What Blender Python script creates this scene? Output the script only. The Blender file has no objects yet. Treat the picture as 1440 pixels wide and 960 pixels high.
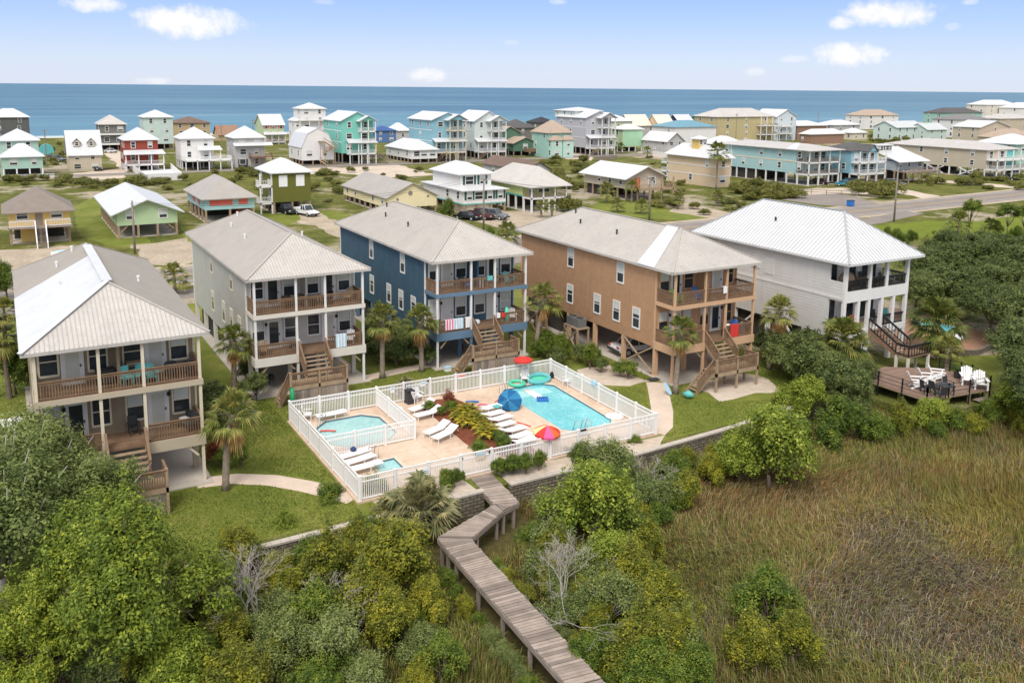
import bpy, math, random
import numpy as np
from mathutils import Vector, Matrix
RD = math.radians
random.seed(11)
rng = np.random.default_rng(11)
S = bpy.context.scene
COL = S.collection

# ------------------------------------------------------------------ camera (solved from the photograph; metres, Y runs to the sea)
H = 22.0
FPX, PX, PY = 1244.24, 705.29, 328.21
PITCH, ROLL, YAW = RD(9.34798), RD(0.51723), RD(29.49226)
_cy, _sy, _cp, _sp, _cr, _sr = math.cos(YAW), math.sin(YAW), math.cos(PITCH), math.sin(PITCH), math.cos(ROLL), math.sin(ROLL)
FW = Vector((_sy * _cp, _cy * _cp, -_sp))
_r0 = Vector((_cy, -_sy, 0)); _u0 = _r0.cross(FW)
RT = _cr * _r0 + _sr * _u0
UP = -_sr * _r0 + _cr * _u0


def ray(x, y): return FW * FPX + RT * (x - PX) - UP * (y - PY)
def gp(x, y, z=0.0):                       # where the sight line of a photo point meets the height z
    d = ray(x, y); t = (z - H) / d.z
    return (d.x * t, d.y * t)
def atY(x, y, Y):
    d = ray(x, y); t = Y / d.y
    return (d.x * t, Y, H + d.z * t)
def pj(X, Y, Z):
    d = Vector((X, Y, Z - H)); w = d.dot(FW)
    return (PX + FPX * d.dot(RT) / w, PY - FPX * d.dot(UP) / w, w)


cam = bpy.data.cameras.new("camera"); cam_o = bpy.data.objects.new("camera", cam); COL.objects.link(cam_o)
cam.sensor_width = 36; cam.lens = FPX / 1440 * 36
cam.shift_x = (720 - PX) / 1440; cam.shift_y = (PY - 480) / 1440
cam.clip_start = 0.5; cam.clip_end = 200000
m3 = Matrix((RT, UP, -FW)).transposed()
cam_o.matrix_world = Matrix.Translation((0, 0, H)) @ m3.to_4x4()
S.camera = cam_o

# ------------------------------------------------------------------ materials
def lin(c):
    if isinstance(c, str):
        c = c.lstrip('#'); v = [int(c[i:i + 2], 16) / 255 for i in (0, 2, 4)]
        return tuple(x / 12.92 if x <= .04045 else ((x + .055) / 1.055) ** 2.4 for x in v)
    return c


class G:                                    # small node-graph helper
    def __init__(s, name):
        s.m = bpy.data.materials.new(name); s.m.use_nodes = True
        s.nt = s.m.node_tree; s.b = s.nt.nodes['Principled BSDF']; s.out = s.nt.nodes['Material Output']
    def n(s, t, ins=None, **kw):
        x = s.nt.nodes.new('ShaderNode' + t)
        for k, v in kw.items(): setattr(x, k, v)
        for k, v in (ins or {}).items(): s.set(x.inputs[k], v)
        return x
    def set(s, sock, v):
        if hasattr(v, 'is_output') or isinstance(v, bpy.types.NodeSocket): s.nt.links.new(v, sock)
        elif isinstance(v, (tuple, list)) and len(v) == 3 and sock.type == 'RGBA': sock.default_value = (*v, 1)
        else: sock.default_value = v
    def math(s, op, a, b=0.0):
        x = s.n('Math', operation=op); s.set(x.inputs[0], a); s.set(x.inputs[1], b); return x.outputs[0]
    def noise(s, vec, scale, detail=3, rough=.55):
        x = s.n('TexNoise', {'Scale': scale, 'Detail': detail, 'Roughness': rough})
        if vec is not None: s.set(x.inputs['Vector'], vec)
        return x.outputs['Fac']
    def mix(s, f, a, b):
        x = s.n('Mix', data_type='RGBA'); s.set(x.inputs[0], f); s.set(x.inputs[6], a); s.set(x.inputs[7], b); return x.outputs[2]
    def ramp(s, f, pts):
        x = s.n('ValToRGB'); s.set(x.inputs[0], f); e = x.color_ramp.elements
        while len(e) < len(pts): e.new(.5)
        for i, (p, c) in enumerate(pts): e[i].position = p; e[i].color = (*c, 1) if len(c) == 3 else c
        return x.outputs[0]
    def step(s, f, a, b):                   # smooth 0..1 between a and b
        x = s.n('MapRange', {'From Min': a, 'From Max': b}); x.interpolation_type = 'SMOOTHSTEP'; s.set(x.inputs[0], f); return x.outputs[0]
    def bump(s, h, strength, dist):
        x = s.n('Bump', {'Strength': strength, 'Distance': dist}); s.set(x.inputs['Height'], h)
        s.nt.links.new(x.outputs[0], s.b.inputs['Normal'])
    def fin(s, col, rough=.7, spec=.3, metal=0.0):
        s.set(s.b.inputs['Base Color'], col); s.set(s.b.inputs['Roughness'], rough)
        s.b.inputs['Specular IOR Level'].default_value = spec; s.b.inputs['Metallic'].default_value = metal
        return s.m


def sc(c, k): return tuple(min(1, x * k) for x in c)


def mat(name, c, rough=.7, var=.10, scale=1.5, spec=.3, siding=0, metal=0, grain=0, island=0.0, streak=0.0):
    c = lin(c); g = G(name)
    pos = g.n('NewGeometry').outputs['Position']
    n1 = g.noise(pos, scale, 4); n2 = g.noise(pos, scale * 9, 3)
    f = g.math('ADD', g.math('MULTIPLY', n1, .65), g.math('MULTIPLY', n2, .35))
    col = g.ramp(f, [(.3, sc(c, 1 - var * 1.6)), (.7, sc(c, 1 + var))])
    if streak:
        mp = g.n('Mapping'); mp.inputs['Scale'].default_value = (2.6, 2.6, .16); g.set(mp.inputs[0], pos)
        st = g.step(g.noise(mp.outputs[0], 1.0, 4), .50, .74); pt = g.noise(pos, .45, 3)
        col = g.mix(g.math('MULTIPLY', g.math('MULTIPLY', st, pt), streak * 6), col, sc(c, .55))
    if island:
        ri = g.n('NewGeometry').outputs['Random Per Island']
        col = g.mix(g.math('MULTIPLY', ri, island), col, sc(c, .35))
    if siding:
        sep = g.n('SeparateXYZ'); g.set(sep.inputs[0], pos)
        fr = g.math('FRACT', g.math('DIVIDE', sep.outputs['Z'], siding))
        g.bump(g.math('POWER', fr, .6), 1.0, .045)
    elif grain:
        g.bump(g.noise(pos, grain, 4), .5, .01)
    return g.fin(col, rough, spec, metal)


def glass_mat(name, c, rough=.08):
    g = G(name); pos = g.n('NewGeometry').outputs['Position']
    n = g.noise(pos, .9, 2)
    col = g.ramp(n, [(.3, sc(lin(c), .6)), (.7, sc(lin(c), 1.5))])
    return g.fin(col, rough, .5)


# ------------------------------------------------------------------ meshes
class MB:
    def __init__(s): s.v = []; s.f = []; s.mi = []; s.m = 0
    def face(s, *p):
        i = len(s.v); s.v += [tuple(q) for q in p]; s.f.append(tuple(range(i, i + len(p)))); s.mi.append(s.m)
    def box(s, x0, x1, y0, y1, z0, z1, top=True, bottom=True):
        i = len(s.v)
        s.v += [(x0, y0, z0), (x1, y0, z0), (x1, y1, z0), (x0, y1, z0), (x0, y0, z1), (x1, y0, z1), (x1, y1, z1), (x0, y1, z1)]
        fs = [(0, 1, 5, 4), (1, 2, 6, 5), (2, 3, 7, 6), (3, 0, 4, 7)]
        if top: fs.append((4, 5, 6, 7))
        if bottom: fs.append((3, 2, 1, 0))
        for q in fs: s.f.append(tuple(i + a for a in q)); s.mi.append(s.m)
        return s
    def beam(s, p, q, w, h=None):
        p = Vector(p); q = Vector(q); h = h or w; d = (q - p).normalized()
        a = d.cross(Vector((0, 0, 1)))
        if a.length < 1e-3: a = Vector((1, 0, 0))
        a.normalize(); b = a.cross(d)
        i = len(s.v)
        for c in (p, q):
            for sa, sb in ((-1, -1), (1, -1), (1, 1), (-1, 1)): s.v.append(tuple(c + a * sa * w / 2 + b * sb * h / 2))
        for k in range(4):
            j = (k + 1) % 4; s.f.append((i + k, i + j, i + 4 + j, i + 4 + k)); s.mi.append(s.m)
        s.f.append((i + 3, i + 2, i + 1, i)); s.f.append((i + 4, i + 5, i + 6, i + 7)); s.mi += [s.m, s.m]
        return s
    def tube(s, pts, rad, n=7, cap=True):
        pts = [Vector(p) for p in pts]; rad = rad if isinstance(rad, (list, tuple)) else [rad] * len(pts)
        i0 = len(s.v); ref = None
        for k, p in enumerate(pts):
            d = (pts[min(k + 1, len(pts) - 1)] - pts[max(k - 1, 0)]).normalized()
            a = ref if ref is not None else (Vector((1, 0, 0)) if abs(d.x) < .9 else Vector((0, 1, 0)))
            a = (a - d * a.dot(d)).normalized(); ref = a; b = d.cross(a)
            for j in range(n):
                t = 2 * math.pi * j / n; s.v.append(tuple(p + (a * math.cos(t) + b * math.sin(t)) * rad[k]))
        for k in range(len(pts) - 1):
            for j in range(n):
                jj = (j + 1) % n; s.f.append((i0 + k * n + j, i0 + k * n + jj, i0 + (k + 1) * n + jj, i0 + (k + 1) * n + j)); s.mi.append(s.m)
        if cap:
            s.f.append(tuple(i0 + j for j in reversed(range(n)))); s.mi.append(s.m)
            e = i0 + (len(pts) - 1) * n; s.f.append(tuple(e + j for j in range(n))); s.mi.append(s.m)
        return s
    def prism(s, poly, z0, z1):
        n = len(poly); i = len(s.v)
        s.v += [(x, y, z0) for x, y in poly] + [(x, y, z1) for x, y in poly]
        for k in range(n):
            j = (k + 1) % n; s.f.append((i + k, i + j, i + n + j, i + n + k)); s.mi.append(s.m)
        s.f.append(tuple(i + n + k for k in range(n))); s.mi.append(s.m)
        s.f.append(tuple(i + k for k in reversed(range(n)))); s.mi.append(s.m)
        return s
    def lathe(s, prof, n=16, o=(0, 0, 0)):
        i = len(s.v)
        for r, z in prof:
            for j in range(n):
                t = 2 * math.pi * j / n; s.v.append((o[0] + r * math.cos(t), o[1] + r * math.sin(t), o[2] + z))
        for k in range(len(prof) - 1):
            for j in range(n):
                jj = (j + 1) % n; s.f.append((i + k * n + j, i + k * n + jj, i + (k + 1) * n + jj, i + (k + 1) * n + j)); s.mi.append(s.m)
        return s
    def mesh(s, name, mats, smooth=False):
        me = bpy.data.meshes.new(name); me.from_pydata(s.v, [], s.f)
        mats = mats if isinstance(mats, (list, tuple)) else [mats]
        for x in mats: me.materials.append(x)
        if len(mats) > 1: me.polygons.foreach_set('material_index', s.mi)
        if smooth: me.polygons.foreach_set('use_smooth', [True] * len(s.f))
        me.update(); return me
    def build(s, name, mats, parent=None, loc=(0, 0, 0), rz=0, smooth=False):
        return put(name, s.mesh(name, mats, smooth), parent, loc, rz)


def put(name, me, parent=None, loc=(0, 0, 0), rz=0, scale=None):
    o = bpy.data.objects.new(name, me); COL.objects.link(o); o.location = loc; o.rotation_euler = (0, 0, rz)
    if parent is not None: o.parent = parent
    if scale is not None: o.scale = scale if isinstance(scale, (tuple, list)) else (scale,) * 3
    return o


def tag(o, label, cat, group=None, kind=None):
    o['label'] = label; o['category'] = cat
    if group: o['group'] = group
    if kind: o['kind'] = kind
    return o


def thing(name, label, cat, loc=(0, 0, 0), rz=0, group=None):
    o = put(name, None, None, loc, rz); o.empty_display_size = .3
    return tag(o, label, cat, group)


def struct(o, label=None):
    o['kind'] = 'structure'
    if label: o['label'] = label
    return o


def copy_tree(o, parent=None):
    c = o.copy(); COL.objects.link(c)
    if parent is not None: c.parent = parent
    for ch in list(o.children): copy_tree(ch, c)
    return c


def npmesh(name, V, F, mats, mi=None, smooth=False):      # V (n,3), F (k,4) or (k,3)
    me = bpy.data.meshes.new(name); V = np.ascontiguousarray(V, dtype=np.float32); F = np.ascontiguousarray(F, dtype=np.int32)
    k, c = F.shape
    me.vertices.add(len(V)); me.vertices.foreach_set('co', V.ravel())
    me.loops.add(k * c); me.loops.foreach_set('vertex_index', F.ravel())
    me.polygons.add(k); me.polygons.foreach_set('loop_start', np.arange(0, k * c, c, dtype=np.int32))
    for x in (mats if isinstance(mats, (list, tuple)) else [mats]): me.materials.append(x)
    if mi is not None: me.polygons.foreach_set('material_index', np.asarray(mi, dtype=np.int32))
    if smooth: me.polygons.foreach_set('use_smooth', np.ones(k, dtype=bool))
    me.update(calc_edges=True); me.validate(); return me


# ------------------------------------------------------------------ shared materials
MT = dict(
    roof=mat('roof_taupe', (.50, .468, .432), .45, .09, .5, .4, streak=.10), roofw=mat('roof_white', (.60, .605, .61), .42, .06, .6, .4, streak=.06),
    roofg=mat('roof_grey', (.36, .33, .30), .55, .08, .5), roofd=mat('roof_dark', (.10, .095, .095), .8, .15, .8), roofb=mat('roof_brown', (.17, .115, .09), .8, .15, .8),
    roofblue=mat('roof_blue', (.14, .29, .37), .5, .06, .6), rooftan=mat('roof_tan', (.40, .31, .24), .7, .1, .7),
    white=mat('white_paint', (.72, .71, .69), .55, .04, 1.2), trim=mat('cream_trim', (.66, .58, .45), .6, .06, 1.2),
    wood=mat('deck_wood', (.275, .172, .105), .75, .22, 2.5, island=.45), woodl=mat('pale_wood', (.40, .29, .19), .8, .18, 2.2, island=.3),
    woodg=mat('weathered_wood', (.40, .325, .275), .85, .20, 2.0, island=.75), pole=mat('pole_wood', (.26, .22, .18), .85, .15, 2),
    conc=mat('concrete', (.46, .41, .35), .85, .12, .8, grain=20), path=mat('path_concrete', (.60, .485, .39), .85, .10, .9, grain=20),
    glass=glass_mat('window_glass', (.035, .042, .048)), blind=mat('blind', (.55, .57, .54), .7, .05, 2), black=mat('black_metal', (.02, .02, .022), .45, .2, 3),
    curtain=mat('door_glass_curtain', (.58, .57, .51), .8, .05, 2, .08), galv=mat('galvanised_metal', (.42, .43, .43), .45, .1, 3, .4),
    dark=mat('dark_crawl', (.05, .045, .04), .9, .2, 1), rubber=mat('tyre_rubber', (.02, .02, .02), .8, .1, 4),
    turq=mat('turquoise_plastic', (.12, .44, .44), .4, .05, 2), blue=mat('blue_plastic', (.03, .16, .50), .45, .08, 2), sky=mat('pale_blue_cloth', (.42, .62, .76), .85, .1, 4),
    red=mat('red_cloth', (.60, .045, .035), .8, .08, 3), pink=mat('pink_cloth', (.75, .10, .28), .8, .08, 3), yellow=mat('yellow_cloth', (.80, .66, .30), .8, .06, 3),
    lime=mat('lime_plastic', (.30, .55, .12), .5, .08, 2), mint=mat('mint_plastic', (.10, .55, .36), .45, .08, 2), cloth=mat('white_cloth', (.78, .77, .76), .85, .06, 4),
    wicker=mat('brown_wicker', (.12, .075, .045), .8, .25, 12), charcoal=mat('charcoal_plastic', (.045, .047, .05), .55, .15, 3), navy=mat('navy_cloth', (.03, .06, .16), .8, .1, 3),
    green=mat('green_paint', (.02, .30, .12), .5, .08, 2), orange=mat('orange_paint', (.62, .12, .03), .5, .08, 2), coral=mat('coral_paint', (.70, .13, .10), .6, .06, 2),
    darkgreen=mat('dark_green_shutter', (.03, .10, .08), .6, .1, 2), tealw=mat('teal_trim', (.12, .38, .34), .6, .06, 2), copper=mat('red_lamp', (.45, .03, .02), .3, .05, 2),
)

# ------------------------------------------------------------------ light and sky
SUN_EL, SUN_AZ = RD(52), RD(222)            # azimuth clockwise from +Y: over the viewer's left shoulder, thin cloud
W = bpy.data.worlds.new("World"); S.world = W; W.use_nodes = True
wt = W.node_tree; bg = wt.nodes['Background']
class WG(G):
    def __init__(s): s.nt = wt; s.b = bg
wg = WG()
skyn = wg.n('TexSky', sky_type='NISHITA', sun_disc=False, sun_elevation=SUN_EL, sun_rotation=SUN_AZ, altitude=0, air_density=1.0, dust_density=1.2, ozone_density=1.6)
tc = wg.n('TexCoord').outputs['Generated']
sp = wg.n('SeparateXYZ'); wg.set(sp.inputs[0], tc)
az = wg.math('ARCTAN2', sp.outputs['X'], sp.outputs['Y']); el = wg.math('ARCSINE', sp.outputs['Z'])
wn = wg.n('TexNoise', {'Scale': 55.0, 'Detail': 5.0, 'Roughness': .62}); wg.set(wn.inputs['Vector'], tc)
wob = wg.math('MULTIPLY', wg.math('SUBTRACT', wn.outputs['Fac'], .5), 2.6)
tot = None
for (cx, cy, hw, hh, k) in ((131, 7, 34, 11, .9), (266, 31, 72, 22, 1), (603, 106, 28, 11, .75), (215, 114, 24, 6, .5), (1250, 18, 56, 19, 1), (1184, 32, 20, 9, .8), (1194, 77, 44, 16, 1),
                            (1060, 101, 16, 7, .45), (1118, 83, 22, 5, .35), (785, 2, 14, 5, .5), (1338, 38, 10, 5, .25), (720, 60, 12, 4, .2), (455, 3, 20, 4, .25), (1365, 3, 10, 4, .4)):
    d = ray(cx, cy).normalized(); a0 = math.atan2(d.x, d.y); e0 = math.asin(d.z)
    u = wg.math('DIVIDE', wg.math('SUBTRACT', az, a0), hw / FPX); v = wg.math('DIVIDE', wg.math('SUBTRACT', el, e0), hh / FPX)
    q = wg.math('SUBTRACT', 1.0, wg.math('ADD', wg.math('MULTIPLY', u, u), wg.math('MULTIPLY', v, v)))
    m_ = wg.math('MULTIPLY', wg.step(wg.math('ADD', q, wob), -.25, 1.15), k)
    tot = m_ if tot is None else wg.math('MAXIMUM', tot, m_)
# blue band low over the sea, white haze at its foot, a broken bright cloud deck added overhead, out of view, to lift shadows
tint = wg.n('Mix', data_type='RGBA', blend_type='MULTIPLY'); wg.set(tint.inputs[0], 1.0); wg.set(tint.inputs[6], skyn.outputs[0]); wg.set(tint.inputs[7], (.75, .80, .95))
low = wg.ramp(wg.math('MULTIPLY', el, 8.0), [(0.0, (4.2, 4.5, 5.2)), (.22, (3.75, 4.3, 5.3)), (.55, (2.5, 3.45, 5.3)), (.85, (1.75, 2.75, 5.1)), (1.0, (1.65, 2.6, 5.0))])
land = wg.step(sp.outputs['Y'], .25, -.25)
low = wg.mix(land, low, (5.9, 5.75, 5.5))
c0 = wg.mix(wg.step(el, .30, .12), tint.outputs[2], wg.mix(.85, tint.outputs[2], low))
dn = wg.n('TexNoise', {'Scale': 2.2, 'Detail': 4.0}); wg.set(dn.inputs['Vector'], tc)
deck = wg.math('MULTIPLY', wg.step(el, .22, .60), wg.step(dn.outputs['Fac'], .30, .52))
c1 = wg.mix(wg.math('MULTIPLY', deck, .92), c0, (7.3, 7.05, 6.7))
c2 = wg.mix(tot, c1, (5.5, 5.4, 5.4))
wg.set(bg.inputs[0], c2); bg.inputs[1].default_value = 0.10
sun = bpy.data.lights.new("sun", 'SUN'); sun.energy = 1.45; sun.angle = RD(24); sun.color = (1.0, .955, .89)
sun_o = bpy.data.objects.new("sun", sun); COL.objects.link(sun_o)
sd = Vector((math.sin(SUN_AZ) * math.cos(SUN_EL), math.cos(SUN_AZ) * math.cos(SUN_EL), math.sin(SUN_EL)))
sun_o.rotation_euler = (-sd).to_track_quat('-Z', 'Y').to_euler()
vs = S.view_settings; vs.view_transform = 'Standard'; vs.look = 'None'; vs.exposure = 0.94; vs.gamma = 1; vs.use_curve_mapping = False
S.cycles.max_bounces = 6; S.cycles.diffuse_bounces = 3; S.cycles.glossy_bounces = 2; S.cycles.transmission_bounces = 3
S.cycles.use_denoising = True

# ------------------------------------------------------------------ ground, marsh, sea
def ground_mat():
    g = G('upland_ground'); p = g.n('NewGeometry').outputs['Position']
    a = g.noise(p, .03, 4); b = g.noise(p, .16, 5, .65); c = g.noise(p, 1.1, 5, .65); d = g.noise(p, 6, 3)
    grass = g.ramp(g.math('ADD', g.math('MULTIPLY', b, .55), g.math('MULTIPLY', c, .45)), [(.33, (.052, .064, .016)), (.44, (.108, .125, .026)), (.54, (.175, .175, .042)), (.66, (.29, .25, .10))])
    sand = g.ramp(c, [(.35, (.36, .29, .20)), (.65, (.52, .45, .35))])
    f = g.step(g.math('ADD', g.math('MULTIPLY', a, .7), g.math('MULTIPLY', b, .42)), .575, .66)
    col = g.mix(f, grass, sand)
    col = g.mix(g.math('MULTIPLY', g.step(d, .46, .66), .55), col, (.040, .050, .013))
    g.bump(g.math('ADD', c, g.math('MULTIPLY', d, .6)), 1.0, .3)
    return g.fin(col, .95, .1)


def lawn_mat():
    g = G('lawn_grass'); p = g.n('NewGeometry').outputs['Position']
    a = g.noise(p, .16, 3); b = g.noise(p, .9, 4); c = g.noise(p, 7, 3); d = g.noise(p, 26, 2)
    f = g.math('ADD', g.math('ADD', g.math('MULTIPLY', a, .35), g.math('MULTIPLY', b, .3)), g.math('ADD', g.math('MULTIPLY', c, .2), g.math('MULTIPLY', d, .15)))
    col = g.ramp(f, [(.36, (.095, .128, .020)), (.5, (.168, .195, .035)), (.6, (.235, .23, .058)), (.7, (.34, .285, .115))])
    g.bump(g.math('ADD', c, d), .8, .06)
    return g.fin(col, .9, .12)


def marsh_mat():
    g = G('marsh_soil'); p = g.n('NewGeometry').outputs['Position']
    a = g.noise(p, .12, 3); c = g.noise(p, 2.5, 4)
    col = g.ramp(g.math('ADD', g.math('MULTIPLY', a, .5), g.math('MULTIPLY', c, .5)), [(.35, (.035, .030, .012)), (.5, (.075, .062, .024)), (.65, (.11, .095, .035))])
    return g.fin(col, .95, .1)


def sand_mat(name, c0, c1):
    g = G(name); p = g.n('NewGeometry').outputs['Position']
    a = g.noise(p, .25, 4); b = g.noise(p, 2.2, 4); d = g.noise(p, 14, 2)
    f = g.math('ADD', g.math('MULTIPLY', a, .4), g.math('ADD', g.math('MULTIPLY', b, .4), g.math('MULTIPLY', d, .2)))
    g.bump(g.math('ADD', b, d), .6, .05)
    return g.fin(g.ramp(f, [(.35, c0), (.62, c1)]), .95, .15)


M_GROUND, M_LAWN, M_MARSH = ground_mat(), lawn_mat(), marsh_mat()
M_SAND = sand_mat('driveway_sand', (.27, .215, .15), (.50, .42, .325)); M_BEACH = sand_mat('beach_sand', (.55, .47, .37), (.70, .64, .55))
M_ASPH = sand_mat('asphalt', (.20, .175, .155), (.285, .25, .225)); M_SHELL = sand_mat('pale_sand', (.42, .34, .26), (.62, .53, .44))


def sheet(name, poly, m, z, kind='structure'):
    from mathutils.geometry import tessellate_polygon
    b = MB(); P3 = [Vector((x, y, 0)) for x, y in poly]
    for t3 in tessellate_polygon([P3]):
        q = [P3[i] for i in t3]
        if (q[1] - q[0]).cross(q[2] - q[0]).z < 0: q.reverse()
        b.face(*[(p.x, p.y, z) for p in q])
    o = b.build(name, m); o['kind'] = kind; return o


def rough_poly(poly, step=1.6, amp=.5, seed=0):
    r = random.Random(seed); out = []
    for i, p in enumerate(poly):
        q = poly[(i + 1) % len(poly)]; L = math.dist(p, q); n = max(1, int(L / step))
        for k in range(n):
            t = k / n; out.append((p[0] + (q[0] - p[0]) * t + r.uniform(-amp, amp), p[1] + (q[1] - p[1]) * t + r.uniform(-amp, amp)))
    return out


# the upland, cut straight along the retaining wall; its front bank drops to the marsh
EDGE = [(-400, 39.8), (10.0, 40.3), (21.9, 40.55), (32.0, 40.45), (40.8, 40.95), (46.3, 41.7), (53.5, 42.6), (54.2, 36.2), (62.5, 35.4), (70, 33), (120, 30), (600, 0)]
b = MB()
poly = EDGE + [(3000, 0), (3000, 408), (-400, 408)]
b.face(*[(x, y, 0) for x, y in poly])
for p, q in zip(EDGE, EDGE[1:]): b.face((p[0], p[1], -1.4), (q[0], q[1], -1.4), (q[0], q[1], 0), (p[0], p[1], 0))
struct(b.build('ground', M_GROUND))
b = MB(); b.face((-400, -150, -1.3), (900, -150, -1.3), (900, 60, -1.3), (-400, 60, -1.3)); struct(b.build('marsh_ground', M_MARSH))
b = MB(); b.face((-400, 408, 0), (3000, 408, 0), (3000, 432, -1.0), (-400, 432, -1.0)); b.face((-400, 432, -1.0), (3000, 432, -1.0), (3000, 470, -3), (-400, 470, -3))
struct(b.build('beach', M_BEACH))


def sea_mat():
    g = G('sea_water'); p = g.n('NewGeometry').outputs['Position']
    mp = g.n('Mapping'); mp.inputs['Scale'].default_value = (.16, 1.0, 1.0); g.set(mp.inputs[0], p)
    a = g.noise(mp.outputs[0], .0012, 5, .65); w1 = g.noise(mp.outputs[0], .011, 6, .72); w2 = g.noise(mp.outputs[0], .2, 4)
    sep = g.n('SeparateXYZ'); g.set(sep.inputs[0], p)
    shore = g.step(sep.outputs['Y'], 900, 440)
    deep = g.ramp(g.math('ADD', g.math('MULTIPLY', a, .45), g.math('MULTIPLY', w1, .55)), [(.40, (.026, .095, .170)), (.5, (.054, .146, .228)), (.58, (.105, .215, .290))])
    col = g.mix(g.math('MULTIPLY', shore, .55), deep, (.12, .27, .345))
    east = g.step(g.math('DIVIDE', sep.outputs['X'], sep.outputs['Y']), .5, 1.4)
    col = g.mix(g.math('MULTIPLY', east, .30), col, (.20, .29, .32))
    foam = g.math('MULTIPLY', g.step(w1, .60, .70), g.step(sep.outputs['Y'], 1100, 440))
    surf = g.math('MULTIPLY', g.step(sep.outputs['Y'], 450, 434), g.step(w1, .42, .55))
    col = g.mix(g.math('MAXIMUM', g.math('MULTIPLY', foam, .35), g.math('MULTIPLY', surf, .8)), col, (.6, .65, .66))
    g.bump(g.math('ADD', g.math('MULTIPLY', w1, 6.0), w2), 1.0, 1.5)
    return g.fin(col, .42, .12)


b = MB(); b.face((-60000, 428, -.95), (90000, 428, -.95), (90000, 160000, -.95), (-60000, 160000, -.95)); struct(b.build('sea', sea_mat()))

# lawns, sand, roads: sheets a few millimetres apart
sheet('lawn', [(-30, 41.2), (10, 40.9), (22, 41.0), (41, 41.4), (53.2, 43.0), (53.2, 92), (-30, 92)], M_LAWN, .004)
def px_patch(name, pts, m, z, amp=.4, step=2.0, seed=1):
    return sheet(name, rough_poly([gp(*p) for p in pts], step, amp, seed), m, z)
px_patch('lawn', [(105, 290), (150, 268), (205, 330), (215, 352), (150, 345), (110, 330)], M_LAWN, .008, .3)
px_patch('lawn', [(255, 318), (300, 322), (275, 300), (470, 296), (640, 345), (500, 340), (430, 308), (300, 352), (262, 345)], M_LAWN, .0085, .3)
px_patch('lawn', [(860, 270), (960, 300), (1060, 312), (960, 310), (820, 300)], M_LAWN, .008, .3)
px_patch('meadow', [(1225, 318), (1300, 310), (1370, 312), (1440, 300), (1440, 330), (1360, 335), (1270, 336), (1230, 334)], mat('bright_meadow', (.15, .185, .022), .9, .14, .4, .1, grain=6), .008, .8)
px_patch('sand_yard', [(2, 352), (110, 345), (112, 352), (190, 362), (60, 420), (2, 392)], M_SAND, .012, .8)
px_patch('sand_drive', [(190, 345), (262, 335), (300, 352), (262, 372), (190, 372)], M_SAND, .012, .8)
px_patch('sand_drive', [(425, 302), (450, 300), (500, 325), (478, 334), (440, 318), (415, 312)], M_SAND, .012, .6)
px_patch('sand_drive', [(655, 300), (720, 296), (790, 298), (800, 306), (740, 325), (690, 318), (660, 310)], M_SAND, .012, .6)
px_patch('sand_drive', [(960, 284), (1010, 296), (1060, 305), (1040, 312), (940, 298)], M_SAND, .012, .5)
for k, pts in enumerate(([(380, 232), (480, 236), (560, 232), (612, 246), (560, 250), (470, 244), (400, 246)], [(100, 244), (180, 236), (178, 250), (110, 255)], [(150, 205), (178, 216), (180, 240), (168, 238), (148, 214)],
                         [(795, 214), (838, 216), (830, 226), (796, 224)], [(910, 208), (960, 214), (930, 222), (895, 216)], [(1250, 205), (1310, 208), (1305, 216), (1255, 212)], [(1255, 262), (1340, 280), (1330, 284), (1240, 268)],
                         [(1285, 250), (1440, 262), (1440, 266), (1290, 254)])):
    px_patch('pale_sand', pts, M_SHELL, .012, .8, 3, k)
def strip(name, line, w, m, z):
    L = [Vector((x, y)) for x, y in line]; a, c = [], []
    for i, p in enumerate(L):
        d = (L[min(i + 1, len(L) - 1)] - L[max(i - 1, 0)]).normalized(); nrm = Vector((-d.y, d.x)) * w / 2
        a.append(tuple(p + nrm)); c.append(tuple(p - nrm))
    b = MB()
    for i in range(len(L) - 1): b.face((*c[i], z), (*c[i + 1], z), (*a[i + 1], z), (*a[i], z))
    o = b.build(name, m); o['kind'] = 'structure'; return o
ROAD = [(-250, 106.2), (0, 106.5), (80, 107.6), (120, 108.6), (150, 109.6), (190, 111.6), (240, 115.5), (320, 123), (600, 150)]
off = lambda L, k: [(x, y + k) for x, y in L]
strip('road_shoulder', ROAD, 12.5, M_SAND, .016); strip('road', ROAD, 9.2, M_ASPH, .022)
M_YEL, M_WHT = mat('road_yellow', (.55, .36, .10), .7, .1, 2), mat('road_white', (.62, .60, .57), .7, .1, 2)
for k in (-.14, .14): strip('road_marking', off(ROAD, k), .13, M_YEL, .028)
for k in (-3.6, 3.6): strip('road_marking', off(ROAD, k), .14, M_WHT, .028)
strip('service_drive', [(-60, 96.6), (0, 96.6), (60, 97.0), (110, 97.5), (128, 99), (146, 103.5)], 4.0, M_ASPH, .018)
sheet('side_road', [gp(*p) for p in ((1100, 281), (1150, 288), (1205, 292), (1240, 288), (1200, 276), (1150, 268))], M_ASPH, .018)
px_patch('parking_bay', [(1130, 266), (1180, 264), (1236, 268), (1230, 274), (1180, 272), (1134, 274)], M_SHELL, .02, .3)
strip('coastal_street', [(-60, 236), (120, 238), (300, 244)], 7, M_ASPH, .02)
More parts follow.
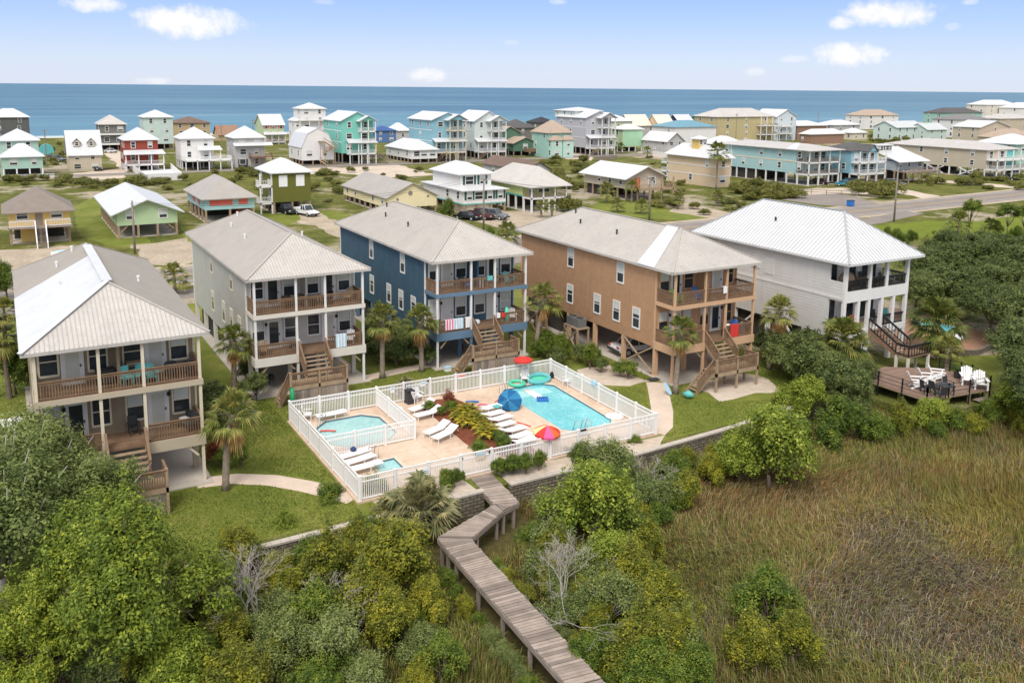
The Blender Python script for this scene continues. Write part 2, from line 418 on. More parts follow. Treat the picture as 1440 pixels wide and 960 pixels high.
# front garden paths
strip('garden_path', [(8.2, 48.9), (10.2, 48.5), (12.0, 47.3), (13.5, 45.6), (14.9, 43.6), (15.3, 42.9)], 1.35, MT['path'], .012)
strip('garden_path', [(42.1, 50.4), (41.6, 49.6), (40.4, 47.9), (38.6, 45.4), (36.8, 43.3), (35.6, 42.6)], 1.5, MT['path'], .012)
strip('garden_path', [(22.6, 61.6), (25, 61.9), (28.9, 62.4)], 1.2, MT['path'], .012)
sheet('bare_sand', rough_poly([(43.6, 45.2), (48.9, 44.6), (50.5, 46.5), (49.5, 49), (44, 49)], 1, .35, 4), M_SHELL, .012)
sheet('bare_sand', rough_poly([(37.2, 52.0), (38.2, 56), (41.5, 55.6), (42.0, 50.6), (39.8, 50.5)], .8, .35, 5), M_SHELL, .012)
sheet('bare_sand', rough_poly([(16.0, 40.6), (21.6, 40.7), (21.6, 42.2), (16.0, 42.2)], .8, .1, 6), M_SHELL, .012)
sheet('bare_sand', rough_poly([(23.6, 40.6), (34.5, 40.6), (36.0, 42.0), (23.6, 42.2)], .8, .1, 7), M_SHELL, .012)
MT['rib_grey'] = mat('roof_rib_grey', (.36, .37, .38), .5, .05, 1); MT['rib_taupe'] = mat('roof_rib_taupe', (.405, .372, .335), .5, .05, 1)

# ------------------------------------------------------------------ shared building pieces
_cache = {}
def window(parent, x, y, z, w, h, face='-Y', frame='white', blind=.5, rails=True, name='window'):
    """window whose outer wall plane passes through (x,y,z = sill centre); face is the way it looks"""
    key = ('w', round(w, 2), round(h, 2), frame, rails)
    if key not in _cache:
        b = MB(); t = .10
        b.box(-w / 2 - t, -w / 2, -.05, .0, -t, h + t); b.box(w / 2, w / 2 + t, -.05, .0, -t, h + t)
        b.box(-w / 2, w / 2, -.05, .0, h, h + t); b.box(-w / 2 - .04, w / 2 + .04, -.075, .0, -t - .02, 0)
        if rails: b.box(-w / 2, w / 2, -.035, -.004, h * .5 - .03, h * .5 + .03)
        p = MB(); p.box(-w / 2, w / 2, -.02, -.002, 0, h)
        _cache[key] = (b.mesh('window_frame', MT[frame] if isinstance(frame, str) else frame), p.mesh('pane', MT['glass']))
    f, p = _cache[key]; rz = {'-Y': 0, '-X': -math.pi / 2, '+X': math.pi / 2, '+Y': math.pi}[face]
    o = put(name, f, parent, (x, y, z), rz); put('pane', p, o)
    if blind:
        k2 = ('b', round(w, 2), round(h, 2), blind)
        if k2 not in _cache:
            q = MB(); q.box(-w / 2 + .02, w / 2 - .02, -.026, -.021, h * (1 - blind), h - .02); _cache[k2] = q.mesh('blind', MT['blind'])
        put('blind', _cache[k2], o)
    return o


def door(parent, x, y, z, w, h, glass='curtain', slab='white', frame='white'):
    t = .11; b = MB(); b.box(-w / 2 - t, -w / 2, -.06, 0, 0, h + t); b.box(w / 2, w / 2 + t, -.06, 0, 0, h + t); b.box(-w / 2, w / 2, -.06, 0, h, h + t)
    b.box(-w / 2, -w / 2 + .12, -.04, -.003, 0, h); b.box(w / 2 - .12, w / 2, -.04, -.003, 0, h); b.box(-w / 2 + .12, w / 2 - .12, -.04, -.003, 0, .22); b.box(-w / 2 + .12, w / 2 - .12, -.04, -.003, h - .14, h)
    o = b.build('door', MT[slab], parent, (x, y, z))
    p = MB(); p.box(-w / 2 + .12, w / 2 - .12, -.025, -.004, .22, h - .14); p.build('pane', MT[glass], o)
    k = MB(); k.box(w / 2 - .10, w / 2 - .04, -.09, -.04, .95, 1.1); k.build('handle', MT['black'], o)
    return o


def railing(parent, p, q, z, h=.95, m='wood', gap=.13, name='railing', solid=False, cap=None):
    b = MB(); P = Vector(p); Q = Vector(q); d = Q - P; L = d.length
    zz = lambda v, k: (v.x, v.y, v.z + k) if len(v) == 3 else (v.x, v.y, z + k)
    if len(P) == 2: P = Vector((*P, z)); Q = Vector((*Q, z)); d = Q - P
    up = Vector((0, 0, 1))
    b.beam(P + up * h, Q + up * h, .13, .045); b.beam(P + up * (h - .10), Q + up * (h - .10), .04, .09); b.beam(P + up * .09, Q + up * .09, .04, .09)
    n = max(2, int(L / gap))
    for i in range(n + 1):
        c = P + d * (i / n); b.beam(c + up * .05, c + up * (h - .05), .042)
    return b.build(name, MT[m] if isinstance(m, str) else m, parent)


def hip_roof(parent, u0, u1, v0, v1, ze, zr, m, ribs=.30, thick=.18, soffit='white', run=None, name='roof', ribm=None):
    """hipped roof over the rectangle; the ridge runs along the longer side"""
    b = MB(); wu, wv = u1 - u0, v1 - v0; alongv = wv >= wu
    k = run if run is not None else min(wu, wv) / 2
    um, vm = (u0 + u1) / 2, (v0 + v1) / 2
    if alongv: A, B = (um, v0 + k, zr), (um, v1 - k, zr)
    else: A, B = (u0 + k, vm, zr), (u1 - k, vm, zr)
    c = [(u0, v0, ze), (u1, v0, ze), (u1, v1, ze), (u0, v1, ze)]
    if alongv:
        if (Vector(A) - Vector(B)).length < .05: fs = [(c[0], c[1], A), (c[1], c[2], A), (c[2], c[3], A), (c[3], c[0], A)]
        else: fs = [(c[0], c[1], A), (c[1], c[2], B, A), (c[2], c[3], B), (c[3], c[0], A, B)]
    else: fs = [(c[0], c[1], B, A), (c[1], c[2], B), (c[2], c[3], A, B), (c[3], c[0], A)]
    for f in fs: b.face(*f)
    lo = [(x, y, ze - thick) for x, y, _ in c]
    for i in range(4): j = (i + 1) % 4; b.face(lo[i], lo[j], c[j], c[i])
    if ribs:
        b.m = 2
        def rb(p, q): b.beam(Vector(p) + Vector((0, 0, .01)), Vector(q) + Vector((0, 0, .01)), .04, .034)
        sl = (zr - ze) / k
        n = int(wu / ribs)
        for i in range(1, n):
            u = u0 + wu * i / n; t = min(min(u - u0, u1 - u) * k / (wu / 2) if alongv else min(u - u0, u1 - u, k), k) if alongv else None
            if alongv:
                fr = min(u - u0, u1 - u) / (wu / 2)
                rb((u, v0, ze), (u, v0 + k * fr, ze + (zr - ze) * fr))
        n = int(wv / ribs)
        for i in range(1, n):
            v = v0 + wv * i / n; fr = min((v - v0) / k, (v1 - v) / k, 1) if alongv else 1
            if alongv:
                rb((u0, v, ze), (u0 + wu / 2 * fr, v, ze + (zr - ze) * fr)); rb((u1, v, ze), (u1 - wu / 2 * fr, v, ze + (zr - ze) * fr))
        if alongv:
            for p in (c[0], c[1]): b.beam(Vector(p) + Vector((0, 0, .03)), Vector(A) + Vector((0, 0, .03)), .16, .05)
            for p in (c[2], c[3]): b.beam(Vector(p) + Vector((0, 0, .03)), Vector(B) + Vector((0, 0, .03)), .16, .05)
            b.beam(Vector(A) + Vector((0, 0, .03)), Vector(B) + Vector((0, 0, .03)), .18, .05)
    b.m = 1; b.face(*reversed(lo))
    return b.build(name, [m, MT[soffit]] + ([ribm or m] if ribs else []), parent)


def near_house(name, label, w0, yf, wall, trim, band, rail='wood', up=('W', 'D', 'W', 'W', 'D', 'W'), low=None, doors=('curtain',) * 4, lit_floor='wood', side_windows=True, Wd=8.2, pier='conc', run=.22, left_frame='white', skirt=True):
    t = thing(name, label, 'house', (w0, yf, 0))
    vf, vb = 2.2, 22.3; zl, zu, ze, zr = 2.85, 6.02, 8.65, 11.02
    b = MB(); b.box(0, Wd, vf, vb, 2.32, 8.48); b.build('wall', MT[wall], t)
    hip_roof(t, -.5, Wd + .5, -.2, 22.8, ze, zr, MT['roof'], .22, soffit='white', run=4.55, ribm=MT['rib_taupe'])
    for (u, v) in ((0, vf), (Wd, vf), (0, vb)):
        b = MB(); b.box(u - .045, u + .045 + .02, v - .045, v + .07, 2.3, 8.46); b.build('corner_board', MT[trim], t)
    for z0, z1, gaps in ((5.70, 6.0, None), (2.22, 2.84, (3.12, 5.18))):
        b = MB(); seg = [(-.06, Wd + .06)] if gaps is None else [(-.06, gaps[0]), (gaps[1], Wd + .06)]
        for i, (s0, s1) in enumerate(seg):
            b = MB(); b.box(s0, s1, -.07, .0, z0, z1)
            if i == 0: b.box(-.06, .0, 0, vf - .05, z0, z1)
            if i == len(seg) - 1: b.box(Wd, Wd + .06, 0, vf - .05, z0, z1)
            b.build('porch_beam', MT[band], t)
    for z in (zu, zl):
        b = MB(); n = int(vf / .14)
        b.box(0, Wd, 0, vf - .003, z - .16, z - .03)
        for i in range(n): b.box(0, Wd, i * vf / n, (i + 1) * vf / n - .012, z - .03, z)
        b.build('porch_floor', MT['wood'], t)
    posts = (.09, 3.06, 5.22, Wd - .09)
    for u in posts:
        b = MB(); b.box(u - .08, u + .08, .02, .18, zl if 1 < u < 7 else .0, ze - .19); b.build('post', MT[trim], t)
    # ground-level piers, slab and braces
    b = MB(); b.box(-.3, Wd + .3, -.4, vb, .0, .055); b.build('slab', MT['conc'], t)
    for v in (2.2, 6.2, 10.2, 14.2, 18.2, 22.1):
        for u in (.16, Wd - .16) if v > 3 else (.16, 3.06, 5.22, Wd - .16):
            b = MB(); b.box(u - .15, u + .15, v - .15, v + .15, .055, 2.32); b.build('pier', MT[pier], t)
    for u in (.0, Wd - .18, 2.98, 5.14):
        if u in (.0, Wd - .18): continue
        b = MB(); b.box(u, u + .18, .0, .18, .055, 2.3); b.build('pier', MT[pier], t)
    for p, q in (((.35, .1, 1.6), (.95, .1, 2.25)), ((Wd - .35, .1, 1.6), (Wd - .95, .1, 2.25)), ((2.85, .1, 1.7), (2.3, .1, 2.25)), ((.0, 2.4, .2), (.0, 6.0, 2.25)), ((.0, 6.0, .2), (.0, 2.4, 2.25))):
        b = MB(); b.beam(p, q, .11); b.build('brace', MT['trim' if trim == 'trim' else 'woodl'], t)
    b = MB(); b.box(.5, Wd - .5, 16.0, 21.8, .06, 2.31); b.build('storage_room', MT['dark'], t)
    # porch face: windows and doors
    cs = (.80, 1.95, 3.20, 4.95, 6.15, 7.40); low = low or up; k = 0
    for z, lst in ((zu, up), (zl, low)):
        for c, what in zip(cs, lst):
            if what == 'W': window(t, c, vf, z + .68, .84, 1.48, '-Y', trim, random.choice((.5, .5, .45, 0)))
            elif what == 'B': window(t, c, vf, z + .68, .84, 1.48, '-Y', trim, .95)
            elif what == 'D': door(t, c, vf, z, .92, 2.12, doors[k % 4]); k += 1
    b = MB(); b.box(4.02, 4.18, .9, vf, zu, 8.45); b.build('divider_wall', MT[wall], t)
    for u in (1.37, 6.72):
        b = MB(); b.lathe([(.0, 0), (.09, .02), (.10, .22), (.0, .26)], 8); b.build('porch_lamp', MT['black'], t, (u, vf - .12, zl + 1.75))
    # railings
    segs = [(.17, 2.98), (3.14, 5.14), (5.30, Wd - .17)]
    for s0, s1 in segs: railing(t, (s0, .10), (s1, .10), zu, .95, rail)
    for s0, s1 in (segs[0], segs[2]): railing(t, (s0, .10), (s1, .10), zl, .95, rail)
    for z in (zu, zl):
        for u in (.08, Wd - .08): railing(t, (u, .2), (u, vf - .08), z, .95, rail)
    # stairs down to a landing, then sideways to the ground
    b = MB(); z1 = 1.48; n = 6
    for i in range(1, n):
        z = zl - (zl - z1) * i / n; v = -.28 * i + .02; b.box(3.22, 5.06, v - .29, v, z - .05, z)
    for u in (3.18, 5.10): b.beam((u, .0, zl - .16), (u, -.28 * n, z1 - .16), .05, .26)
    b.build('stairs', MT['woodl'], t)
    for u in (3.16, 5.12): railing(t, (u, .0, zl), (u, -.28 * n + .1, z1 + .08), 0, .92, 'woodl' if rail == 'woodl' else 'wood', .14, 'stair_rail')
    l0, l1, va, vbk = 1.55, 5.75, -3.1, -1.66
    b = MB()
    for i in range(10): y = va + (vbk - va) * i / 10; b.box(l0, l1, y, y + (vbk - va) / 10 - .012, z1 - .05, z1)
    b.box(l0, l1, va, va + .05, z1 - .28, z1 - .051); b.box(l0, l0 + .05, va + .05, vbk, z1 - .28, z1 - .051); b.box(l1 - .05, l1, va + .05, vbk, z1 - .28, z1 - .051)
    b.build('landing', MT['woodl'], t)
    for p, q in (((l0 + .05, va + .04), (l1 - .05, va + .04)), ((l1 - .05, va + .1), (l1 - .05, vbk)), ((l0 + .05, va + .1), (l0 + .05, va + .45))): railing(t, p, q, z1, .95, rail, .12, 'landing_rail')
    for u in (l0 + .07, 3.65, l1 - .07):
        for v in (va + .07, vbk - .1):
            b = MB(); b.box(u - .07, u + .07, v - .07, v + .07, 0, z1 + (1.02 if v < -2 else -.052)); b.build('landing_post', MT['woodl'], t)
    if skirt:
        b = MB()
        for i in range(int((l1 - l0) / .2)): u = l0 + .02 + i * .2; b.box(u, u + .185, va + .06, va + .085, .03, z1 - .3)
        b.build('skirting', MT['woodg'], t)
    b = MB(); n = 7
    for i in range(1, n):
        z = z1 * (1 - i / n); u = l0 - run * i; b.box(u - .02, u + run, vbk - 1.0, vbk - .04, z - .05, z)
    for v in (vbk - 1.02, vbk - .02): b.beam((l0, v, z1 - .12), (l0 - run * n, v, -.0), .05, .24)
    b.build('lower_stairs', MT['woodl'], t)
    railing(t, (l0, vbk - 1.05, z1), (l0 - run * n + .1, vbk - 1.05, .12), 0, .92, 'wood', .14, 'stair_rail')
    # left side wall (seen obliquely)
    if side_windows:
        for v, z, bl in ((13.9, 6.6, .45), (6.7, 6.6, .5), (13.9, 3.35, .3), (9.8, 3.35, .4), (7.1, 3.35, .4), (4.5, 3.35, .3)):
            window(t, 0, v, z, .78, 1.5, '-X', left_frame, bl)
    r = [c for c in t.children if c.name.split('.')[0] == 'roof'][0]
    for u, v in ((2.1, 15.6), (1.9, 9.9), (3.2, 18.0), (6.3, 9.0)):
        b = MB(); zz = ze + (zr - ze) * min(u + .5, Wd + .5 - u) / 4.6
        b.lathe([(.07, -.1), (.07, .28), (.10, .3), (.10, .4), (0, .42)], 8); b.build('vent_pipe', MT['charcoal' if wall in ('wall_blue', 'wall_brown') else 'cloth'], r, (u, v, zz))
    return t, r


MT['wall_taupe'] = mat('taupe_siding', (.335, .268, .190), .75, .09, 1.0, .2, siding=.19, streak=.05)
MT['wall_pale'] = mat('pale_grey_siding', (.61, .59, .555), .7, .07, 1.0, .2, siding=.19, streak=.05)
MT['wall_blue'] = mat('blue_siding', (.078, .150, .222), .7, .12, 1.0, .2, siding=.19, streak=.05)
MT['wall_brown'] = mat('brown_siding', (.60, .352, .208), .75, .08, 2.0, .2, siding=.17, streak=.06)
MT['wall_white'] = mat('white_siding', (.76, .735, .705), .65, .05, 1.0, .25, siding=.26, streak=.04)
MT['band_taupe'] = mat('taupe_trim', (.47, .40, .30), .65, .06, 1); MT['band_pale'] = mat('pale_trim', (.66, .62, .55), .65, .06, 1)
MT['band_blue'] = mat('blue_trim', (.12, .20, .29), .65, .08, 1); MT['band_brown'] = mat('brown_trim', (.58, .37, .225), .65, .06, 1)

HA, ra = near_house('taupe_house', 'taupe clapboard stilt house nearest the left edge, its left roof slope half bright white', .55, 48.95, 'wall_taupe', 'trim', 'band_taupe', low=('W', 'D', 'W', 'W', 'D', 'W'), doors=('curtain', 'curtain', 'glass', 'curtain'), side_windows=False, pier='band_taupe')
HB, rb_ = near_house('pale_grey_house', 'pale grey stilt house with white porch posts, between the taupe and the blue house', 14.62, 61.1, 'wall_pale', 'white', 'band_pale', doors=('glass', 'glass', 'glass', 'curtain'), pier='band_pale', left_frame='trim', run=.10)
HC, rc = near_house('blue_house', 'dark blue stilt house with white trim and taupe metal roof behind the pool', 28.8, 61.1, 'wall_blue', 'white', 'band_blue', low=('B', 'D', 'W', 'W', 'D', 'B'), doors=('curtain', 'glass', 'white', 'white'), pier='band_blue', run=.15)
HD, rd = near_house('brown_house', 'orange brown stilt house with timber porches and a white car parked beneath it', 42.88, 49.5, 'wall_brown', 'band_brown', 'band_brown', doors=('glass', 'curtain', 'white', 'glass'), pier='band_brown', skirt=False)


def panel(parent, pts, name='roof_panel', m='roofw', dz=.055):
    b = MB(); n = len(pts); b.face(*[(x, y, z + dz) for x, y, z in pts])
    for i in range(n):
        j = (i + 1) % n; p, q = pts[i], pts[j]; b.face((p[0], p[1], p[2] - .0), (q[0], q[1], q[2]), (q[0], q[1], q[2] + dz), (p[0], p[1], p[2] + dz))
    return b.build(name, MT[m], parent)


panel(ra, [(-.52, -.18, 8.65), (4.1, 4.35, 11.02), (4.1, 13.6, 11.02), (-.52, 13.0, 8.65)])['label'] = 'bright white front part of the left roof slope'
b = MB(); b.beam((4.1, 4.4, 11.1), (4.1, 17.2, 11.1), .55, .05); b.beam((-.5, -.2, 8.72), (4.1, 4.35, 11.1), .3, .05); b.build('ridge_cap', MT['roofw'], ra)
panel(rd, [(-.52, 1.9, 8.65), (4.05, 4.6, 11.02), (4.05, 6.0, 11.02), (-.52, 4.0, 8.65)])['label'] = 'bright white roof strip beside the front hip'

# ---- the white house at the right: square columns, white roof, stairs to its deck
HE = thing('white_house', 'large white stilt house with white ribbed roof and square porch columns', 'house', (57.45, 46.2, 0))
t = HE; Wd = 7.75
b = MB(); b.box(0, Wd, 2.6, 17.2, 2.45, 8.5); b.box(0, .16, 1.55, 2.6, 2.45, 8.5); b.box(0, .16, .0, 1.55, 5.4, 6.95); b.box(0, .16, 0, 1.55, 8.35, 8.5); b.box(0, .16, 0, 1.55, 2.45, 2.9)
b.build('wall', MT['wall_white'], t)
RE = hip_roof(t, -.6, Wd + .85, -.75, 17.6, 8.65, 12.0, MT['roofw'], .38, run=4.6, ribm=MT['rib_grey'])
b = MB(); b.lathe([(.09, 0), (.09, .3), (0, .32)], 8); b.build('vent_pipe', MT['charcoal'], RE, (2.0, 9.5, 10.6))
b = MB(); b.box(-.02, Wd, -.05, .12, 5.32, 6.2); b.box(Wd - .1, Wd + .02, .12, 2.6, 5.32, 6.2); b.build('porch_beam', MT['white'], t)
b = MB(); b.box(-.02, Wd, -.05, .12, 2.4, 2.92); b.box(-.02, .05, .12, 2.6, 2.3, 2.44); b.build('porch_beam', MT['white'], t)
b = MB(); b.box(.05, Wd - .05, .12, 2.58, 5.9, 6.1); b.build('porch_floor', MT['conc'], t)
b = MB(); b.box(.05, Wd - .05, .12, 2.58, 2.7, 2.9); b.build('porch_floor', MT['conc'], t)
for u in (.12, 2.95, 5.0, Wd - .14):
    b = MB(); b.box(u - .14, u + .14, -.04, .22, 6.2, 8.48); b.build('column', MT['white'], t)
for u in (.12, 1.75, 3.0, 4.6, 6.05, Wd - .14):
    b = MB(); b.box(u - .14, u + .14, -.04, .22, 2.92, 5.32); b.build('column', MT['white'], t)
for u in (.16, 3.0, 6.0, Wd - .16):
    b = MB(); b.box(u - .17, u + .17, -.02, .3, 0, 2.4); b.build('pier', MT['white'], t)
for v in (4, 8, 12, 16):
    for u in (.2, Wd - .2): b = MB(); b.box(u - .16, u + .16, v - .16, v + .16, 0, 2.45); b.build('pier', MT['white'], t)
for p, q in (((.1, 4, .3), (.1, 6.2, 2.4)), ((.1, 12, .3), (.1, 9.5, 2.4)), ((6.2, .15, 1.4), (6.9, .15, 2.4)), ((3.15, .1, 1.2), (3.9, .1, 2.3))): b = MB(); b.beam(p, q, .14); b.build('brace', MT['white'], t)
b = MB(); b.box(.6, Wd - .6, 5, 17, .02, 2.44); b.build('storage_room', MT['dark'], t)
for z in (6.1, 2.9):
    for c, w in ((1.3, 1.5), (3.6, 1.5), (6.0, 1.8)):
        window(t, c, 2.6, z + .1, w, 1.95, '-Y', 'white', 0, rails=False)
railing(t, (.2, .09), (Wd - .2, .09), 6.2, .85, 'black', .14); railing(t, (Wd - .06, .25), (Wd - .06, 2.5), 6.2, .85, 'black', .14)
railing(t, (4.75, .09), (Wd - .25, .09), 2.9, .9, 'black', .14)
for v, z in ((9.6, 6.5), (8.0, 6.2)):
    b = MB(); b.box(-.05, .0, v - .5, v + .5, z, z + 1.35); b.build('shutter', MT['wall_white'], t)
for z in (5.5, 8.3):
    b = MB(); b.box(-.04, -.002, .2, 17.2, z, z + .2); b.build('band_board', MT['wall_white'], t)
# stairs of the white house: down to a landing, then down to the deck
b = MB(); n = 9
for i in range(n): z = 2.9 - 1.35 * (i + 1) / n; v = -.30 * i - .05; b.box(3.15, 4.75, v - .31, v, z - .05, z)
for u in (3.1, 4.8): b.beam((u, 0, 2.75), (u, -.3 * n, 1.42), .06, .3)
b.build('stairs', MT['wood'], t)
b = MB(); b.box(2.95, 5.6, -4.0, -2.72, 1.47, 1.55); b.build('landing', MT['wood'], t)
for u in (3.05, 5.5):
    for v in (-3.9, -2.85): b = MB(); b.box(u - .09, u + .09, v - .09, v + .09, 0, 1.47); b.build('landing_post', MT['band_pale'], t)
for u in (3.08, 4.82): railing(t, (u, -.1, 2.9), (u, -2.7, 1.58), 0, .9, 'black', .3, 'stair_rail')
railing(t, (2.98, -3.97, 1.55), (5.55, -3.97, 1.55), 0, .9, 'black', .3, 'landing_rail'); railing(t, (2.98, -3.9, 1.55), (2.98, -2.8, 1.55), 0, .9, 'black', .3, 'landing_rail')
b = MB(); b.beam((5.6, -3.3, 1.45), (6.6, -3.3, .95), .06, .3); b.beam((5.6, -2.8, 1.45), (6.6, -2.8, .95), .06, .3)
for i in range(3): b.box(5.62 + .3 * i, 5.9 + .3 * i, -3.95, -2.75, 1.34 - .17 * i, 1.38 - .17 * i)
b.build('lower_stairs', MT['wood'], t)

# ------------------------------------------------------------------ furniture
def adirondack(label, m, loc, rz, group=None, s=1.0):
    key = ('adi', m)
    if key not in _cache:
        a = MB()
        for i in range(5): a.beam((-.26, -.34 + i * .125, .36 - i * .035), (.26, -.34 + i * .125, .36 - i * .035), .115, .025)
        k = MB()
        for i in range(5): x = -.22 + i * .11; k.beam((x, .16, .2), (x * 1.15, .52, .98 - abs(i - 2) * .05), .10, .025)
        r = MB(); r.box(-.09, .07, -.42, .38, .565, .59)
        l1 = MB(); l1.box(-.04, .04, -.05, .05, 0, .565)
        l2 = MB(); l2.beam((0, 0, .32), (0, .62, .02), .045, .10)
        _cache[key] = [x.mesh(nm, MT[m]) for x, nm in ((a, 'seat'), (k, 'backrest'), (r, 'armrest'), (l1, 'leg'), (l2, 'leg'))]
    a, k, r, l1, l2 = _cache[key]; t = thing('adirondack_chair', label, 'chair', loc, rz, group); t.scale = (s,) * 3
    put('seat', a, t); put('backrest', k, t)
    for x in (-.33, .33): put('armrest', r, t, (x, 0, 0)); put('leg', l1, t, (x * .98, -.3, 0)); put('leg', l2, t, (x * .86, -.28, 0))
    return t


def porch_chair(label, m, loc, rz, group=None, kind='plain', name='porch_chair'):
    key = ('pch', m, kind)
    if key not in _cache:
        a = MB(); a.box(-.26, .26, -.26, .26, .38, .46)
        k = MB()
        if kind == 'wicker':
            k.lathe([(.31, .0), (.34, .18), (.36, .4), (.33, .46), (.30, .4), (.28, .1)], 14, (0, 0, .42))
        else: k.beam((0, .26, .44), (0, .36, .98), .5, .05)
        l = MB(); l.box(-.025, .025, -.025, .025, 0, .4)
        r = MB(); r.box(-.03, .03, -.24, .28, .62, .66); r.box(-.025, .025, -.22, -.17, .4, .62)
        _cache[key] = [x.mesh(nm, MT[m]) for x, nm in ((a, 'seat'), (k, 'backrest'), (l, 'leg'), (r, 'armrest'))]
    a, k, l, r = _cache[key]; t = thing(name, label, 'chair', loc, rz, group); put('seat', a, t); put('backrest', k, t)
    for x in (-.23, .23):
        put('armrest', r, t, (x * 1.2, 0, 0))
        for y in (-.23, .23): put('leg', l, t, (x, y, 0))
    return t


def table(label, m, loc, w=.9, d=.9, h=.72, round_=False, name='table'):
    t = thing(name, label, 'table', loc); b = MB()
    if round_: b.lathe([(0, h - .04), (w / 2, h - .04), (w / 2, h), (0, h)], 16)
    else: b.box(-w / 2, w / 2, -d / 2, d / 2, h - .05, h)
    b.build('tabletop', MT[m], t); l = MB(); l.box(-.03, .03, -.03, .03, 0, h - .05); me = l.mesh('leg', MT[m])
    k = .35 if round_ else .45
    for x in (-1, 1):
        for y in (-1, 1): put('leg', me, t, (x * w * k, y * d * k, 0))
    return t


def towel(label, m, x, y, z, w, drop, name='towel', cat='towel', group=None, m2=None, axis='x'):
    """cloth hung over a rail whose top is at z"""
    b = MB(); n = 7
    for sgn, dr in ((-1, drop), (1, drop * .5)):
        for i in range(n):
            a0, a1 = -w / 2 + w * i / n, -w / 2 + w * (i + 1) / n
            f0, f1 = .02 * math.sin(i * 2.1), .02 * math.sin((i + 1) * 2.1)
            if m2: b.m = i % 2
            y0 = sgn * .085
            b.face((a0, y0 + f0 + sgn * .02, -dr), (a1, y0 + f1 + sgn * .02, -dr), (a1, y0, .02), (a0, y0, .02))
            b.face((a0, y0 + f0 + sgn * .032, -dr), (a1, y0 + f1 + sgn * .032, -dr), (a1, y0 + sgn * .012, .03), (a0, y0 + sgn * .012, .03))
            b.face((a0, -.085, .02), (a1, -.085, .02), (a1, .085, .02), (a0, .085, .02)) if sgn < 0 else None
    o = b.build(name, [MT[m]] + ([MT[m2]] if m2 else []), None, (x, y, z), 0 if axis == 'x' else math.pi / 2)
    return tag(o, label, cat, group)


zu, zl = 6.025, 2.855
# taupe house
A = lambda u, v, z, w0=.55, yf=48.95: (w0 + u, yf + v, z)
porch_chair('round black wicker chair, left of two on the taupe house upper porch', 'charcoal', A(6.75, .9, zu), .2, None, 'wicker')
porch_chair('round black wicker chair in the right corner of the taupe house upper porch', 'charcoal', A(7.6, .75, zu), -.5, None, 'wicker')
table('small low table between black wicker chairs on the taupe house upper porch', 'wicker', A(7.18, 1.2, zu), .4, .4, .5)
porch_chair('turquoise plastic chair left of the centre on the taupe house upper porch', 'turq', A(4.45, .75, zu), .3)
porch_chair('turquoise plastic chair right of its twin on the taupe house upper porch', 'turq', A(5.0, .95, zu), -.6)
table('tall wooden bar table behind turquoise chairs on the taupe house', 'woodl', A(4.95, 1.55, zu), .8, .6, 1.0, name='bar_table')
adirondack('turquoise Adirondack chair raised beside a porch post of the taupe house', 'turq', A(5.62, .65, zu), .1)
b = MB(); b.box(-.45, .45, -.3, .3, .12, .75); b.box(-.48, .48, -.33, .33, .75, .82); o = b.build('storage_box', MT['charcoal'], None, A(3.45, 1.5, zu)); tag(o, 'dark box beneath a window on the taupe house upper porch', 'box')
porch_chair('dark canvas chair at the head of the taupe house stairs', 'charcoal', A(4.75, 1.65, zl), .1)
t = thing('porch_bench', 'dark bench with white cushion on the taupe house lower porch', 'bench', A(7.45, 1.1, zl), -1.2)
b = MB(); b.box(-.6, .6, -.28, .28, .36, .44); b.build('seat', MT['charcoal'], t); b = MB(); b.beam((0, .3, .4), (0, .38, .95), 1.2, .05); b.build('backrest', MT['charcoal'], t); b = MB(); b.box(-.45, -.0, -.2, .2, .44, .6); b.build('cushion', MT['cloth'], t)
for x in (-.55, .55):
    for y in (-.24, .24): b = MB(); b.box(x - .03, x + .03, y - .03, y + .03, 0, .36); b.build('leg', MT['charcoal'], t)
# pale grey house
A = lambda u, v, z, w0=14.62, yf=61.1: (w0 + u, yf + v, z)
porch_chair('round brown wicker chair beside the striped door of the pale grey house', 'wicker', A(2.65, 1.2, zu), .3, None, 'wicker')
porch_chair('round brown wicker chair against the divider wall of the pale grey house', 'wicker', A(3.65, 1.3, zu), -.3, None, 'wicker')
table('dark dining table on the pale grey house upper porch', 'wicker', A(4.75, 1.1, zu), 1.0, .7, .74)
porch_chair('dark slim chair left of the table on the pale grey house upper porch', 'black', A(4.4, .7, zu), 2.6)
porch_chair('dark slim chair right of the table on the pale grey house upper porch', 'black', A(5.7, 1.0, zu), -1.4)
porch_chair('tan armchair in the right corner of the pale grey house upper porch', 'woodl', A(7.3, 1.0, zu), -.8)
adirondack('tan wooden rocking chair at the left end of the pale grey house lower porch', 'woodl', A(.75, .9, zl), -.3)
o = MB(); o.tube([(-.35, 0, .3), (-.2, 0, .75), (.0, .05, .45), (.2, 0, .78), (.38, 0, .35)], [.13] * 5, 8); o = o.build('pool_float', MT['charcoal'], None, A(3.0, .55, zl), 0, True); tag(o, 'black and white inflatable ring leaning on the pale grey house lower rail', 'float')
o = MB(); o.tube([(-.3, 0, .25), (0, 0, .6), (.3, 0, .25)], .12, 8); o = o.build('pool_float', MT['cloth'], None, A(3.35, .8, zl + .2), .5, True); tag(o, 'white inflatable tube behind the black one on the pale grey house', 'float')
adirondack('white Adirondack chair on the right end of the pale grey house lower porch', 'cloth', A(7.3, .8, zl), -.5)
towel('pale blue striped towel hung over the right rail of the pale grey house', 'sky', A(6.35, 0, 0)[0], 61.2, zl + .98, .85, .95, m2='cloth')
b = MB(); b.tube([(0, 0, 0), (0, 0, 1.55)], [.17, .15], 10); o = b.build('paddle_board', MT['green'], None, (16.2, 57.6, .0), 0, True); tag(o, 'upright green paddle board by the corner post of the pale grey house landing', 'board')
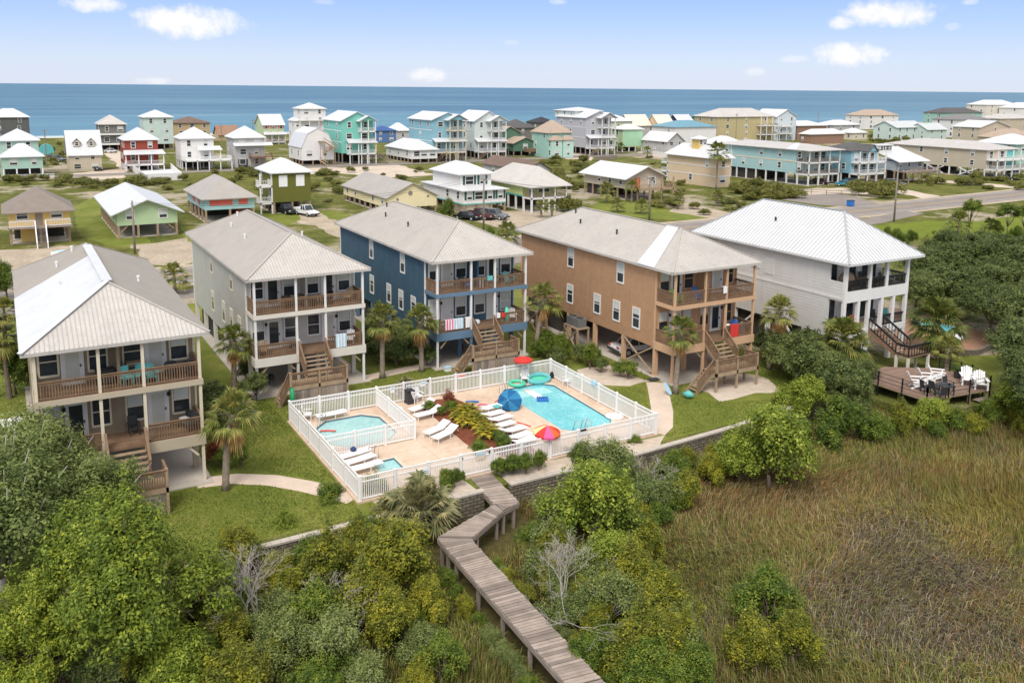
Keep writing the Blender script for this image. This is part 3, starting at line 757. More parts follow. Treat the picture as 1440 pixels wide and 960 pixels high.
# blue house
A = lambda u, v, z, w0=28.8, yf=61.1: (w0 + u, yf + v, z)
t = thing('kettle_grill', 'black kettle grill on the upper porch of the blue house', 'grill', A(2.55, .8, zu)); b = MB(); b.lathe([(0, .5), (.22, .56), (.30, .75), (.26, .95), (0, 1.05)], 14); b.build('bowl', MT['black'], t, smooth=True)
for k in range(3): b = MB(); b.beam((.1 * math.cos(k * 2.1), .1 * math.sin(k * 2.1), .58), (.25 * math.cos(k * 2.1), .25 * math.sin(k * 2.1), 0), .03); b.build('leg', MT['black'], t)
b = MB(); b.lathe([(0, 0), (.17, 0), (.2, .42), (.17, .42)], 12); o = b.build('bucket', MT['blue'], None, A(3.05, .6, zu + .1), 0, True); tag(o, 'bright blue bucket beside the grill on the blue house', 'bucket')
adirondack('turquoise Adirondack chair on the right end of the blue house upper porch', 'turq', A(7.0, .9, zu), .3)
table('white side table in the middle of the blue house upper porch', 'cloth', A(4.5, .6, zu), .5, .5, .75)
towel('turquoise towel on the centre rail of the blue house upper porch', 'turq', A(4.75, 0, 0)[0], 61.2, zu + .98, .5, .3)
for i, (u, w, m, m2, lab) in enumerate(((1.15, .8, 'cloth', 'pink', 'pink and white striped towel, left end of the blue house lower rail'), (1.95, .8, 'sky', 'cloth', 'pale blue striped towel beside the pink one on the blue house'), (2.75, .45, 'cloth', None, 'plain white towel nearest the stairs of the blue house'))):
    towel(lab, m, A(u, 0, 0)[0], 61.2, zl + .98, w, .8, m2=m2)
for u, m, lab in ((5.55, 'cloth', 'white shirt on the right lower rail of the blue house'), (6.0, 'red', 'small red cloth on the right lower rail of the blue house')): towel(lab, m, A(u, 0, 0)[0], 61.2, zl + .98, .35, .35, 'laundry', 'laundry')
b = MB(); b.tube([(0, 0, 0), (.02, 0, .6), (.03, 0, 1.35)], [.16, .19, .13], 10); o = b.build('float_mat', MT['mint'], None, A(6.45, .3, zl + .0), 0, True); tag(o, 'rolled mint green float mat standing on the blue house lower porch', 'float')
adirondack('white Adirondack chair, lower porch of the blue house, right end', 'cloth', A(7.35, .9, zl), -.4)
for u, m, lab in ((3.45, 'yellow', 'yellow beach bag heaped at the stair head of the blue house'), (3.75, 'navy', 'dark blue beach bag at the stair head of the blue house'), (4.15, 'cloth', 'white beach bag nearest the doors of the blue house')):
    b = MB(); b.lathe([(0, 0), (.25, .03), (.27, .25), (.18, .4), (0, .42)], 9); o = b.build('beach_bag', MT[m], None, A(u, .9 + .2 * (u > 4), zl), 0, True); tag(o, lab, 'bag')
# brown house
A = lambda u, v, z, w0=42.88, yf=49.5: (w0 + u, yf + v, z)
adirondack('lime green Adirondack chair on the left end of the brown house upper porch', 'lime', A(.95, .9, zu), .2)
adirondack('bright blue Adirondack chair under the upper left window of the brown house', 'blue', A(3.2, .9, zu), .3)
o = towel('white cloth hanging in the middle of the brown house upper rail', 'cloth', A(5.0, 0, 0)[0], 49.6, zu + .98, .4, .5)
adirondack('blue Adirondack chair on the lower porch of the brown house', 'blue', A(7.35, 1.0, zl), -.4)
towel('red towel hung over the lower rail of the brown house', 'red', A(6.2, 0, 0)[0], 49.6, zl + .98, .9, .95)
b = MB(); b.lathe([(0, 0), (.28, .02), (.33, .25), (.22, .5), (0, .55)], 10); o = b.build('laundry_pile', MT['cloth'], None, A(5.95, .55, zl + .45), 0, True); tag(o, 'white laundry heaped behind the red towel on the brown house', 'laundry')
table('dark porch table behind the laundry on the brown house', 'wicker', A(5.95, .6, zl), .6, .6, .45)
# white house porches
A = lambda u, v, z, w0=57.45, yf=46.2: (w0 + u, yf + v, z)
t = thing('egg_chair', 'big round tan wicker egg chair on the white house upper porch', 'chair', A(1.5, 1.1, 6.11)); b = MB(); b.lathe([(.1, .35), (.5, .45), (.62, .8), (.55, 1.15), (.3, 1.4), (0, 1.45)], 16); b.build('basket', mat('tan_wicker', (.33, .23, .15), .8, .25, 12), t, smooth=True); b = MB(); b.lathe([(.4, 0), (.4, .05), (.06, .08), (.06, .4)], 12); b.build('base', MT['black'], t)
table('long pale table on the white house upper porch', 'woodl', A(3.9, 1.2, 6.11), 1.8, .8, .74)
for i, (u, v, r) in enumerate(((3.4, .65, 3.1), (4.4, .65, 3.1), (3.4, 1.8, 0), (4.4, 1.8, 0))): porch_chair(('nearer left', 'nearer right', 'farther left', 'farther right')[i] + ' dark chair at the white house upper table', 'charcoal', A(u, v, 6.11), r)
porch_chair('white armchair at the right end of the white house upper porch', 'cloth', A(6.6, .9, 6.11), -.3); porch_chair('dark armchair beside the white armchair on the white house upper porch', 'charcoal', A(5.75, .9, 6.11), .2)
porch_chair('dark armchair behind the left columns of the white house lower porch', 'charcoal', A(.9, 1.0, 2.91), .4); porch_chair('red cushioned chair at the stair head of the white house', 'coral', A(2.35, .7, 2.91), 0)
table('pale low table on the white house lower porch', 'conc', A(2.2, 1.5, 2.91), 1.6, .8, .5); porch_chair('dark armchair right of the stair head of the white house', 'charcoal', A(5.4, 1.2, 2.91), -.3)
porch_chair('turquoise chair at the far right end of the white house lower porch', 'turq', A(6.8, 1.0, 2.91), -.2)

# ------------------------------------------------------------------ pool deck, pools
ZD = .12
from mathutils.geometry import tessellate_polygon
def holed(name, outer, holes, m, z, skirt=None):
    loops = [[Vector((x, y, 0)) for x, y in outer]] + [[Vector((x, y, 0)) for x, y in h] for h in holes]
    tri = tessellate_polygon(loops); pts = [p for l in loops for p in l]; b = MB()
    for a in tri:
        q = [pts[i] for i in a]
        if (q[1] - q[0]).cross(q[2] - q[0]).z < 0: q.reverse()
        b.face(*[(p.x, p.y, z) for p in q])
    if skirt is not None:
        for i, p in enumerate(outer): q = outer[(i + 1) % len(outer)]; b.face((*p, skirt), (*q, skirt), (*q, z), (*p, z))
    return b.build(name, m)
def octo(x0, x1, y0, y1, c): return [(x0 + c, y0), (x1 - c, y0), (x1, y0 + c), (x1, y1 - c), (x1 - c, y1), (x0 + c, y1), (x0, y1 - c), (x0, y0 + c)]
KP = octo(16.45, 20.85, 49.3, 54.25, .95)
BP = [(31.2, 44.95), (33.9, 45.0), (34.35, 45.55), (34.7, 53.2), (33.95, 54.1), (30.9, 54.1), (30.45, 53.5), (30.45, 45.55)]
SP = [(18.15, 44.65), (20.15, 44.5), (20.3, 46.65), (18.3, 46.75)]
SP = [gp(523.5, 651, ZD), gp(533, 663, ZD), gp(567.5, 656.7, ZD), gp(554, 643.5, ZD)]
def grow(P, k):
    c = Vector((sum(p[0] for p in P) / len(P), sum(p[1] for p in P) / len(P))); return [tuple(c + (Vector(p) - c) * (1 + k / (Vector(p) - c).length)) for p in P]
def deck_mat():
    g = G('pool_deck_concrete'); p = g.n('NewGeometry').outputs['Position']
    a = g.noise(p, .35, 4); b_ = g.noise(p, 2.5, 4); c = g.noise(p, 14, 2)
    f = g.math('ADD', g.math('MULTIPLY', a, .5), g.math('ADD', g.math('MULTIPLY', b_, .35), g.math('MULTIPLY', c, .15)))
    col = g.ramp(f, [(.34, (.47, .335, .24)), (.5, (.60, .455, .34)), (.66, (.68, .545, .43))])
    sep = g.n('SeparateXYZ'); g.set(sep.inputs[0], p)
    j = None
    for ax, per in (('X', 3.3), ('Y', 3.05)):
        fr = g.math('FRACT', g.math('DIVIDE', sep.outputs[ax], per)); q = g.math('LESS_THAN', g.math('ABSOLUTE', g.math('SUBTRACT', fr, .5)), .006); j = q if j is None else g.math('MAXIMUM', j, q)
    col = g.mix(g.math('MULTIPLY', j, .5), col, (.22, .17, .13))
    return g.fin(col, .8, .25)
struct(holed('pool_deck', [(15.2, 42.2), (35.6, 42.1), (35.75, 55.3), (15.2, 55.5)], [KP, BP, SP], deck_mat(), ZD, 0.0))
def water_mat(name, c0, c1, sc_=1.2):
    g = G(name); p = g.n('NewGeometry').outputs['Position']
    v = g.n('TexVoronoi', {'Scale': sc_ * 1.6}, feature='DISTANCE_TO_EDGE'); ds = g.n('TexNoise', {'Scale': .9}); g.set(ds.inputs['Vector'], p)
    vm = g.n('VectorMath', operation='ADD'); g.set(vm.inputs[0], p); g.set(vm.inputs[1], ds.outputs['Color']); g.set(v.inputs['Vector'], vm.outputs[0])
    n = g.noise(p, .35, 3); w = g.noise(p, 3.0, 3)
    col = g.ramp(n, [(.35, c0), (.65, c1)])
    col = g.mix(g.math('MULTIPLY', g.step(v.outputs['Distance'], .10, .0), .16), col, (.75, .92, .92))  # pale web of caustic light painted into the water colour
    g.bump(w, .25, .04)
    return g.fin(col, .10, .35)
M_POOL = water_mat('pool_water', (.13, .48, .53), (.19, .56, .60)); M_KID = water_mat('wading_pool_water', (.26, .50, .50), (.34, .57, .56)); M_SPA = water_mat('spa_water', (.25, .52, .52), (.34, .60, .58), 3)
M_TILE = mat('pool_tile', (.10, .15, .20), .4, .2, 8); M_COPE = mat('pool_coping', (.62, .53, .43), .7, .07, 3)
def pool(name, label, P, mw, tile=M_TILE, step=None):
    c = (sum(p[0] for p in P) / len(P), sum(p[1] for p in P) / len(P), 0); t = thing(name, label, 'pool', c); L = [(x - c[0], y - c[1]) for x, y in P]
    b = MB(); b.face(*[(x, y, .045) for x, y in L]); b.build('water', mw, t)
    I = grow(L, -.06); b = MB()
    for i in range(len(L)):
        j = (i + 1) % len(L); b.face((*L[i], ZD + .003), (*L[j], ZD + .003), (*I[j], ZD + .003), (*I[i], ZD + .003)); b.face((*I[j], .02), (*I[i], .02), (*I[i], ZD + .003), (*I[j], ZD + .003))
    b.build('tile_band', tile, t)
    O = grow(L, .30); O2 = L; b = MB()
    for i in range(len(L)):
        j = (i + 1) % len(L); b.face((*O[i], ZD + .008), (*O[j], ZD + .008), (*O2[j], ZD + .008), (*O2[i], ZD + .008))
    b.build('coping', M_COPE, t); return t, c
tb, cb = pool('swimming_pool', 'large turquoise swimming pool inside the white fence', BP, M_POOL)
b = MB()
for k in range(3): b.box(-1.55 + .1, 1.55 - .1, 3.5 - .42 * k, 3.92 - .42 * k, .047 + .0 * k, .049 + .002 * (2 - k))
b.build('entry_steps', water_mat('shallow_step_water', (.30, .62, .64), (.38, .68, .69)), tb)
def handrail(parent, x, y, z, rz, s=1.0, name='grab_rail'):
    me = _cache.setdefault(('hr', s), MB().tube([(0, -.35 * s, -.1), (0, -.33 * s, .55 * s), (0, -.1 * s, .72 * s), (0, .2 * s, .6 * s), (0, .42 * s, -.05)], .024, 7).mesh('grab_rail', MT['galv'], True)); put(name, me, parent, (x, y, z), rz)
for dx in (-.3, .3, .62): handrail(tb, -1.05 + dx, -4.55, ZD, 0)
for dx in (0, .4): handrail(tb, -1.85, 4.35 - dx, ZD, -1.2)
tk, ck = pool('wading_pool', 'pale octagonal wading pool in the inner fenced corner', KP, M_KID); handrail(tk, -1.75, 1.95, ZD, 2.3); handrail(tk, -1.5, 2.2, ZD, 2.3); handrail(tk, 2.0, -1.3, ZD, 1.2)
ts, cs_ = pool('spa_pool', 'small square spa pool near the front fence', SP, M_SPA)
L = grow([(x - cs_[0], y - cs_[1]) for x, y in SP], -.45); b = MB(); b.face(*[(x, y, .049) for x, y in L]); b.build('spa_bench', M_SPA, ts)
handrail(ts, -.5, 1.45, ZD, 0); handrail(ts, -.1, 1.45, ZD, 0)

# ------------------------------------------------------------------ white picket pool fence: each straight run is a thing of bays and posts
M_VINYL = mat('white_vinyl', (.82, .80, .78), .5, .03, 2)
def fence_run(label, p, q, bay=2.05, hgt=1.37, gate=None, z=ZD):
    P, Q = Vector(p), Vector(q); L = (Q - P).length; n = max(1, round(L / bay)); t = thing('pool_fence', label, 'fence', (P.x, P.y, z), math.atan2(Q.y - P.y, Q.x - P.x), 'white picket fences of the pool'); w = L / n
    me = MB(); a, c = .07, w - .07
    for zz, hh in ((.08, .07), (hgt - .34, .06), (hgt - .07, .07)): me.box(a, c, -.03, .03, zz, zz + hh)
    k = int((c - a) / .105)
    for i in range(k):
        x = a + (i + .5) * (c - a) / k; me.box(x - .023, x + .023, -.012, .012, .15, hgt - .34)
        me.box(x - .018, x + .018, -.012, .012, hgt - .28, hgt - .07)
    me = me.mesh('fence_panel', M_VINYL)
    po = MB(); po.box(-.065, .065, -.065, .065, 0, hgt + .03); i0 = len(po.v); po.face((-.085, -.085, hgt + .03), (.085, -.085, hgt + .03), (.085, .085, hgt + .03), (-.085, .085, hgt + .03))
    top = (0, 0, hgt + .11)
    cr = [(-.085, -.085, hgt + .03), (.085, -.085, hgt + .03), (.085, .085, hgt + .03), (-.085, .085, hgt + .03)]
    for i in range(4): po.face(cr[i], cr[(i + 1) % 4], top)
    pm = po.mesh('fence_post', M_VINYL)
    for i in range(n):
        if gate is not None and i == gate:
            g = put('gate', me, t, (w * i, 0, .03)); h = MB(); h.box(w - .22, w - .12, -.06, -.03, hgt - .25, hgt - .1); h.build('latch', MT['black'], g)
            for zz in (.2, hgt - .3): h = MB(); h.box(.06, .13, -.06, -.03, zz, zz + .12); h.build('hinge', MT['black'], g)
        else: put('fence_panel', me, t, (w * i, 0, 0))
    for i in range(n + 1): put('fence_post', pm, t, (w * i, 0, 0))
    return t
fence_run('back run of the white pool fence, below the pale grey and blue houses', (15.35, 55.35), (35.6, 55.1), gate=4)
fence_run('left run of the white pool fence, beside the lawn', (15.35, 42.35), (15.35, 55.3), gate=0)
fence_run('right run of the white pool fence, facing the brown house', (35.4, 42.2), (35.6, 55.05))
fence_run('front run of the white pool fence, with the boardwalk gate', (15.4, 42.3), (35.35, 42.2), gate=3)
c0 = gp(583, 617, ZD); c1 = gp(474, 643, ZD)
fence_run('inner white fence along the front of the wading pool', (15.45, c0[1] - .05), (c0[0], c0[1]), 2.0, 1.3)
fence_run('inner white fence on the right of the wading pool', (c0[0], c0[1] + .05), (c0[0] + .05, 55.2), 2.0, 1.3)

# small signs on the fence: blank plates, as no lettering can be read at this size
for (x, y, z, w, h, rz, lab, m) in ((28.0, 55.17, 1.1, .62, .3, 0, 'white sign with a red band on the back pool fence', 'cloth'), (22.6, 55.23, .9, .3, .42, 0, 'small white sign on the back fence by the trash bin', 'cloth'), (24.9, 55.2, 1.0, .38, .36, 0, 'white sign right of the back fence gate', 'cloth'),
                                 (29.7, 42.16, 1.15, .5, .42, 0, 'sign plate on the front fence below the striped umbrella', 'cloth'), (19.0, 42.2, .62, .72, .52, 0, 'white sign on the front fence near the spa', 'cloth'), (22.6, 42.16, 1.05, .6, .45, 0, 'cream sign on the boardwalk gate', 'trim')):
    t = thing('sign', lab, 'sign', (x, y, z), rz); b = MB(); b.box(-w / 2, w / 2, -.02, .0, 0, h); b.build('plate', MT[m], t)
    b = MB(); b.box(-w / 2 + .03, w / 2 - .03, -.026, -.021, h * .55, h * .9); b.build('band', MT['coral' if 'red' in lab else 'charcoal' if 'striped' in lab else 'sky'], t)

# ------------------------------------------------------------------ pool furniture
def lounger(label, foot, head, m='cloth', z=ZD, tilt=.42):
    F, Hd = Vector(foot), Vector(head); d = Hd - F; rz = math.atan2(d.y, d.x)
    if 'lo' not in _cache:
        fr = MB()
        for y in (-.3, .3): fr.beam((0, y, .34), (1.28, y, .34), .045)
        for x in (.0, 1.28): fr.beam((x, -.3, .34), (x, .3, .34), .045)
        lg = MB(); lg.beam((0, 0, .33), (0, 0, 0), .045)
        se = MB()
        for i in range(11): x = .03 + i * .115; se.box(x, x + .105, -.29, .29, .355, .37)
        bk = MB()
        for y in (-.3, .3): bk.beam((0, y, 0), (.72, y, 0), .045)
        for i in range(6): x = .02 + i * .118; bk.box(x, x + .108, -.29, .29, .012, .027)
        pr = MB(); pr.beam((.5, 0, 0), (.62, 0, -.42), .03)
        _cache['lo'] = [a.mesh(n, MT['cloth']) for a, n in ((fr, 'frame'), (lg, 'leg'), (se, 'seat'), (bk, 'backrest'), (pr, 'prop'))]
    fr, lg, se, bk, pr = _cache['lo']; t = thing('sun_lounger', label, 'lounger', (F.x, F.y, z), rz, 'white sun loungers on the pool deck')
    put('frame', fr, t); put('seat', se, t); o = put('backrest', bk, t, (1.3, 0, .345)); o.rotation_euler = (0, -tilt, 0)
    for x in (.08, 1.2):
        for y in (-.27, .27): put('leg', lg, t, (x, y, 0))
    for y in (-.25, .25): put('prop', pr, o, (0, y, 0))
    return t
g_ = lambda x, y: gp(x, y, ZD)
for lab, f, h in (('white lounger, upper of the pair left of the mulch bed top', (578, 583), (613, 571)), ('white lounger, lower of the pair left of the mulch bed top', (584, 591), (622, 582)), ('white lounger with raised back, upper of the pair at the red mulch', (599, 616), (637, 600)), ('white lounger with raised back, lower of the pair at the red mulch', (611, 623), (650, 605))):
    lounger(lab, g_(*f), g_(*h))
for lab, f, h in (('white lounger with a dark towel ball, farthest of three left of the spa', (478, 650), (510, 641)), ('white lounger, middle of the three left of the spa', (484, 659), (514, 650)), ('white lounger, nearest the front fence of three left of the spa', (492, 668), (526, 659))):
    lounger(lab, g_(*f), g_(*h), tilt=.05)
for i, (lab, f, h) in enumerate((('white lounger with a teal towel, farthest of the row facing the pool', (703, 575), (676, 582)), ('white lounger, second in the row facing the pool', (707, 584), (680, 591)), ('white lounger, third in the row, by the pink noodle', (718, 590), (691, 598)), ('white lounger, fourth in the row facing the pool', (722, 599), (695, 607)), ('white lounger, fifth in the row facing the pool', (738, 606), (708, 614)), ('white lounger, sixth in the row facing the pool', (745, 614), (722, 622)), ('white lounger, nearest the front fence in the row facing the pool', (752, 620), (730, 629)))):
    lounger(lab, g_(*f), g_(*h), tilt=.30)
def flat_towel(lab, x, y, z, m, w=.6, l=.9, rz=0):
    b = MB(); n = 5
    for i in range(n): b.box(-w / 2, w / 2, -l / 2 + l * i / n, -l / 2 + l * (i + 1) / n, 0 if i % 2 else .008, .03 + .012 * (i % 2))
    o = b.build('towel', MT[m], None, (x, y, z), rz); tag(o, lab, 'towel')
p = g_(699, 579); flat_towel('teal towel lying on the farthest lounger of the pool row', p[0], p[1], ZD + .39, 'turq', .5, .55, .3)
b = MB(); b.lathe([(0, 0), (.17, .03), (.2, .14), (.1, .24), (0, .25)], 9); p = g_(497, 642); o = b.build('towel', MT['navy'], None, (*p, ZD + .38), 0, True); tag(o, 'dark blue towel bundled on a lounger by the spa', 'towel')
def umbrella(label, x, y, z, hgt, r, mats, tilt=0, az=0, name='patio_umbrella', drop=.32, nseg=8):
    t = thing(name, label, 'umbrella', (x, y, z)); b = MB(); b.tube([(0, 0, 0), (0, 0, hgt)], .025, 8); b.build('pole', MT['cloth'], t); b = MB(); b.lathe([(0, 0), (.25, 0), (.24, .07), (.05, .1)], 12); b.build('base', MT['charcoal'], t)
    c = MB(); sub = 3; n = nseg * sub
    for k in range(n):
        a0, a1 = 2 * math.pi * k / n, 2 * math.pi * (k + 1) / n; c.m = (k // sub) % len(mats)
        def pt(a, f, dz=0):
            sag = 1 - .05 * (1 - abs(((a / (2 * math.pi) * nseg) % 1) - .5) * 2); return (r * f * math.cos(a) * sag, r * f * math.sin(a) * sag, -drop * f ** 1.4 + dz)
        for f0, f1 in ((0.001, .35), (.35, .7), (.7, 1)): c.face(pt(a0, f0), pt(a0, f1), pt(a1, f1), pt(a1, f0))
        c.face(pt(a0, 1), pt(a0, 1, -.14), pt(a1, 1, -.14), pt(a1, 1))
    o = c.build('canopy', [MT[m] if isinstance(m, str) else m for m in mats], t, (0, 0, hgt), 0); o.rotation_euler = (tilt * math.cos(az), tilt * math.sin(az), 0)
    rb = MB()
    for k in range(nseg): a = 2 * math.pi * k / nseg; rb.beam((0, 0, -.03), (r * .98 * math.cos(a), r * .98 * math.sin(a), -drop - .03), .02)
    rb.build('ribs', MT['galv'], o)
    return t
p = gp(741, 536, ZD); umbrella('red flat topped umbrella over the back corner of the pool deck', p[0] - .35, p[1], ZD, 2.0, .72, ['red'], .0, 0, drop=.22)
MB_BLUE = mat('blue_canvas', (.012, .115, .285), .8, .25, 3); MT['canvas_blue2'] = mat('blue_canvas_light', (.03, .20, .38), .8, .2, 3); MT['canvas_blue'] = MB_BLUE
p = g_(714, 577); t = umbrella('blue canvas umbrella tipped over at the pool edge', p[0], p[1], ZD, .8, .86, ['canvas_blue', 'canvas_blue2'], 0, 0, drop=.45)
c = [x for x in t.children if x.name.startswith('canopy')][0]; c.rotation_euler = (RD(34), RD(-46), 0)
p = g_(769, 640); umbrella('red, pink and yellow umbrella beside the pool ladder', p[0], p[1], ZD, 1.9, .84, ['yellow', 'pink', 'orange', 'yellow', 'red', 'pink', 'orange', 'red'], .1, 0, drop=.42)
def lawn_chair(label, x, y, rz, m='cloth', z=ZD):
    key = ('lc', m)
    if key not in _cache:
        a = MB(); a.box(-.28, .28, -.25, .25, .38, .43); k = MB()
        for i in range(5): k.beam((-.22 + i * .11, .25, .42), (-.24 + i * .12, .38, .92), .085, .03)
        k.beam((-.28, .38, .92), (.28, .38, .92), .06); l = MB(); l.beam((0, 0, .4), (0, 0, 0), .05); r = MB(); r.box(-.035, .035, -.28, .3, .6, .63)
        _cache[key] = [q.mesh(n, MT[m]) for q, n in ((a, 'seat'), (k, 'backrest'), (l, 'leg'), (r, 'armrest'))]
    a, k, l, r = _cache[key]; t = thing('plastic_chair', label, 'chair', (x, y, z), rz); put('seat', a, t); put('backrest', k, t)
    for sx in (-.26, .26):
        put('armrest', r, t, (sx * 1.15, 0, 0))
        for sy in (-.22, .24): put('leg', l, t, (sx, sy, 0))
for lab, px, rz in (('white plastic chair under the red umbrella', (738, 538), -.5), ('white plastic chair against the right fence', (798, 542), -1.4), ('white plastic chair in the left corner by the wading pool', (433, 590), 1.2), ('white plastic chair beside the black trash bin', (588, 564), .2), ('white plastic chair turned away by the back gate', (581, 566), 2.2)):
    p = g_(*px); lawn_chair(lab, p[0], p[1], rz)
p = g_(466, 588); lounger('white lounger along the back fence behind the wading pool', (p[0] - 1.0, p[1]), (p[0] + 1.0, p[1] + .05), tilt=.05)
t = thing('trash_bin', 'black wheeled trash bin at the back pool fence', 'bin', (*g_(576, 567), ZD)); b = MB(); b.prism([(-.24, -.26), (.24, -.26), (.27, .27), (-.27, .27)], .05, .92); b.build('body', MT['charcoal'], t); b = MB(); b.box(-.29, .29, -.3, .3, .92, .99); b.box(-.2, .2, .28, .34, .86, .9); b.build('lid', MT['black'], t)
for x in (-.24, .24): b = MB(); b.tube([(x - .04, .24, .1), (x + .04, .24, .1)], .1, 10); b.build('wheel', MT['rubber'], t)
def ring(label, x, y, z, R0, r0, m, name='pool_float', rx=0, cat='float', n=20):
    b = MB(); pts = [(R0 * math.cos(2 * math.pi * k / n), R0 * math.sin(2 * math.pi * k / n), r0) for k in range(n + 1)]; b.tube(pts, r0, 8, False); o = b.build(name, MT[m] if isinstance(m, str) else m, None, (x, y, z), 0, True); o.rotation_euler = (rx, 0, 0); tag(o, label, cat); return o
p = g_(727, 541); ring('mint green inflatable ring on the back deck left of the chair', p[0], p[1], ZD, .55, .13, 'mint')
p = g_(679, 572); ring('pink hoop on the deck by the lounger row', p[0], p[1], ZD, .42, .045, 'pink')
t = thing('inflatable_boat', 'turquoise inflatable boat propped in the back corner of the deck', 'float', (*g_(757, 536), ZD + .1), -.1); b = MB(); n = 24
pts = [(.85 * math.cos(2 * math.pi * k / n), .48 * math.sin(2 * math.pi * k / n), .16 + .0 * k) for k in range(n + 1)]; b.tube(pts, .17, 8, False); b.build('tube', MT['turq'], t, smooth=True); b = MB(); b.prism([(p_[0] * .9, p_[1] * .9) for p_ in pts[:-1]], .04, .1); b.build('floor', MT['mint'], t); t.rotation_euler = (RD(20), 0, -.1)
def noodle(label, a, c, z, m, r=.045):
    A_, C_ = Vector((*a, z + r)), Vector((*c, z + r)); mid = (A_ + C_) / 2 + Vector((.06, .08, 0)); b = MB(); b.tube([A_ - A_, mid - A_, C_ - A_], r, 8); o = b.build('pool_noodle', MT[m], None, A_, 0, True); tag(o, label, 'pool noodle')
noodle('blue foam noodle on the deck above the lounger row', g_(655, 566), g_(673, 566), ZD, 'blue', .07); noodle('long pink noodle between loungers and pool', g_(720, 593), g_(746, 600), ZD, 'coral'); noodle('red pole lying near the pool steps', g_(696, 566), g_(710, 557), ZD, 'red', .03)
noodle('orange noodle floating in the wading pool', gp(450, 607, .05), gp(472, 607, .05), .05, 'coral', .06)
def raft(label, px, w, l, rz, m, m2=None):
    p = gp(*px, .05); b = MB(); n = 5
    for i in range(n): x0 = -w / 2 + w * i / n; b.tube([(x0 + w / n / 2, -l / 2, .05), (x0 + w / n / 2, l / 2, .05)], w / n / 2, 8)
    o = b.build('pool_raft', MT[m], None, (*p, .05), rz, True); tag(o, label, 'float')
raft('white inflatable raft floating in the swimming pool', (749, 554), .62, 1.9, .0, 'cloth'); raft('blue inflatable raft floating beside the white one', (763, 562), .85, .8, -.5, 'blue')
p = g_(864, 585); b = MB(); b.lathe([(0, 0), (.62, 0), (.62, .03), (.5, .06), (0, .07)], 18); o = b.build('skimmer_lid', MT['cloth'], None, (*p, ZD), 0); tag(o, 'white round lid on the deck at the right end of the pool', 'lid')
towel('bright blue towel hung on the right pool fence', 'sky', 35.52, gp(846, 560, ZD)[1], ZD + 1.38, .55, .5, axis='y')
p = g_(776, 531); b = MB(); b.lathe([(.2, 0), (.17, .25), (.1, .45), (0, .47)], 12); o = b.build('pump_cover', MT['black'], None, (*p, ZD)); tag(o, 'black bucket in the back right fence corner', 'bucket')
# planting bed in the deck
BED = [(24.0, 53.6), (25.2, 54.5), (26.9, 54.3), (27.3, 51), (27.3, 47.2), (27.1, 43.0), (25.4, 43.0), (23.9, 46.0)]
b = MB(); b.prism(rough_poly(BED, .8, .1, 3), ZD, ZD + .05); o = b.build('mulch_bed', sand_mat('red_mulch', (.11, .032, .018), (.24, .085, .045))); tag(o, 'long bed of red mulch dividing the pool deck', 'planting bed')

# ------------------------------------------------------------------ retaining walls
def block_mat():
    g = G('wall_block'); p = g.n('NewGeometry').outputs['Position']; mp = g.n('Mapping'); mp.inputs['Rotation'].default_value = (RD(90), 0, 0); g.set(mp.inputs[0], p)
    br = g.n('TexBrick', {'Scale': 1.0, 'Mortar Size': .025, 'Brick Width': .46, 'Row Height': .2, 'Bias': 0.0}); g.set(br.inputs['Vector'], mp.outputs[0])
    br.inputs['Color1'].default_value = (.20, .165, .125, 1); br.inputs['Color2'].default_value = (.30, .255, .20, 1); br.inputs['Mortar'].default_value = (.05, .045, .035, 1)
    n = g.noise(p, 5, 4); g.bump(g.math('ADD', g.math('MULTIPLY', g.math('SUBTRACT', 1.0, br.outputs['Fac']), 1.0), n), .8, .05)
    return g.fin(g.mix(g.math('MULTIPLY', n, .7), br.outputs['Color'], (.10, .085, .06)), .9, .15)
M_BLOCK = block_mat()
def wall_run(label, pts):
    o = Vector((*pts[0], 0)); t = thing('retaining_wall', label, 'wall', o)
    for p, q in zip(pts, pts[1:]):
        P, Q = Vector(p), Vector(q); d = (Q - P).normalized(); n = Vector((d.y, -d.x)); b = MB()
        b.prism([tuple(P - o.xy), tuple(P - o.xy + n * .28), tuple(Q - o.xy + n * .28), tuple(Q - o.xy)], -1.32, .02); b.build('block_face', M_BLOCK, t)
        c = MB(); L = (Q - P).length; k = max(1, int(L / .46))
        for i in range(k):
            a0, a1 = P + d * (L * i / k + .008) - o.xy, P + d * (L * (i + 1) / k - .008) - o.xy; c.prism([tuple(a0 - n * .04), tuple(a0 + n * .34), tuple(a1 + n * .34), tuple(a1 - n * .04)], .022, .13)
        c.build('cap', MT['conc'], t)
wall_run('low block retaining wall left of the boardwalk', [(6.0, 40.2), (10.0, 40.28), (21.85, 40.53)])
wall_run('low block retaining wall right of the boardwalk, toward the white house', [(23.5, 40.5), (32.0, 40.43), (40.8, 40.93), (46.3, 41.68), (53.4, 42.55)])

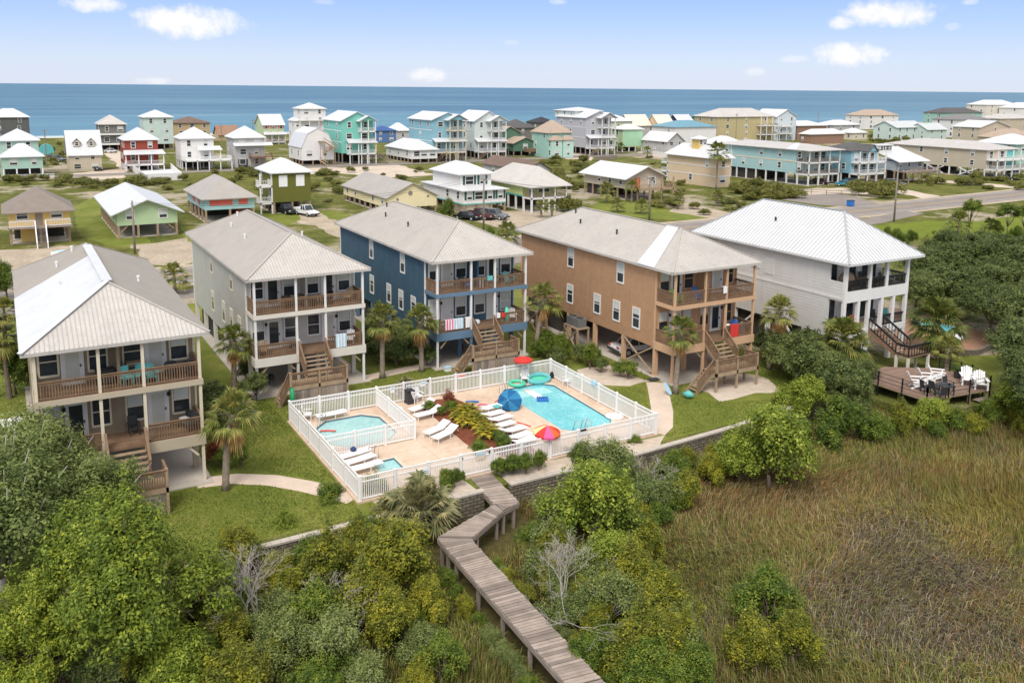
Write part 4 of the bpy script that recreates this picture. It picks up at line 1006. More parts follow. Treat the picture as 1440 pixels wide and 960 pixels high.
# ------------------------------------------------------------------ boardwalk over the marsh
BW = thing('boardwalk', 'weathered plank boardwalk zigzagging from the pool gate into the marsh', 'boardwalk', (22.6, 42.0, 0)); bo = Vector((22.6, 42.0, 0)); rb2 = random.Random(5)
def walk(c0, c1, w0, w1, m0, m1, cut0=None, cut1=None):
    """planks laid across from edge a0-a1 to b0-b1 (left/right edge points)"""
    (l0, r0), (l1, r1) = c0, c1; l0, r0, l1, r1 = map(Vector, (l0, r0, l1, r1)); L = ((l1 - l0).length + (r1 - r0).length) / 2; n = max(2, round(L / .19)); b = MB()
    for i in range(n):
        t0, t1 = (i + rb2.uniform(-.02, .04)) / n, (i + rb2.uniform(.80, .90)) / n; j0, j1 = rb2.uniform(-.03, .03), rb2.uniform(-.03, .03); dz = rb2.uniform(0, .02)
        q = [l0.lerp(l1, t0), r0.lerp(r1, t0), r0.lerp(r1, t1), l0.lerp(l1, t1)]; ax = (q[1] - q[0]).normalized(); q[0] = q[0] + ax * j0; q[3] = q[3] + ax * j0; q[1] = q[1] + ax * j1; q[2] = q[2] + ax * j1
        b.prism([(p.x - bo.x, p.y - bo.y) for p in reversed(q)], .0 + dz, .045 + dz)
    b.build('decking', MT['woodg'], BW)
    for (a, c) in ((l0, l1), (r0, r1)):
        s = MB(); s.beam((a.x - bo.x, a.y - bo.y, -.12), (c.x - bo.x, c.y - bo.y, -.12), .05, .22); s.build('stringer', MT['woodg'], BW)
    k = max(1, int(L / 2.4))
    for i in range(k + 1):
        for (a, c, s_) in ((l0, l1, 1), (r0, r1, -1)):
            p = a.lerp(c, (i + .3) / (k + .6)); ax = (r0 - l0).normalized() * .12 * s_; q = MB(); q.box(-.07, .07, -.07, .07, -1.4, -.02); q.build('post', MT['woodg'], BW, (p.x + ax.x - bo.x, p.y + ax.y - bo.y, 0))
walk(((21.93, 42.1), (23.31, 42.1)), ((21.6, 38.75), (22.9, 38.3)), 0, 0, 0, 0)
walk(((21.55, 38.7), (22.85, 38.25)), ((21.65, 38.66), (21.6, 37.82)), 0, 0, 0, 0)
walk(((21.62, 38.7), (21.62, 37.78)), ((17.42, 36.95), (18.9, 36.1)), 0, 0, 0, 0)
walk(((17.40, 36.9), (18.86, 36.05)), ((17.32, 35.6), (18.78, 35.6)), 0, 0, 0, 0)
walk(((17.32, 35.58), (18.78, 35.58)), ((16.95, 24.6), (18.28, 24.4)), 0, 0, 0, 0)
walk(((16.95, 24.55), (18.28, 24.35)), ((16.6, 15.0), (17.9, 15.0)), 0, 0, 0, 0)

# ------------------------------------------------------------------ deck, chairs and back pool of the white house
DP = [(54.6, 42.4), (54.75, 36.6), (60.9, 35.9), (62.3, 38.2), (61.9, 40.6), (58.6, 42.9)]; zk = .9
t = thing('sun_deck', 'brown timber sun deck in front of the white house', 'deck', (58, 39.5, 0)); b = MB(); D2 = [(x - 58, y - 39.5) for x, y in DP]; b.prism(D2, zk - .16, zk - .03); b.build('deck_frame', MT['woodl'], t)
b = MB()
def clipx(poly, a, c):
    def cl(P, f):
        o = []
        for i in range(len(P)):
            p, q = P[i], P[(i + 1) % len(P)]; fp, fq = f(p), f(q)
            if fp >= 0: o.append(p)
            if fp * fq < 0: s = fp / (fp - fq); o.append((p[0] + (q[0] - p[0]) * s, p[1] + (q[1] - p[1]) * s))
        return o
    return cl(cl(poly, lambda p: p[1] - a), lambda p: c - p[1])
y = -3.8
while y < 3.6:
    P = clipx(D2, y, y + .135)
    if len(P) > 2: b.prism(P, zk - .029, zk)
    y += .145
b.build('decking', mat('deck_brown', (.27, .178, .135), .75, .12, 2, island=.35), t)
for i in range(len(D2)):
    p = Vector(D2[i]); q = Vector(D2[(i + 1) % len(D2)])
    if i in (4, 5): continue
    rl = MB(); [rl.beam((p.x, p.y, zk + k), (q.x, q.y, zk + k), .03) for k in (.3, .58, .88)]; rl.build('deck_rail', MT['black'], t)
    n = 3
    for k in range(n + 1): r = p.lerp(q, k / n); pb = MB(); pb.box(r.x - .04, r.x + .04, r.y - .04, r.y + .04, 0, zk + .95); pb.build('rail_post', MT['black'], t)
for x, y in D2 + [(-1.5, -3.2), (1, -3.4)]: b = MB(); b.box(x * .97 - .08, x * .97 + .08, y * .97 - .08, y * .97 + .08, -1.35, zk - .17); b.build('pier', MT['woodl'], t)
b = MB()
for k in range(4): z = zk
for i in range(14): y = -3.2 - i * .62; x = 2.2 + i * .42; b.box(x - .6, x + .6, y - .56, y, zk - .75, zk - .69)
b.build('lower_boardwalk', MT['woodg'], t)
gd = lambda x, y: gp(x, y, zk)
for lab, px, rz in (('white Adirondack chair, leftmost of three under the white house landing', (1288, 545), .9), ('white Adirondack chair, middle of three under the white house landing', (1303, 540), .9), ('white Adirondack chair, rightmost of three beside the stairs of the white house deck', (1317, 534), .7), ('white Adirondack chair, left of the pair on the right of the sun deck', (1360, 540), -.8), ('white Adirondack chair, right of the pair at the deck corner post', (1378, 546), -.8)):
    p = gd(*px); adirondack(lab, 'cloth', (p[0], p[1], zk), rz, None, 1.25)
p = gd(1327, 555); table('dark square table at the front rail of the sun deck', 'charcoal', (*p, zk), 1.0, 1.0, .75)
for lab, px, rz in (('dark chair left of the sun deck table', (1313, 553), 1.5), ('dark chair behind the sun deck table', (1333, 549), .0), ('dark iron chair standing apart left of the sun deck table', (1301, 552), 1.2), ('dark chair in front of the sun deck table', (1322, 561), 3.0)): p = gd(*px); porch_chair(lab, 'charcoal', (*p, zk), rz)
p = gp(1346, 531, zk); b = MB(); b.lathe([(0, 0), (.22, 0), (.3, .5), (.26, .5), (0, .45)], 12); o = b.build('planter', MT['charcoal'], None, (*p, zk)); tag(o, 'dark pot with a grassy plant on the sun deck', 'planter')
q = MB(); rr = random.Random(3)
for k in range(50): a = rr.uniform(0, 6.28); s = rr.uniform(.2, .6); q.beam((0, 0, .45), (s * math.cos(a), s * math.sin(a), .45 + rr.uniform(.2, .55)), .025, .01)
q.build('grass', mat('planter_grass', (.06, .10, .02), .8, .2, 3), o)
t = thing('plunge_pool', 'free form turquoise pool on the brick terrace behind the white house', 'pool', (75.0, 49.6, 0)); n = 26; K = [((1.5 + .35 * math.cos(3 * a)) * math.cos(a) * .85, (1.5 + .35 * math.sin(2 * a)) * 1.7 * math.sin(a)) for a in [2 * math.pi * k / n for k in range(n)]]
b = MB(); b.face(*[(x, y, .32) for x, y in K]); b.build('water', M_POOL, t); b = MB(); O = grow(K, .35)
for i in range(n): j = (i + 1) % n; b.face((*O[i], .40), (*O[j], .40), (*K[j], .40), (*K[i], .40)); b.face((*K[j], .3), (*K[i], .3), (*K[i], .4), (*K[j], .4)); b.face((*O[i], 0), (*O[j], 0), (*O[j], .4), (*O[i], .4))
b.build('coping', MT['conc'], t)
sheet('brick_terrace', rough_poly([(66.2, 45.5), (71, 43.8), (77.2, 45.0), (79.5, 50), (78.5, 58.5), (66.2, 58.5)], 1.2, .2, 8), mat('brick_terrace', (.36, .20, .13), .85, .15, 1.5, grain=8), .012)
t = thing('garden_wall', 'low stacked stone wall below the terrace of the white house', 'wall', (66, 44, 0)); b = MB()
W2 = [(66.0, 44.6), (71.0, 43.2), (76.0, 44.2), (79.0, 47.2)]
for p, q in zip(W2, W2[1:]): b.beam((p[0] - 66, p[1] - 44, .22), (q[0] - 66, q[1] - 44, .22), .3, .45)
b.build('stone_course', M_BLOCK, t)
p = gp(1330, 490); lounger('dark lounge chair by the plunge pool', (72.2, 46.0), (73.6, 46.6), z=.02)
sheet('lawn', rough_poly([(63.5, 38.0), (70.5, 37.0), (73.5, 42.6), (66, 43.9), (63.0, 42)], 1, .3, 9), M_LAWN, .006)

# ------------------------------------------------------------------ cars
def car(label, kind, paint, loc, rz, group=None):
    m = MT.get(paint) or paint; t = thing({'pickup': 'pickup_truck', 'suv': 'parked_suv'}.get(kind, 'parked_car'), label, {'pickup': 'pickup', 'suv': 'suv'}.get(kind, 'car'), loc, rz, group)
    key = ('car', kind, paint)
    if key not in _cache:
        L, hb, hr = {'sedan': (2.3, .86, 1.42), 'suv': (2.4, 1.02, 1.74), 'pickup': (2.75, 1.02, 1.82)}[kind]; wd = .92
        b = MB(); prof = [(-L, .42), (-L - .02, .62), (-L + .08, hb - .16), (-L * .45, hb - .02), (L * .55, hb), (L - .06, hb - .05), (L, .68), (L - .02, .40)]
        for sx0, sx1 in ((-wd, wd),):
            i = len(b.v); ins = [.06 if z > .8 or z < .5 else 0 for y, z in prof]
            b.v += [(sx0 + k, y, z) for (y, z), k in zip(prof, ins)] + [(sx1 - k, y, z) for (y, z), k in zip(prof, ins)]; n = len(prof)
            b.f.append(tuple(i + k for k in range(n))); b.f.append(tuple(i + n + k for k in reversed(range(n)))); b.mi += [0, 0]
            for k in range(n): j = (k + 1) % n; b.f.append((i + j, i + k, i + n + k, i + n + j)); b.mi.append(0)
        c0, c1 = {'sedan': (-.95, 1.55), 'suv': (-1.05, 2.25), 'pickup': (-1.05, .75)}[kind]; t0, t1 = c0 + .62, c1 - (.55 if kind == 'sedan' else .18); z0 = hb - .05
        b.box(-.70, .70, t0 - .05, t1 + .05, hr - .05, hr)
        for x in (-.79, .79):
            for y0, y1 in ((c0 + .06, t0 - .02), (c1 - .04, t1 + .02), ((c0 + c1) / 2, (t0 + t1) / 2)): b.beam((x, y0, z0), (x * .86, y1, hr - .03), .07)
        if kind == 'pickup':
            for x in (-wd + .03, wd - .09): b.box(x, x + .06, .85, L - .02, hb - .04, hb + .22)
            b.box(-wd + .09, wd - .09, L - .1, L - .03, hb - .04, hb + .22)
        g = MB(); i = len(g.v); g.v += [(-.80, c0, z0), (.80, c0, z0), (.80, c1, z0), (-.80, c1, z0), (-.68, t0, hr - .05), (.68, t0, hr - .05), (.68, t1, hr - .05), (-.68, t1, hr - .05)]
        for q in ((0, 1, 5, 4), (1, 2, 6, 5), (2, 3, 7, 6), (3, 0, 4, 7)): g.f.append(q); g.mi.append(0)
        w = MB(); w.tube([(-.11, 0, 0), (.11, 0, 0)], .34, 14); r = MB(); r.tube([(-.118, 0, 0), (.118, 0, 0)], .2, 10)
        h = MB(); h.box(-.17, .17, -.03, .03, -.07, .07); bp = MB(); bp.box(-.9, .9, -.06, .06, -.1, .1)
        _cache[key] = (b.mesh('body', m), g.mesh('window', MT['glass']), w.mesh('wheel', MT['rubber']), r.mesh('rim', MT['galv']), h.mesh('headlight', MT['cloth']), h.mesh('tail_light', MT['copper']), bp.mesh('bumper', MT['charcoal']), L, hb)
    bm, g, w, r, h, tl, bp, L, hb = _cache[key]; put('body', bm, t); put('window', g, t)
    for x in (-.84, .84):
        for y in (-L * .62, L * .60): o = put('wheel', w, t, (x, y, .34)); put('rim', r, o)
        put('headlight', h, t, (x * .78, -L + .0, .72)); put('tail_light', tl, t, (x * .82, L - .0, .80))
    put('bumper', bp, t, (0, -L - .01, .48)); put('bumper', bp, t, (0, L + .01, .48)); return t
for nm, c, r_ in (('car_white', (.72, .72, .71), .25), ('car_black', (.012, .013, .015), .2), ('car_grey', (.16, .165, .17), .25), ('car_blue', (.03, .11, .32), .25), ('car_green', (.03, .065, .055), .25), ('car_maroon', (.09, .02, .02), .25), ('car_teal', (.02, .25, .36), .3)): MT[nm] = mat(nm, c, r_, .03, 2, .5)
car('white sedan parked under the brown house', 'sedan', 'car_white', (45.6, 57.2, .056), RD(84))
# air conditioners on stilt platforms
def ac(label, x, y, z0, n=2):
    t = thing('air_conditioner', label, 'air conditioner', (x, y, 0)); b = MB(); b.box(-.62, .62, -1.1, 1.1, z0 - .1, z0); b.build('platform', MT['woodl'], t)
    for px_ in (-.55, .55):
        for py_ in (-1.0, 1.0): b = MB(); b.box(px_ - .07, px_ + .07, py_ - .07, py_ + .07, 0, z0 - .1); b.build('leg', MT['woodl'], t)
    for s in (-1, 1): b = MB(); b.beam((-.62, -1 * s, .1), (-.62, 1 * s, z0 - .15), .1); b.build('brace', MT['woodl'], t)
    for k in range(n):
        y_ = -.5 + 1.0 * k; b = MB(); b.box(-.42, .42, y_ - .4, y_ + .4, z0, z0 + .75); c = b.build('unit', mat('ac_unit', (.16, .16, .155), .6, .1, 6) if 'ac' not in _cache else _cache['ac'], t); _cache['ac'] = c.data.materials[0]
        f = MB(); f.lathe([(.32, 0), (.32, .03), (.05, .05), (0, .05)], 14); f.build('fan_grille', MT['charcoal'], c, (0, y_, z0 + .75))
ac('pair of grey air conditioners on a timber platform beside the brown house', 41.9, 60.9, 1.95); ac('air conditioner on a timber platform behind the leaning palm of the brown house', 41.9, 67.5, 1.95, 1)
ac('air conditioners on the timber platform between the blue and brown houses', 38.0, 72.5, 1.9); ac('air conditioner on a platform left of the blue house, behind its palm', 27.9, 68, 1.8, 1)
# odds and ends on the lawn side of the houses
for lab, nm, cat_, loc, m, sz in (('blue and white body board leaning at the brown house stairs', 'body_board', 'board', (41.2, 47.6, .02), 'sky', (.5, .08, 1.0)), ('dark mat at the end of the right garden path', 'door_mat', 'mat', (42.3, 50.9, .06), 'charcoal', (.9, .6, .02)),
                               ('white box at the foot of a blue house pier', 'cooler', 'cooler', (29.3, 60.2, .02), 'cloth', (.5, .35, .35)), ('black kettle grill beneath the blue house', 'grill', 'grill', (32.2, 63.8, .06), 'charcoal', (.5, .5, .9)), ('black kettle grill beneath the pale grey house', 'grill', 'grill', (16.2, 63.2, .06), 'charcoal', (.5, .5, .8))):
    t = thing(nm, lab, cat_, loc)
    if nm == 'grill':
        b = MB(); b.lathe([(0, .4), (.22, .45), (.28, .62), (.22, .8), (0, .88)], 14); b.build('bowl', MT[m], t, smooth=True)
        for k in range(3): b = MB(); b.beam((.1 * math.cos(k * 2.1), .1 * math.sin(k * 2.1), .45), (.25 * math.cos(k * 2.1), .25 * math.sin(k * 2.1), 0), .03); b.build('leg', MT[m], t)
    elif nm == 'cooler':
        b = MB(); b.box(-.25, .25, -.17, .17, 0, .28); b.build('body', MT[m], t); b = MB(); b.box(-.265, .265, -.185, .185, .28, .35); b.build('lid', MT['sky'], t)
    elif nm == 'body_board':
        b = MB(); P = [(.25 * math.cos(a), .5 + .5 * math.sin(a)) for a in [k * math.pi / 8 for k in range(16)]]; b.prism(P, 0, .06); o = b.build('board', MT[m], t); o.rotation_euler = (RD(55), 0, .4)
    else: b = MB(); b.box(-.45, .45, -.3, .3, 0, .02); b.build('mat', MT[m], t)
b = MB(); b.tube([(0, -.4, .3), (0, 0, .33), (0, .4, .3)], [.1, .3, .1], 10); o = b.build('water_toy', MT['turq'], None, (41.9, 46.5, .0), .4, True); tag(o, 'turquoise inflatable toy at the foot of the brown house palm', 'float')
for lab, px in (('slim grey lamp post between the blue and brown houses', (769, 503)), ('slim pole at the left corner of the pale grey house landing', (412, 562))):
    p = gp(*px); t = thing('lamp_post', lab, 'lamp post', (*p, 0)); b = MB(); b.tube([(0, 0, 0), (0, 0, 1.5)], .06, 8); b.build('pole', MT['trim'], t); b = MB(); b.box(-.1, .1, -.1, .1, 1.5, 1.72); b.build('lamp_head', MT['charcoal'], t)
# bicycles and bins piled at the left of the taupe house
t = thing('golf_cart', 'white and black cart parked at the left of the taupe house', 'cart', (-.6, 58.5, 0), .1); b = MB(); b.box(-.55, .55, -1.1, 1.1, .3, .6); b.box(-.5, .5, -.2, .3, .6, .95); b.build('body', MT['charcoal'], t); b = MB(); b.box(-.5, .5, -.2, .35, .951, 1.03); b.box(-.5, .5, .35, .45, .6, 1.4); b.build('seat', MT['cloth'], t)
b = MB(); b.box(-.58, .58, -.7, .8, 1.85, 1.92); b.build('canopy', MT['cloth'], t)
for x in (-.5, .5):
    for y in (-.6, .7): b = MB(); b.beam((x, y, .6), (x, y, 1.85), .04); b.build('canopy_post', MT['black'], t); b = MB(); b.tube([(x - .08, y * 1.1, .24), (x + .08, y * 1.1, .24)], .24, 12); b.build('wheel', MT['rubber'], t)

# ------------------------------------------------------------------ the houses across the road
_wall = {}
def wallm(c):
    if c not in _wall: _wall[c] = mat('painted_siding', c, .7, .05, .6, .2)
    return _wall[c]
WHT, CREAM, GREY, LGREY, MINT, PMINT, RED, TAN, TAN2, YEL, PGREEN, AQUA, OLIVE, PYEL, LIME, TURQ, LBLUE, NAVY, DGREEN, TEAL, PEACH, BEIGE, BROWN, DGREY, STEEL = (
    (.72, .70, .68), (.66, .58, .46), (.12, .122, .118), (.46, .45, .44), (.36, .50, .42), (.52, .62, .57), (.28, .062, .042), (.48, .36, .20), (.48, .40, .22), (.74, .51, .17), (.44, .56, .34), (.36, .54, .545),
    (.135, .135, .030), (.80, .69, .43), (.52, .60, .25), (.19, .50, .42), (.24, .43, .51), (.035, .05, .10), (.10, .19, .13), (.32, .52, .45), (.64, .49, .33), (.50, .43, .33), (.27, .17, .12), (.17, .165, .15), (.36, .40, .44))
def fwin(w, h, frame='white'):
    bl = random.random() < .45; key = ('fw', round(w, 1), round(h, 1), frame, bl)
    if key not in _cache:
        b = MB(); t = .13; b.box(-w / 2 - t, -w / 2, -.07, 0, -t, h + t); b.box(w / 2, w / 2 + t, -.07, 0, -t, h + t); b.box(-w / 2, w / 2, -.07, 0, h, h + t); b.box(-w / 2, w / 2, -.07, 0, -t, 0); b.box(-w / 2, w / 2, -.045, -.01, h / 2 - .04, h / 2 + .04)
        b.m = 1; b.box(-w / 2, w / 2, -.03, -.002, 0, h); b.m = 2
        if bl: b.box(-w / 2 + .03, w / 2 - .03, -.036, -.031, h * .35, h - .02)
        _cache[key] = b.mesh('window', [MT[frame], MT['glass'], MT['blind']])
    return _cache[key]
FAR = []
def block(t, u0, u1, v0, v1, z0, ze, zr, wall, roof, rt='hip', win=True, cols=None, oh=.5, frame='white', shutter=None, lcols=None, wall2=None, big=False):
    W_, D_ = u1 - u0, v1 - v0
    b = MB(); b.box(u0, u1, v0, v1, z0, ze - .1)
    uc, vc = (u0 + u1) / 2, (v0 + v1) / 2; z1 = ze - .1
    if rt == 'gabF':
        for v in (v0, v1): b.face((u0, v, z1), (u1, v, z1), (uc, v, zr - .12)) if v == v0 else b.face((u1, v, z1), (u0, v, z1), (uc, v, zr - .12))
    elif rt == 'gabS':
        for u in (u0, u1): b.face((u, v1, z1), (u, v0, z1), (u, vc, zr - .12)) if u == u0 else b.face((u, v0, z1), (u, v1, z1), (u, vc, zr - .12))
    elif rt == 'gambrel':
        k = .34 * W_
        for v in (v0, v1): b.face((u0, v, z1), (u1, v, z1), (u1 - .18 * W_, v, zr - .28 * (zr - ze) - .1), (uc, v, zr - .1), (u0 + .18 * W_, v, zr - .28 * (zr - ze) - .1))
    b.build('wall', wallm(wall), t)
    rm = MT[roof]
    if rt == 'hip': hip_roof(t, u0 - oh, u1 + oh, v0 - oh, v1 + oh, ze, zr, rm, 0, .16)
    else:
        r = MB()
        def slab(p): r.face(*[(x, y, z) for x, y, z in p]); r.face(*[(x, y, z - .16) for x, y, z in reversed(p)]); [r.face(p[i], (p[i][0], p[i][1], p[i][2] - .16), (p[(i + 1) % 4][0], p[(i + 1) % 4][1], p[(i + 1) % 4][2] - .16), p[(i + 1) % 4]) for i in range(4)]
        if rt == 'gabF':
            d = oh * (zr - ze) / (W_ / 2)
            slab([(u0 - oh, v0 - oh, ze - d), (uc, v0 - oh, zr), (uc, v1 + oh, zr), (u0 - oh, v1 + oh, ze - d)][::-1]); slab([(uc, v0 - oh, zr), (u1 + oh, v0 - oh, ze - d), (u1 + oh, v1 + oh, ze - d), (uc, v1 + oh, zr)])
        elif rt == 'gabS':
            d = oh * (zr - ze) / (D_ / 2)
            slab([(u0 - oh, v0 - oh, ze - d), (u1 + oh, v0 - oh, ze - d), (u1 + oh, vc, zr), (u0 - oh, vc, zr)]); slab([(u0 - oh, vc, zr), (u1 + oh, vc, zr), (u1 + oh, v1 + oh, ze - d), (u0 - oh, v1 + oh, ze - d)])
        elif rt == 'gambrel':
            zm = zr - .28 * (zr - ze); um = .18 * W_
            for a, c in (((u0 - .2, ze - .2), (u0 + um, zm)), ((u0 + um, zm), (uc, zr)), ((uc, zr), (u1 - um, zm)), ((u1 - um, zm), (u1 + .2, ze - .2))): slab([(a[0], v0 - oh, a[1]), (c[0], v0 - oh, c[1]), (c[0], v1 + oh, c[1]), (a[0], v1 + oh, a[1])][::1])
        elif rt == 'shed': slab([(u0 - oh, v0 - oh * 3, ze - .1), (u1 + oh, v0 - oh * 3, ze - .1), (u1 + oh, v1 + oh, zr), (u0 - oh, v1 + oh, zr)])
        r.build('roof', rm, t)
    if win:
        n = max(1, round((ze - z0) / 2.95)); hs = (ze - z0) / n; c = cols if cols is not None else max(1, int(W_ / 3.0)); lc = lcols if lcols is not None else max(1, min(5, int(D_ / 3.4)))
        for f in range(n):
            z = z0 + hs * f + hs * .34; wh = min(1.45, hs * .48)
            for i in range(c):
                u = u0 + W_ * (i + .5) / c + (random.uniform(-.3, .3) if c > 1 else 0); w = 1.7 if big else random.choice((.9, .9, 1.5)); put('window', fwin(w, wh, frame), t, (u, v0, z))
                if shutter:
                    for s in (-1, 1):
                        q = _cache.setdefault(('sh', shutter), MB().box(-.2, .2, -.05, -.003, -.1, 1.5).mesh('shutter', MT[shutter])); put('shutter', q, t, (u + s * (w / 2 + .36), v0, z))
            for i in range(lc):
                if random.random() < .25: continue
                put('window', fwin(.9, wh, frame), t, (u0, v0 + D_ * (i + .5) / lc, z), -math.pi / 2)
def porch(t, u0, u1, v, d, zs, ztop, m='white', rail='white', nposts=3, roofm=None, solid=False):
    """posts and railed floors in front of the wall line v"""
    for z in zs:
        b = MB(); b.box(u0, u1, v - d, v - .01, z - .28, z); b.build('porch_floor', MT[m], t)
        b = MB()
        for zz in (.12, .92): b.box(u0 + .05, u1 - .05, v - d + .03, v - d + .09, z + zz, z + zz + .07)
        k = int((u1 - u0) / .3)
        for i in range(k): x = u0 + .1 + (u1 - u0 - .2) * i / k; b.box(x, x + .06, v - d + .04, v - d + .08, z + .12, z + .92)
        for y0 in (u0 + .03, u1 - .09):
            for zz in (.12, .92): b.box(y0, y0 + .06, v - d + .1, v - .1, z + zz, z + zz + .06)
            for i in range(int(d / .3)): b.box(y0 + .01, y0 + .05, v - d + .15 + .3 * i, v - d + .21 + .3 * i, z + .12, z + .92)
        b.build('railing', MT[rail], t)
    for i in range(nposts): u = u0 + .12 + (u1 - u0 - .24) * i / max(1, nposts - 1); b = MB(); b.box(u - .12, u + .12, v - d, v - d + .22, 0, ztop - .14); b.build('post', MT[m], t)
    if roofm:
        b = MB(); b.face((u0 - .4, v - d - .4, ztop), (u1 + .4, v - d - .4, ztop), (u1 + .1, v - .005, ztop + .9), (u0 - .1, v - .005, ztop + .9)); b.face((u0 - .4, v - d - .4, ztop - .14), (u0 - .1, v - .005, ztop + .76), (u1 + .1, v - .005, ztop + .76), (u1 + .4, v - d - .4, ztop - .14))
        b.face((u0 - .4, v - d - .4, ztop - .14), (u1 + .4, v - d - .4, ztop - .14), (u1 + .4, v - d - .4, ztop), (u0 - .4, v - d - .4, ztop)); b.face((u0 - .4, v - d - .4, ztop - .14), (u0 - .4, v - d - .4, ztop), (u0 - .1, v - .005, ztop + .9), (u0 - .1, v - .005, ztop + .76)); b.build('porch_roof', MT[roofm], t)
def stilts(t, u0, u1, v0, v1, zf, m='woodl', room=True):
    me = MB(); me.box(-.15, .15, -.15, .15, 0, zf); me = me.mesh('stilt', MT[m]); nu, nv = max(2, min(4, round((u1 - u0) / 3.2) + 1)), max(2, min(10, round((v1 - v0) / 3.0) + 1))
    for i in range(nu):
        for j in range(nv):
            if 0 < i < nu - 1 and j > 0: continue
            put('stilt', me, t, (u0 + .16 + (u1 - u0 - .32) * i / (nu - 1), v0 + .16 + (v1 - v0 - .32) * j / (nv - 1), 0))
    b = MB(); b.box(u0, u1, v0 + .4, v1, .0, .06); b.build('slab', MT['conc'], t)
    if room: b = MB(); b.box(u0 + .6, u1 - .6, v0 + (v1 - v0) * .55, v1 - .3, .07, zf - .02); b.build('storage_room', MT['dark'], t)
def fh(label, xl, yb, xr, ye, ya, wall, roof, xb=None, D=None, fl=None, rt='hip', name='beach_house', cols=None, frame='white', shutter=None, big=False, post='woodl', win=True, oh=.5, lcols=None, flat=None):
    X0, Yf = gp(xl, yb); X1 = atY(xr, yb, Yf)[0]; ze = atY(xl, ye, Yf)[2]; zf = atY(xl, fl, Yf)[2] if fl else 0.0; W_ = X1 - X0
    if D is None:
        lo, hi = Yf, Yf + 60
        for _ in range(40):
            md = (lo + hi) / 2
            if pj(X0, md, ze)[0] > xb: lo = md
            else: hi = md
        D = min(30, max(5, lo - Yf))
    Yc = Yf - oh if rt in ('gabF', 'gambrel') else Yf + D / 2; xc = pj((X0 + X1) / 2, Yc, ze)[0]; zr = atY(xc, ya, Yc)[2]
    zr = min(max(zr, ze + .6), ze + .75 * min(W_, D))
    if rt == 'gambrel': zr = atY(xc, ya, Yf)[2]
    t = thing(name, label, 'house', (X0, Yf, 0), 0, None); FAR.append((X0, X1, Yf, Yf + D))
    block(t, 0, W_, 0, D, zf, ze, zr, wall, roof, rt, win, cols, oh, frame, shutter, lcols, big=big)
    if zf > .8: stilts(t, 0, W_, 0, D, zf, post)
    t['zf'] = zf; t['ze'] = ze; t['zr'] = zr; t['W'] = W_; t['D'] = D
    return t, W_, D, zf, ze, zr

# nearest row across the road
t, w, d, zf, ze, zr = fh('small yellow stilt house with grey brown hip roof and centre stairs', 15, 345, 101, 299, 262, YEL, 'roofb', D=9.5, fl=319, cols=0, oh=.8)
_h = [c for c in t.children if c.name.startswith('roof')][0]; _h.data.materials[0] = mat('roof_weathered', (.235, .195, .165), .8, .08, 1.2)
for u in (.22, .78): put('window', fwin(1.3, 1.0), t, (w * u, 0, zf + 1.0))
b = MB(); b.box(w * .43, w * .55, -.06, 0, zf + .05, zf + 2.1); b.build('door', MT['woodg'], t)
b = MB(); b.box(-.2, w + .2, -1.4, -.01, zf - .25, zf); b.build('porch_floor', MT['woodg'], t); railing(t, (0, -1.35), (w * .40, -1.35), zf, .9, 'cloth', .2); railing(t, (w * .6, -1.35), (w, -1.35), zf, .9, 'cloth', .2)
b = MB()
for i in range(10): z = zf * (1 - (i + 1) / 11); b.box(w * .42, w * .58, -1.4 - .3 * (i + 1), -1.4 - .3 * i, z - .05, z)
b.build('stairs', MT['woodg'], t)
for u in (.415, .585): b = MB(); b.beam((w * u, -1.4, zf + .85), (w * u, -4.6, .8), .12, .12); b.beam((w * u, -1.4, zf - .1), (w * u, -4.7, -.05), .12, .25); b.beam((w * u, -4.6, 0), (w * u, -4.6, .85), .14); b.build('stair_rail', MT['cloth'], t)
b = MB(); b.box(w * .18, w * .42, 1.5, 4, .07, zf - .02); b.build('shed', wallm(YEL), t)
t, w, d, zf, ze, zr = fh('pale green stilt cottage with a white gable roof facing the road', 166, 336, 251, 298, 280, PGREEN, 'roofw', xb=140, fl=318, rt='gabF', cols=0, oh=.9)
for u in (.22, .76): put('window', fwin(1.0, 1.2), t, (w * u, 0, zf + .9))
for u in (.5, w - .5): b = MB(); b.beam((u, .2, zf - .9), (u + (.9 if u < 2 else -.9), .2, zf - .1), .14); b.build('brace', MT['woodl'], t)
t, w, d, zf, ze, zr = fh('aqua stilt house with coral shutters and grey hip roof', 289, 314, 359, 280, 247, AQUA, 'roofg', xb=263, fl=296, cols=0, oh=.6)
for u0, u1 in ((.1, .55), (.68, .86)): b = MB(); b.box(w * u0, w * u1, -.09, -.003, zf + .75, zf + 2.15); b.build('shutter', MT['coral'], t)
for v in (.3, .6): b = MB(); b.box(-.08, -.003, d * v - .7, d * v + .7, zf + .55, zf + 1.95); b.build('shutter', MT['coral'], t)
b = MB(); b.box(w * .7, w * .95, 2, 5, .07, 2.0); b.build('shed', wallm(RED), t)
t, w, d, zf, ze, zr = fh('tall olive green stilt house with white hip roof', 385, 301, 438, 243, 222, OLIVE, 'roofw', xb=362, fl=285, cols=0, lcols=2)
for u in (.27, .72): b = MB(); b.box(w * u - .75, w * u + .75, -.07, -.003, zf + (ze - zf) * .52, zf + (ze - zf) * .9); b.build('shutter', MT['cloth'], t)
porch(t, -2.2, 0, 3.2, 3.0, (zf, zf + 2.9), ze, 'white', 'white', 2)
t, w, d, zf, ze, zr = fh('long cream gable house with grey shingle roof and a round vent', 545, 302, 614, 277, 257, PYEL, 'roofg', xb=483, fl=293, rt='gabF', cols=0, lcols=5, oh=.4)
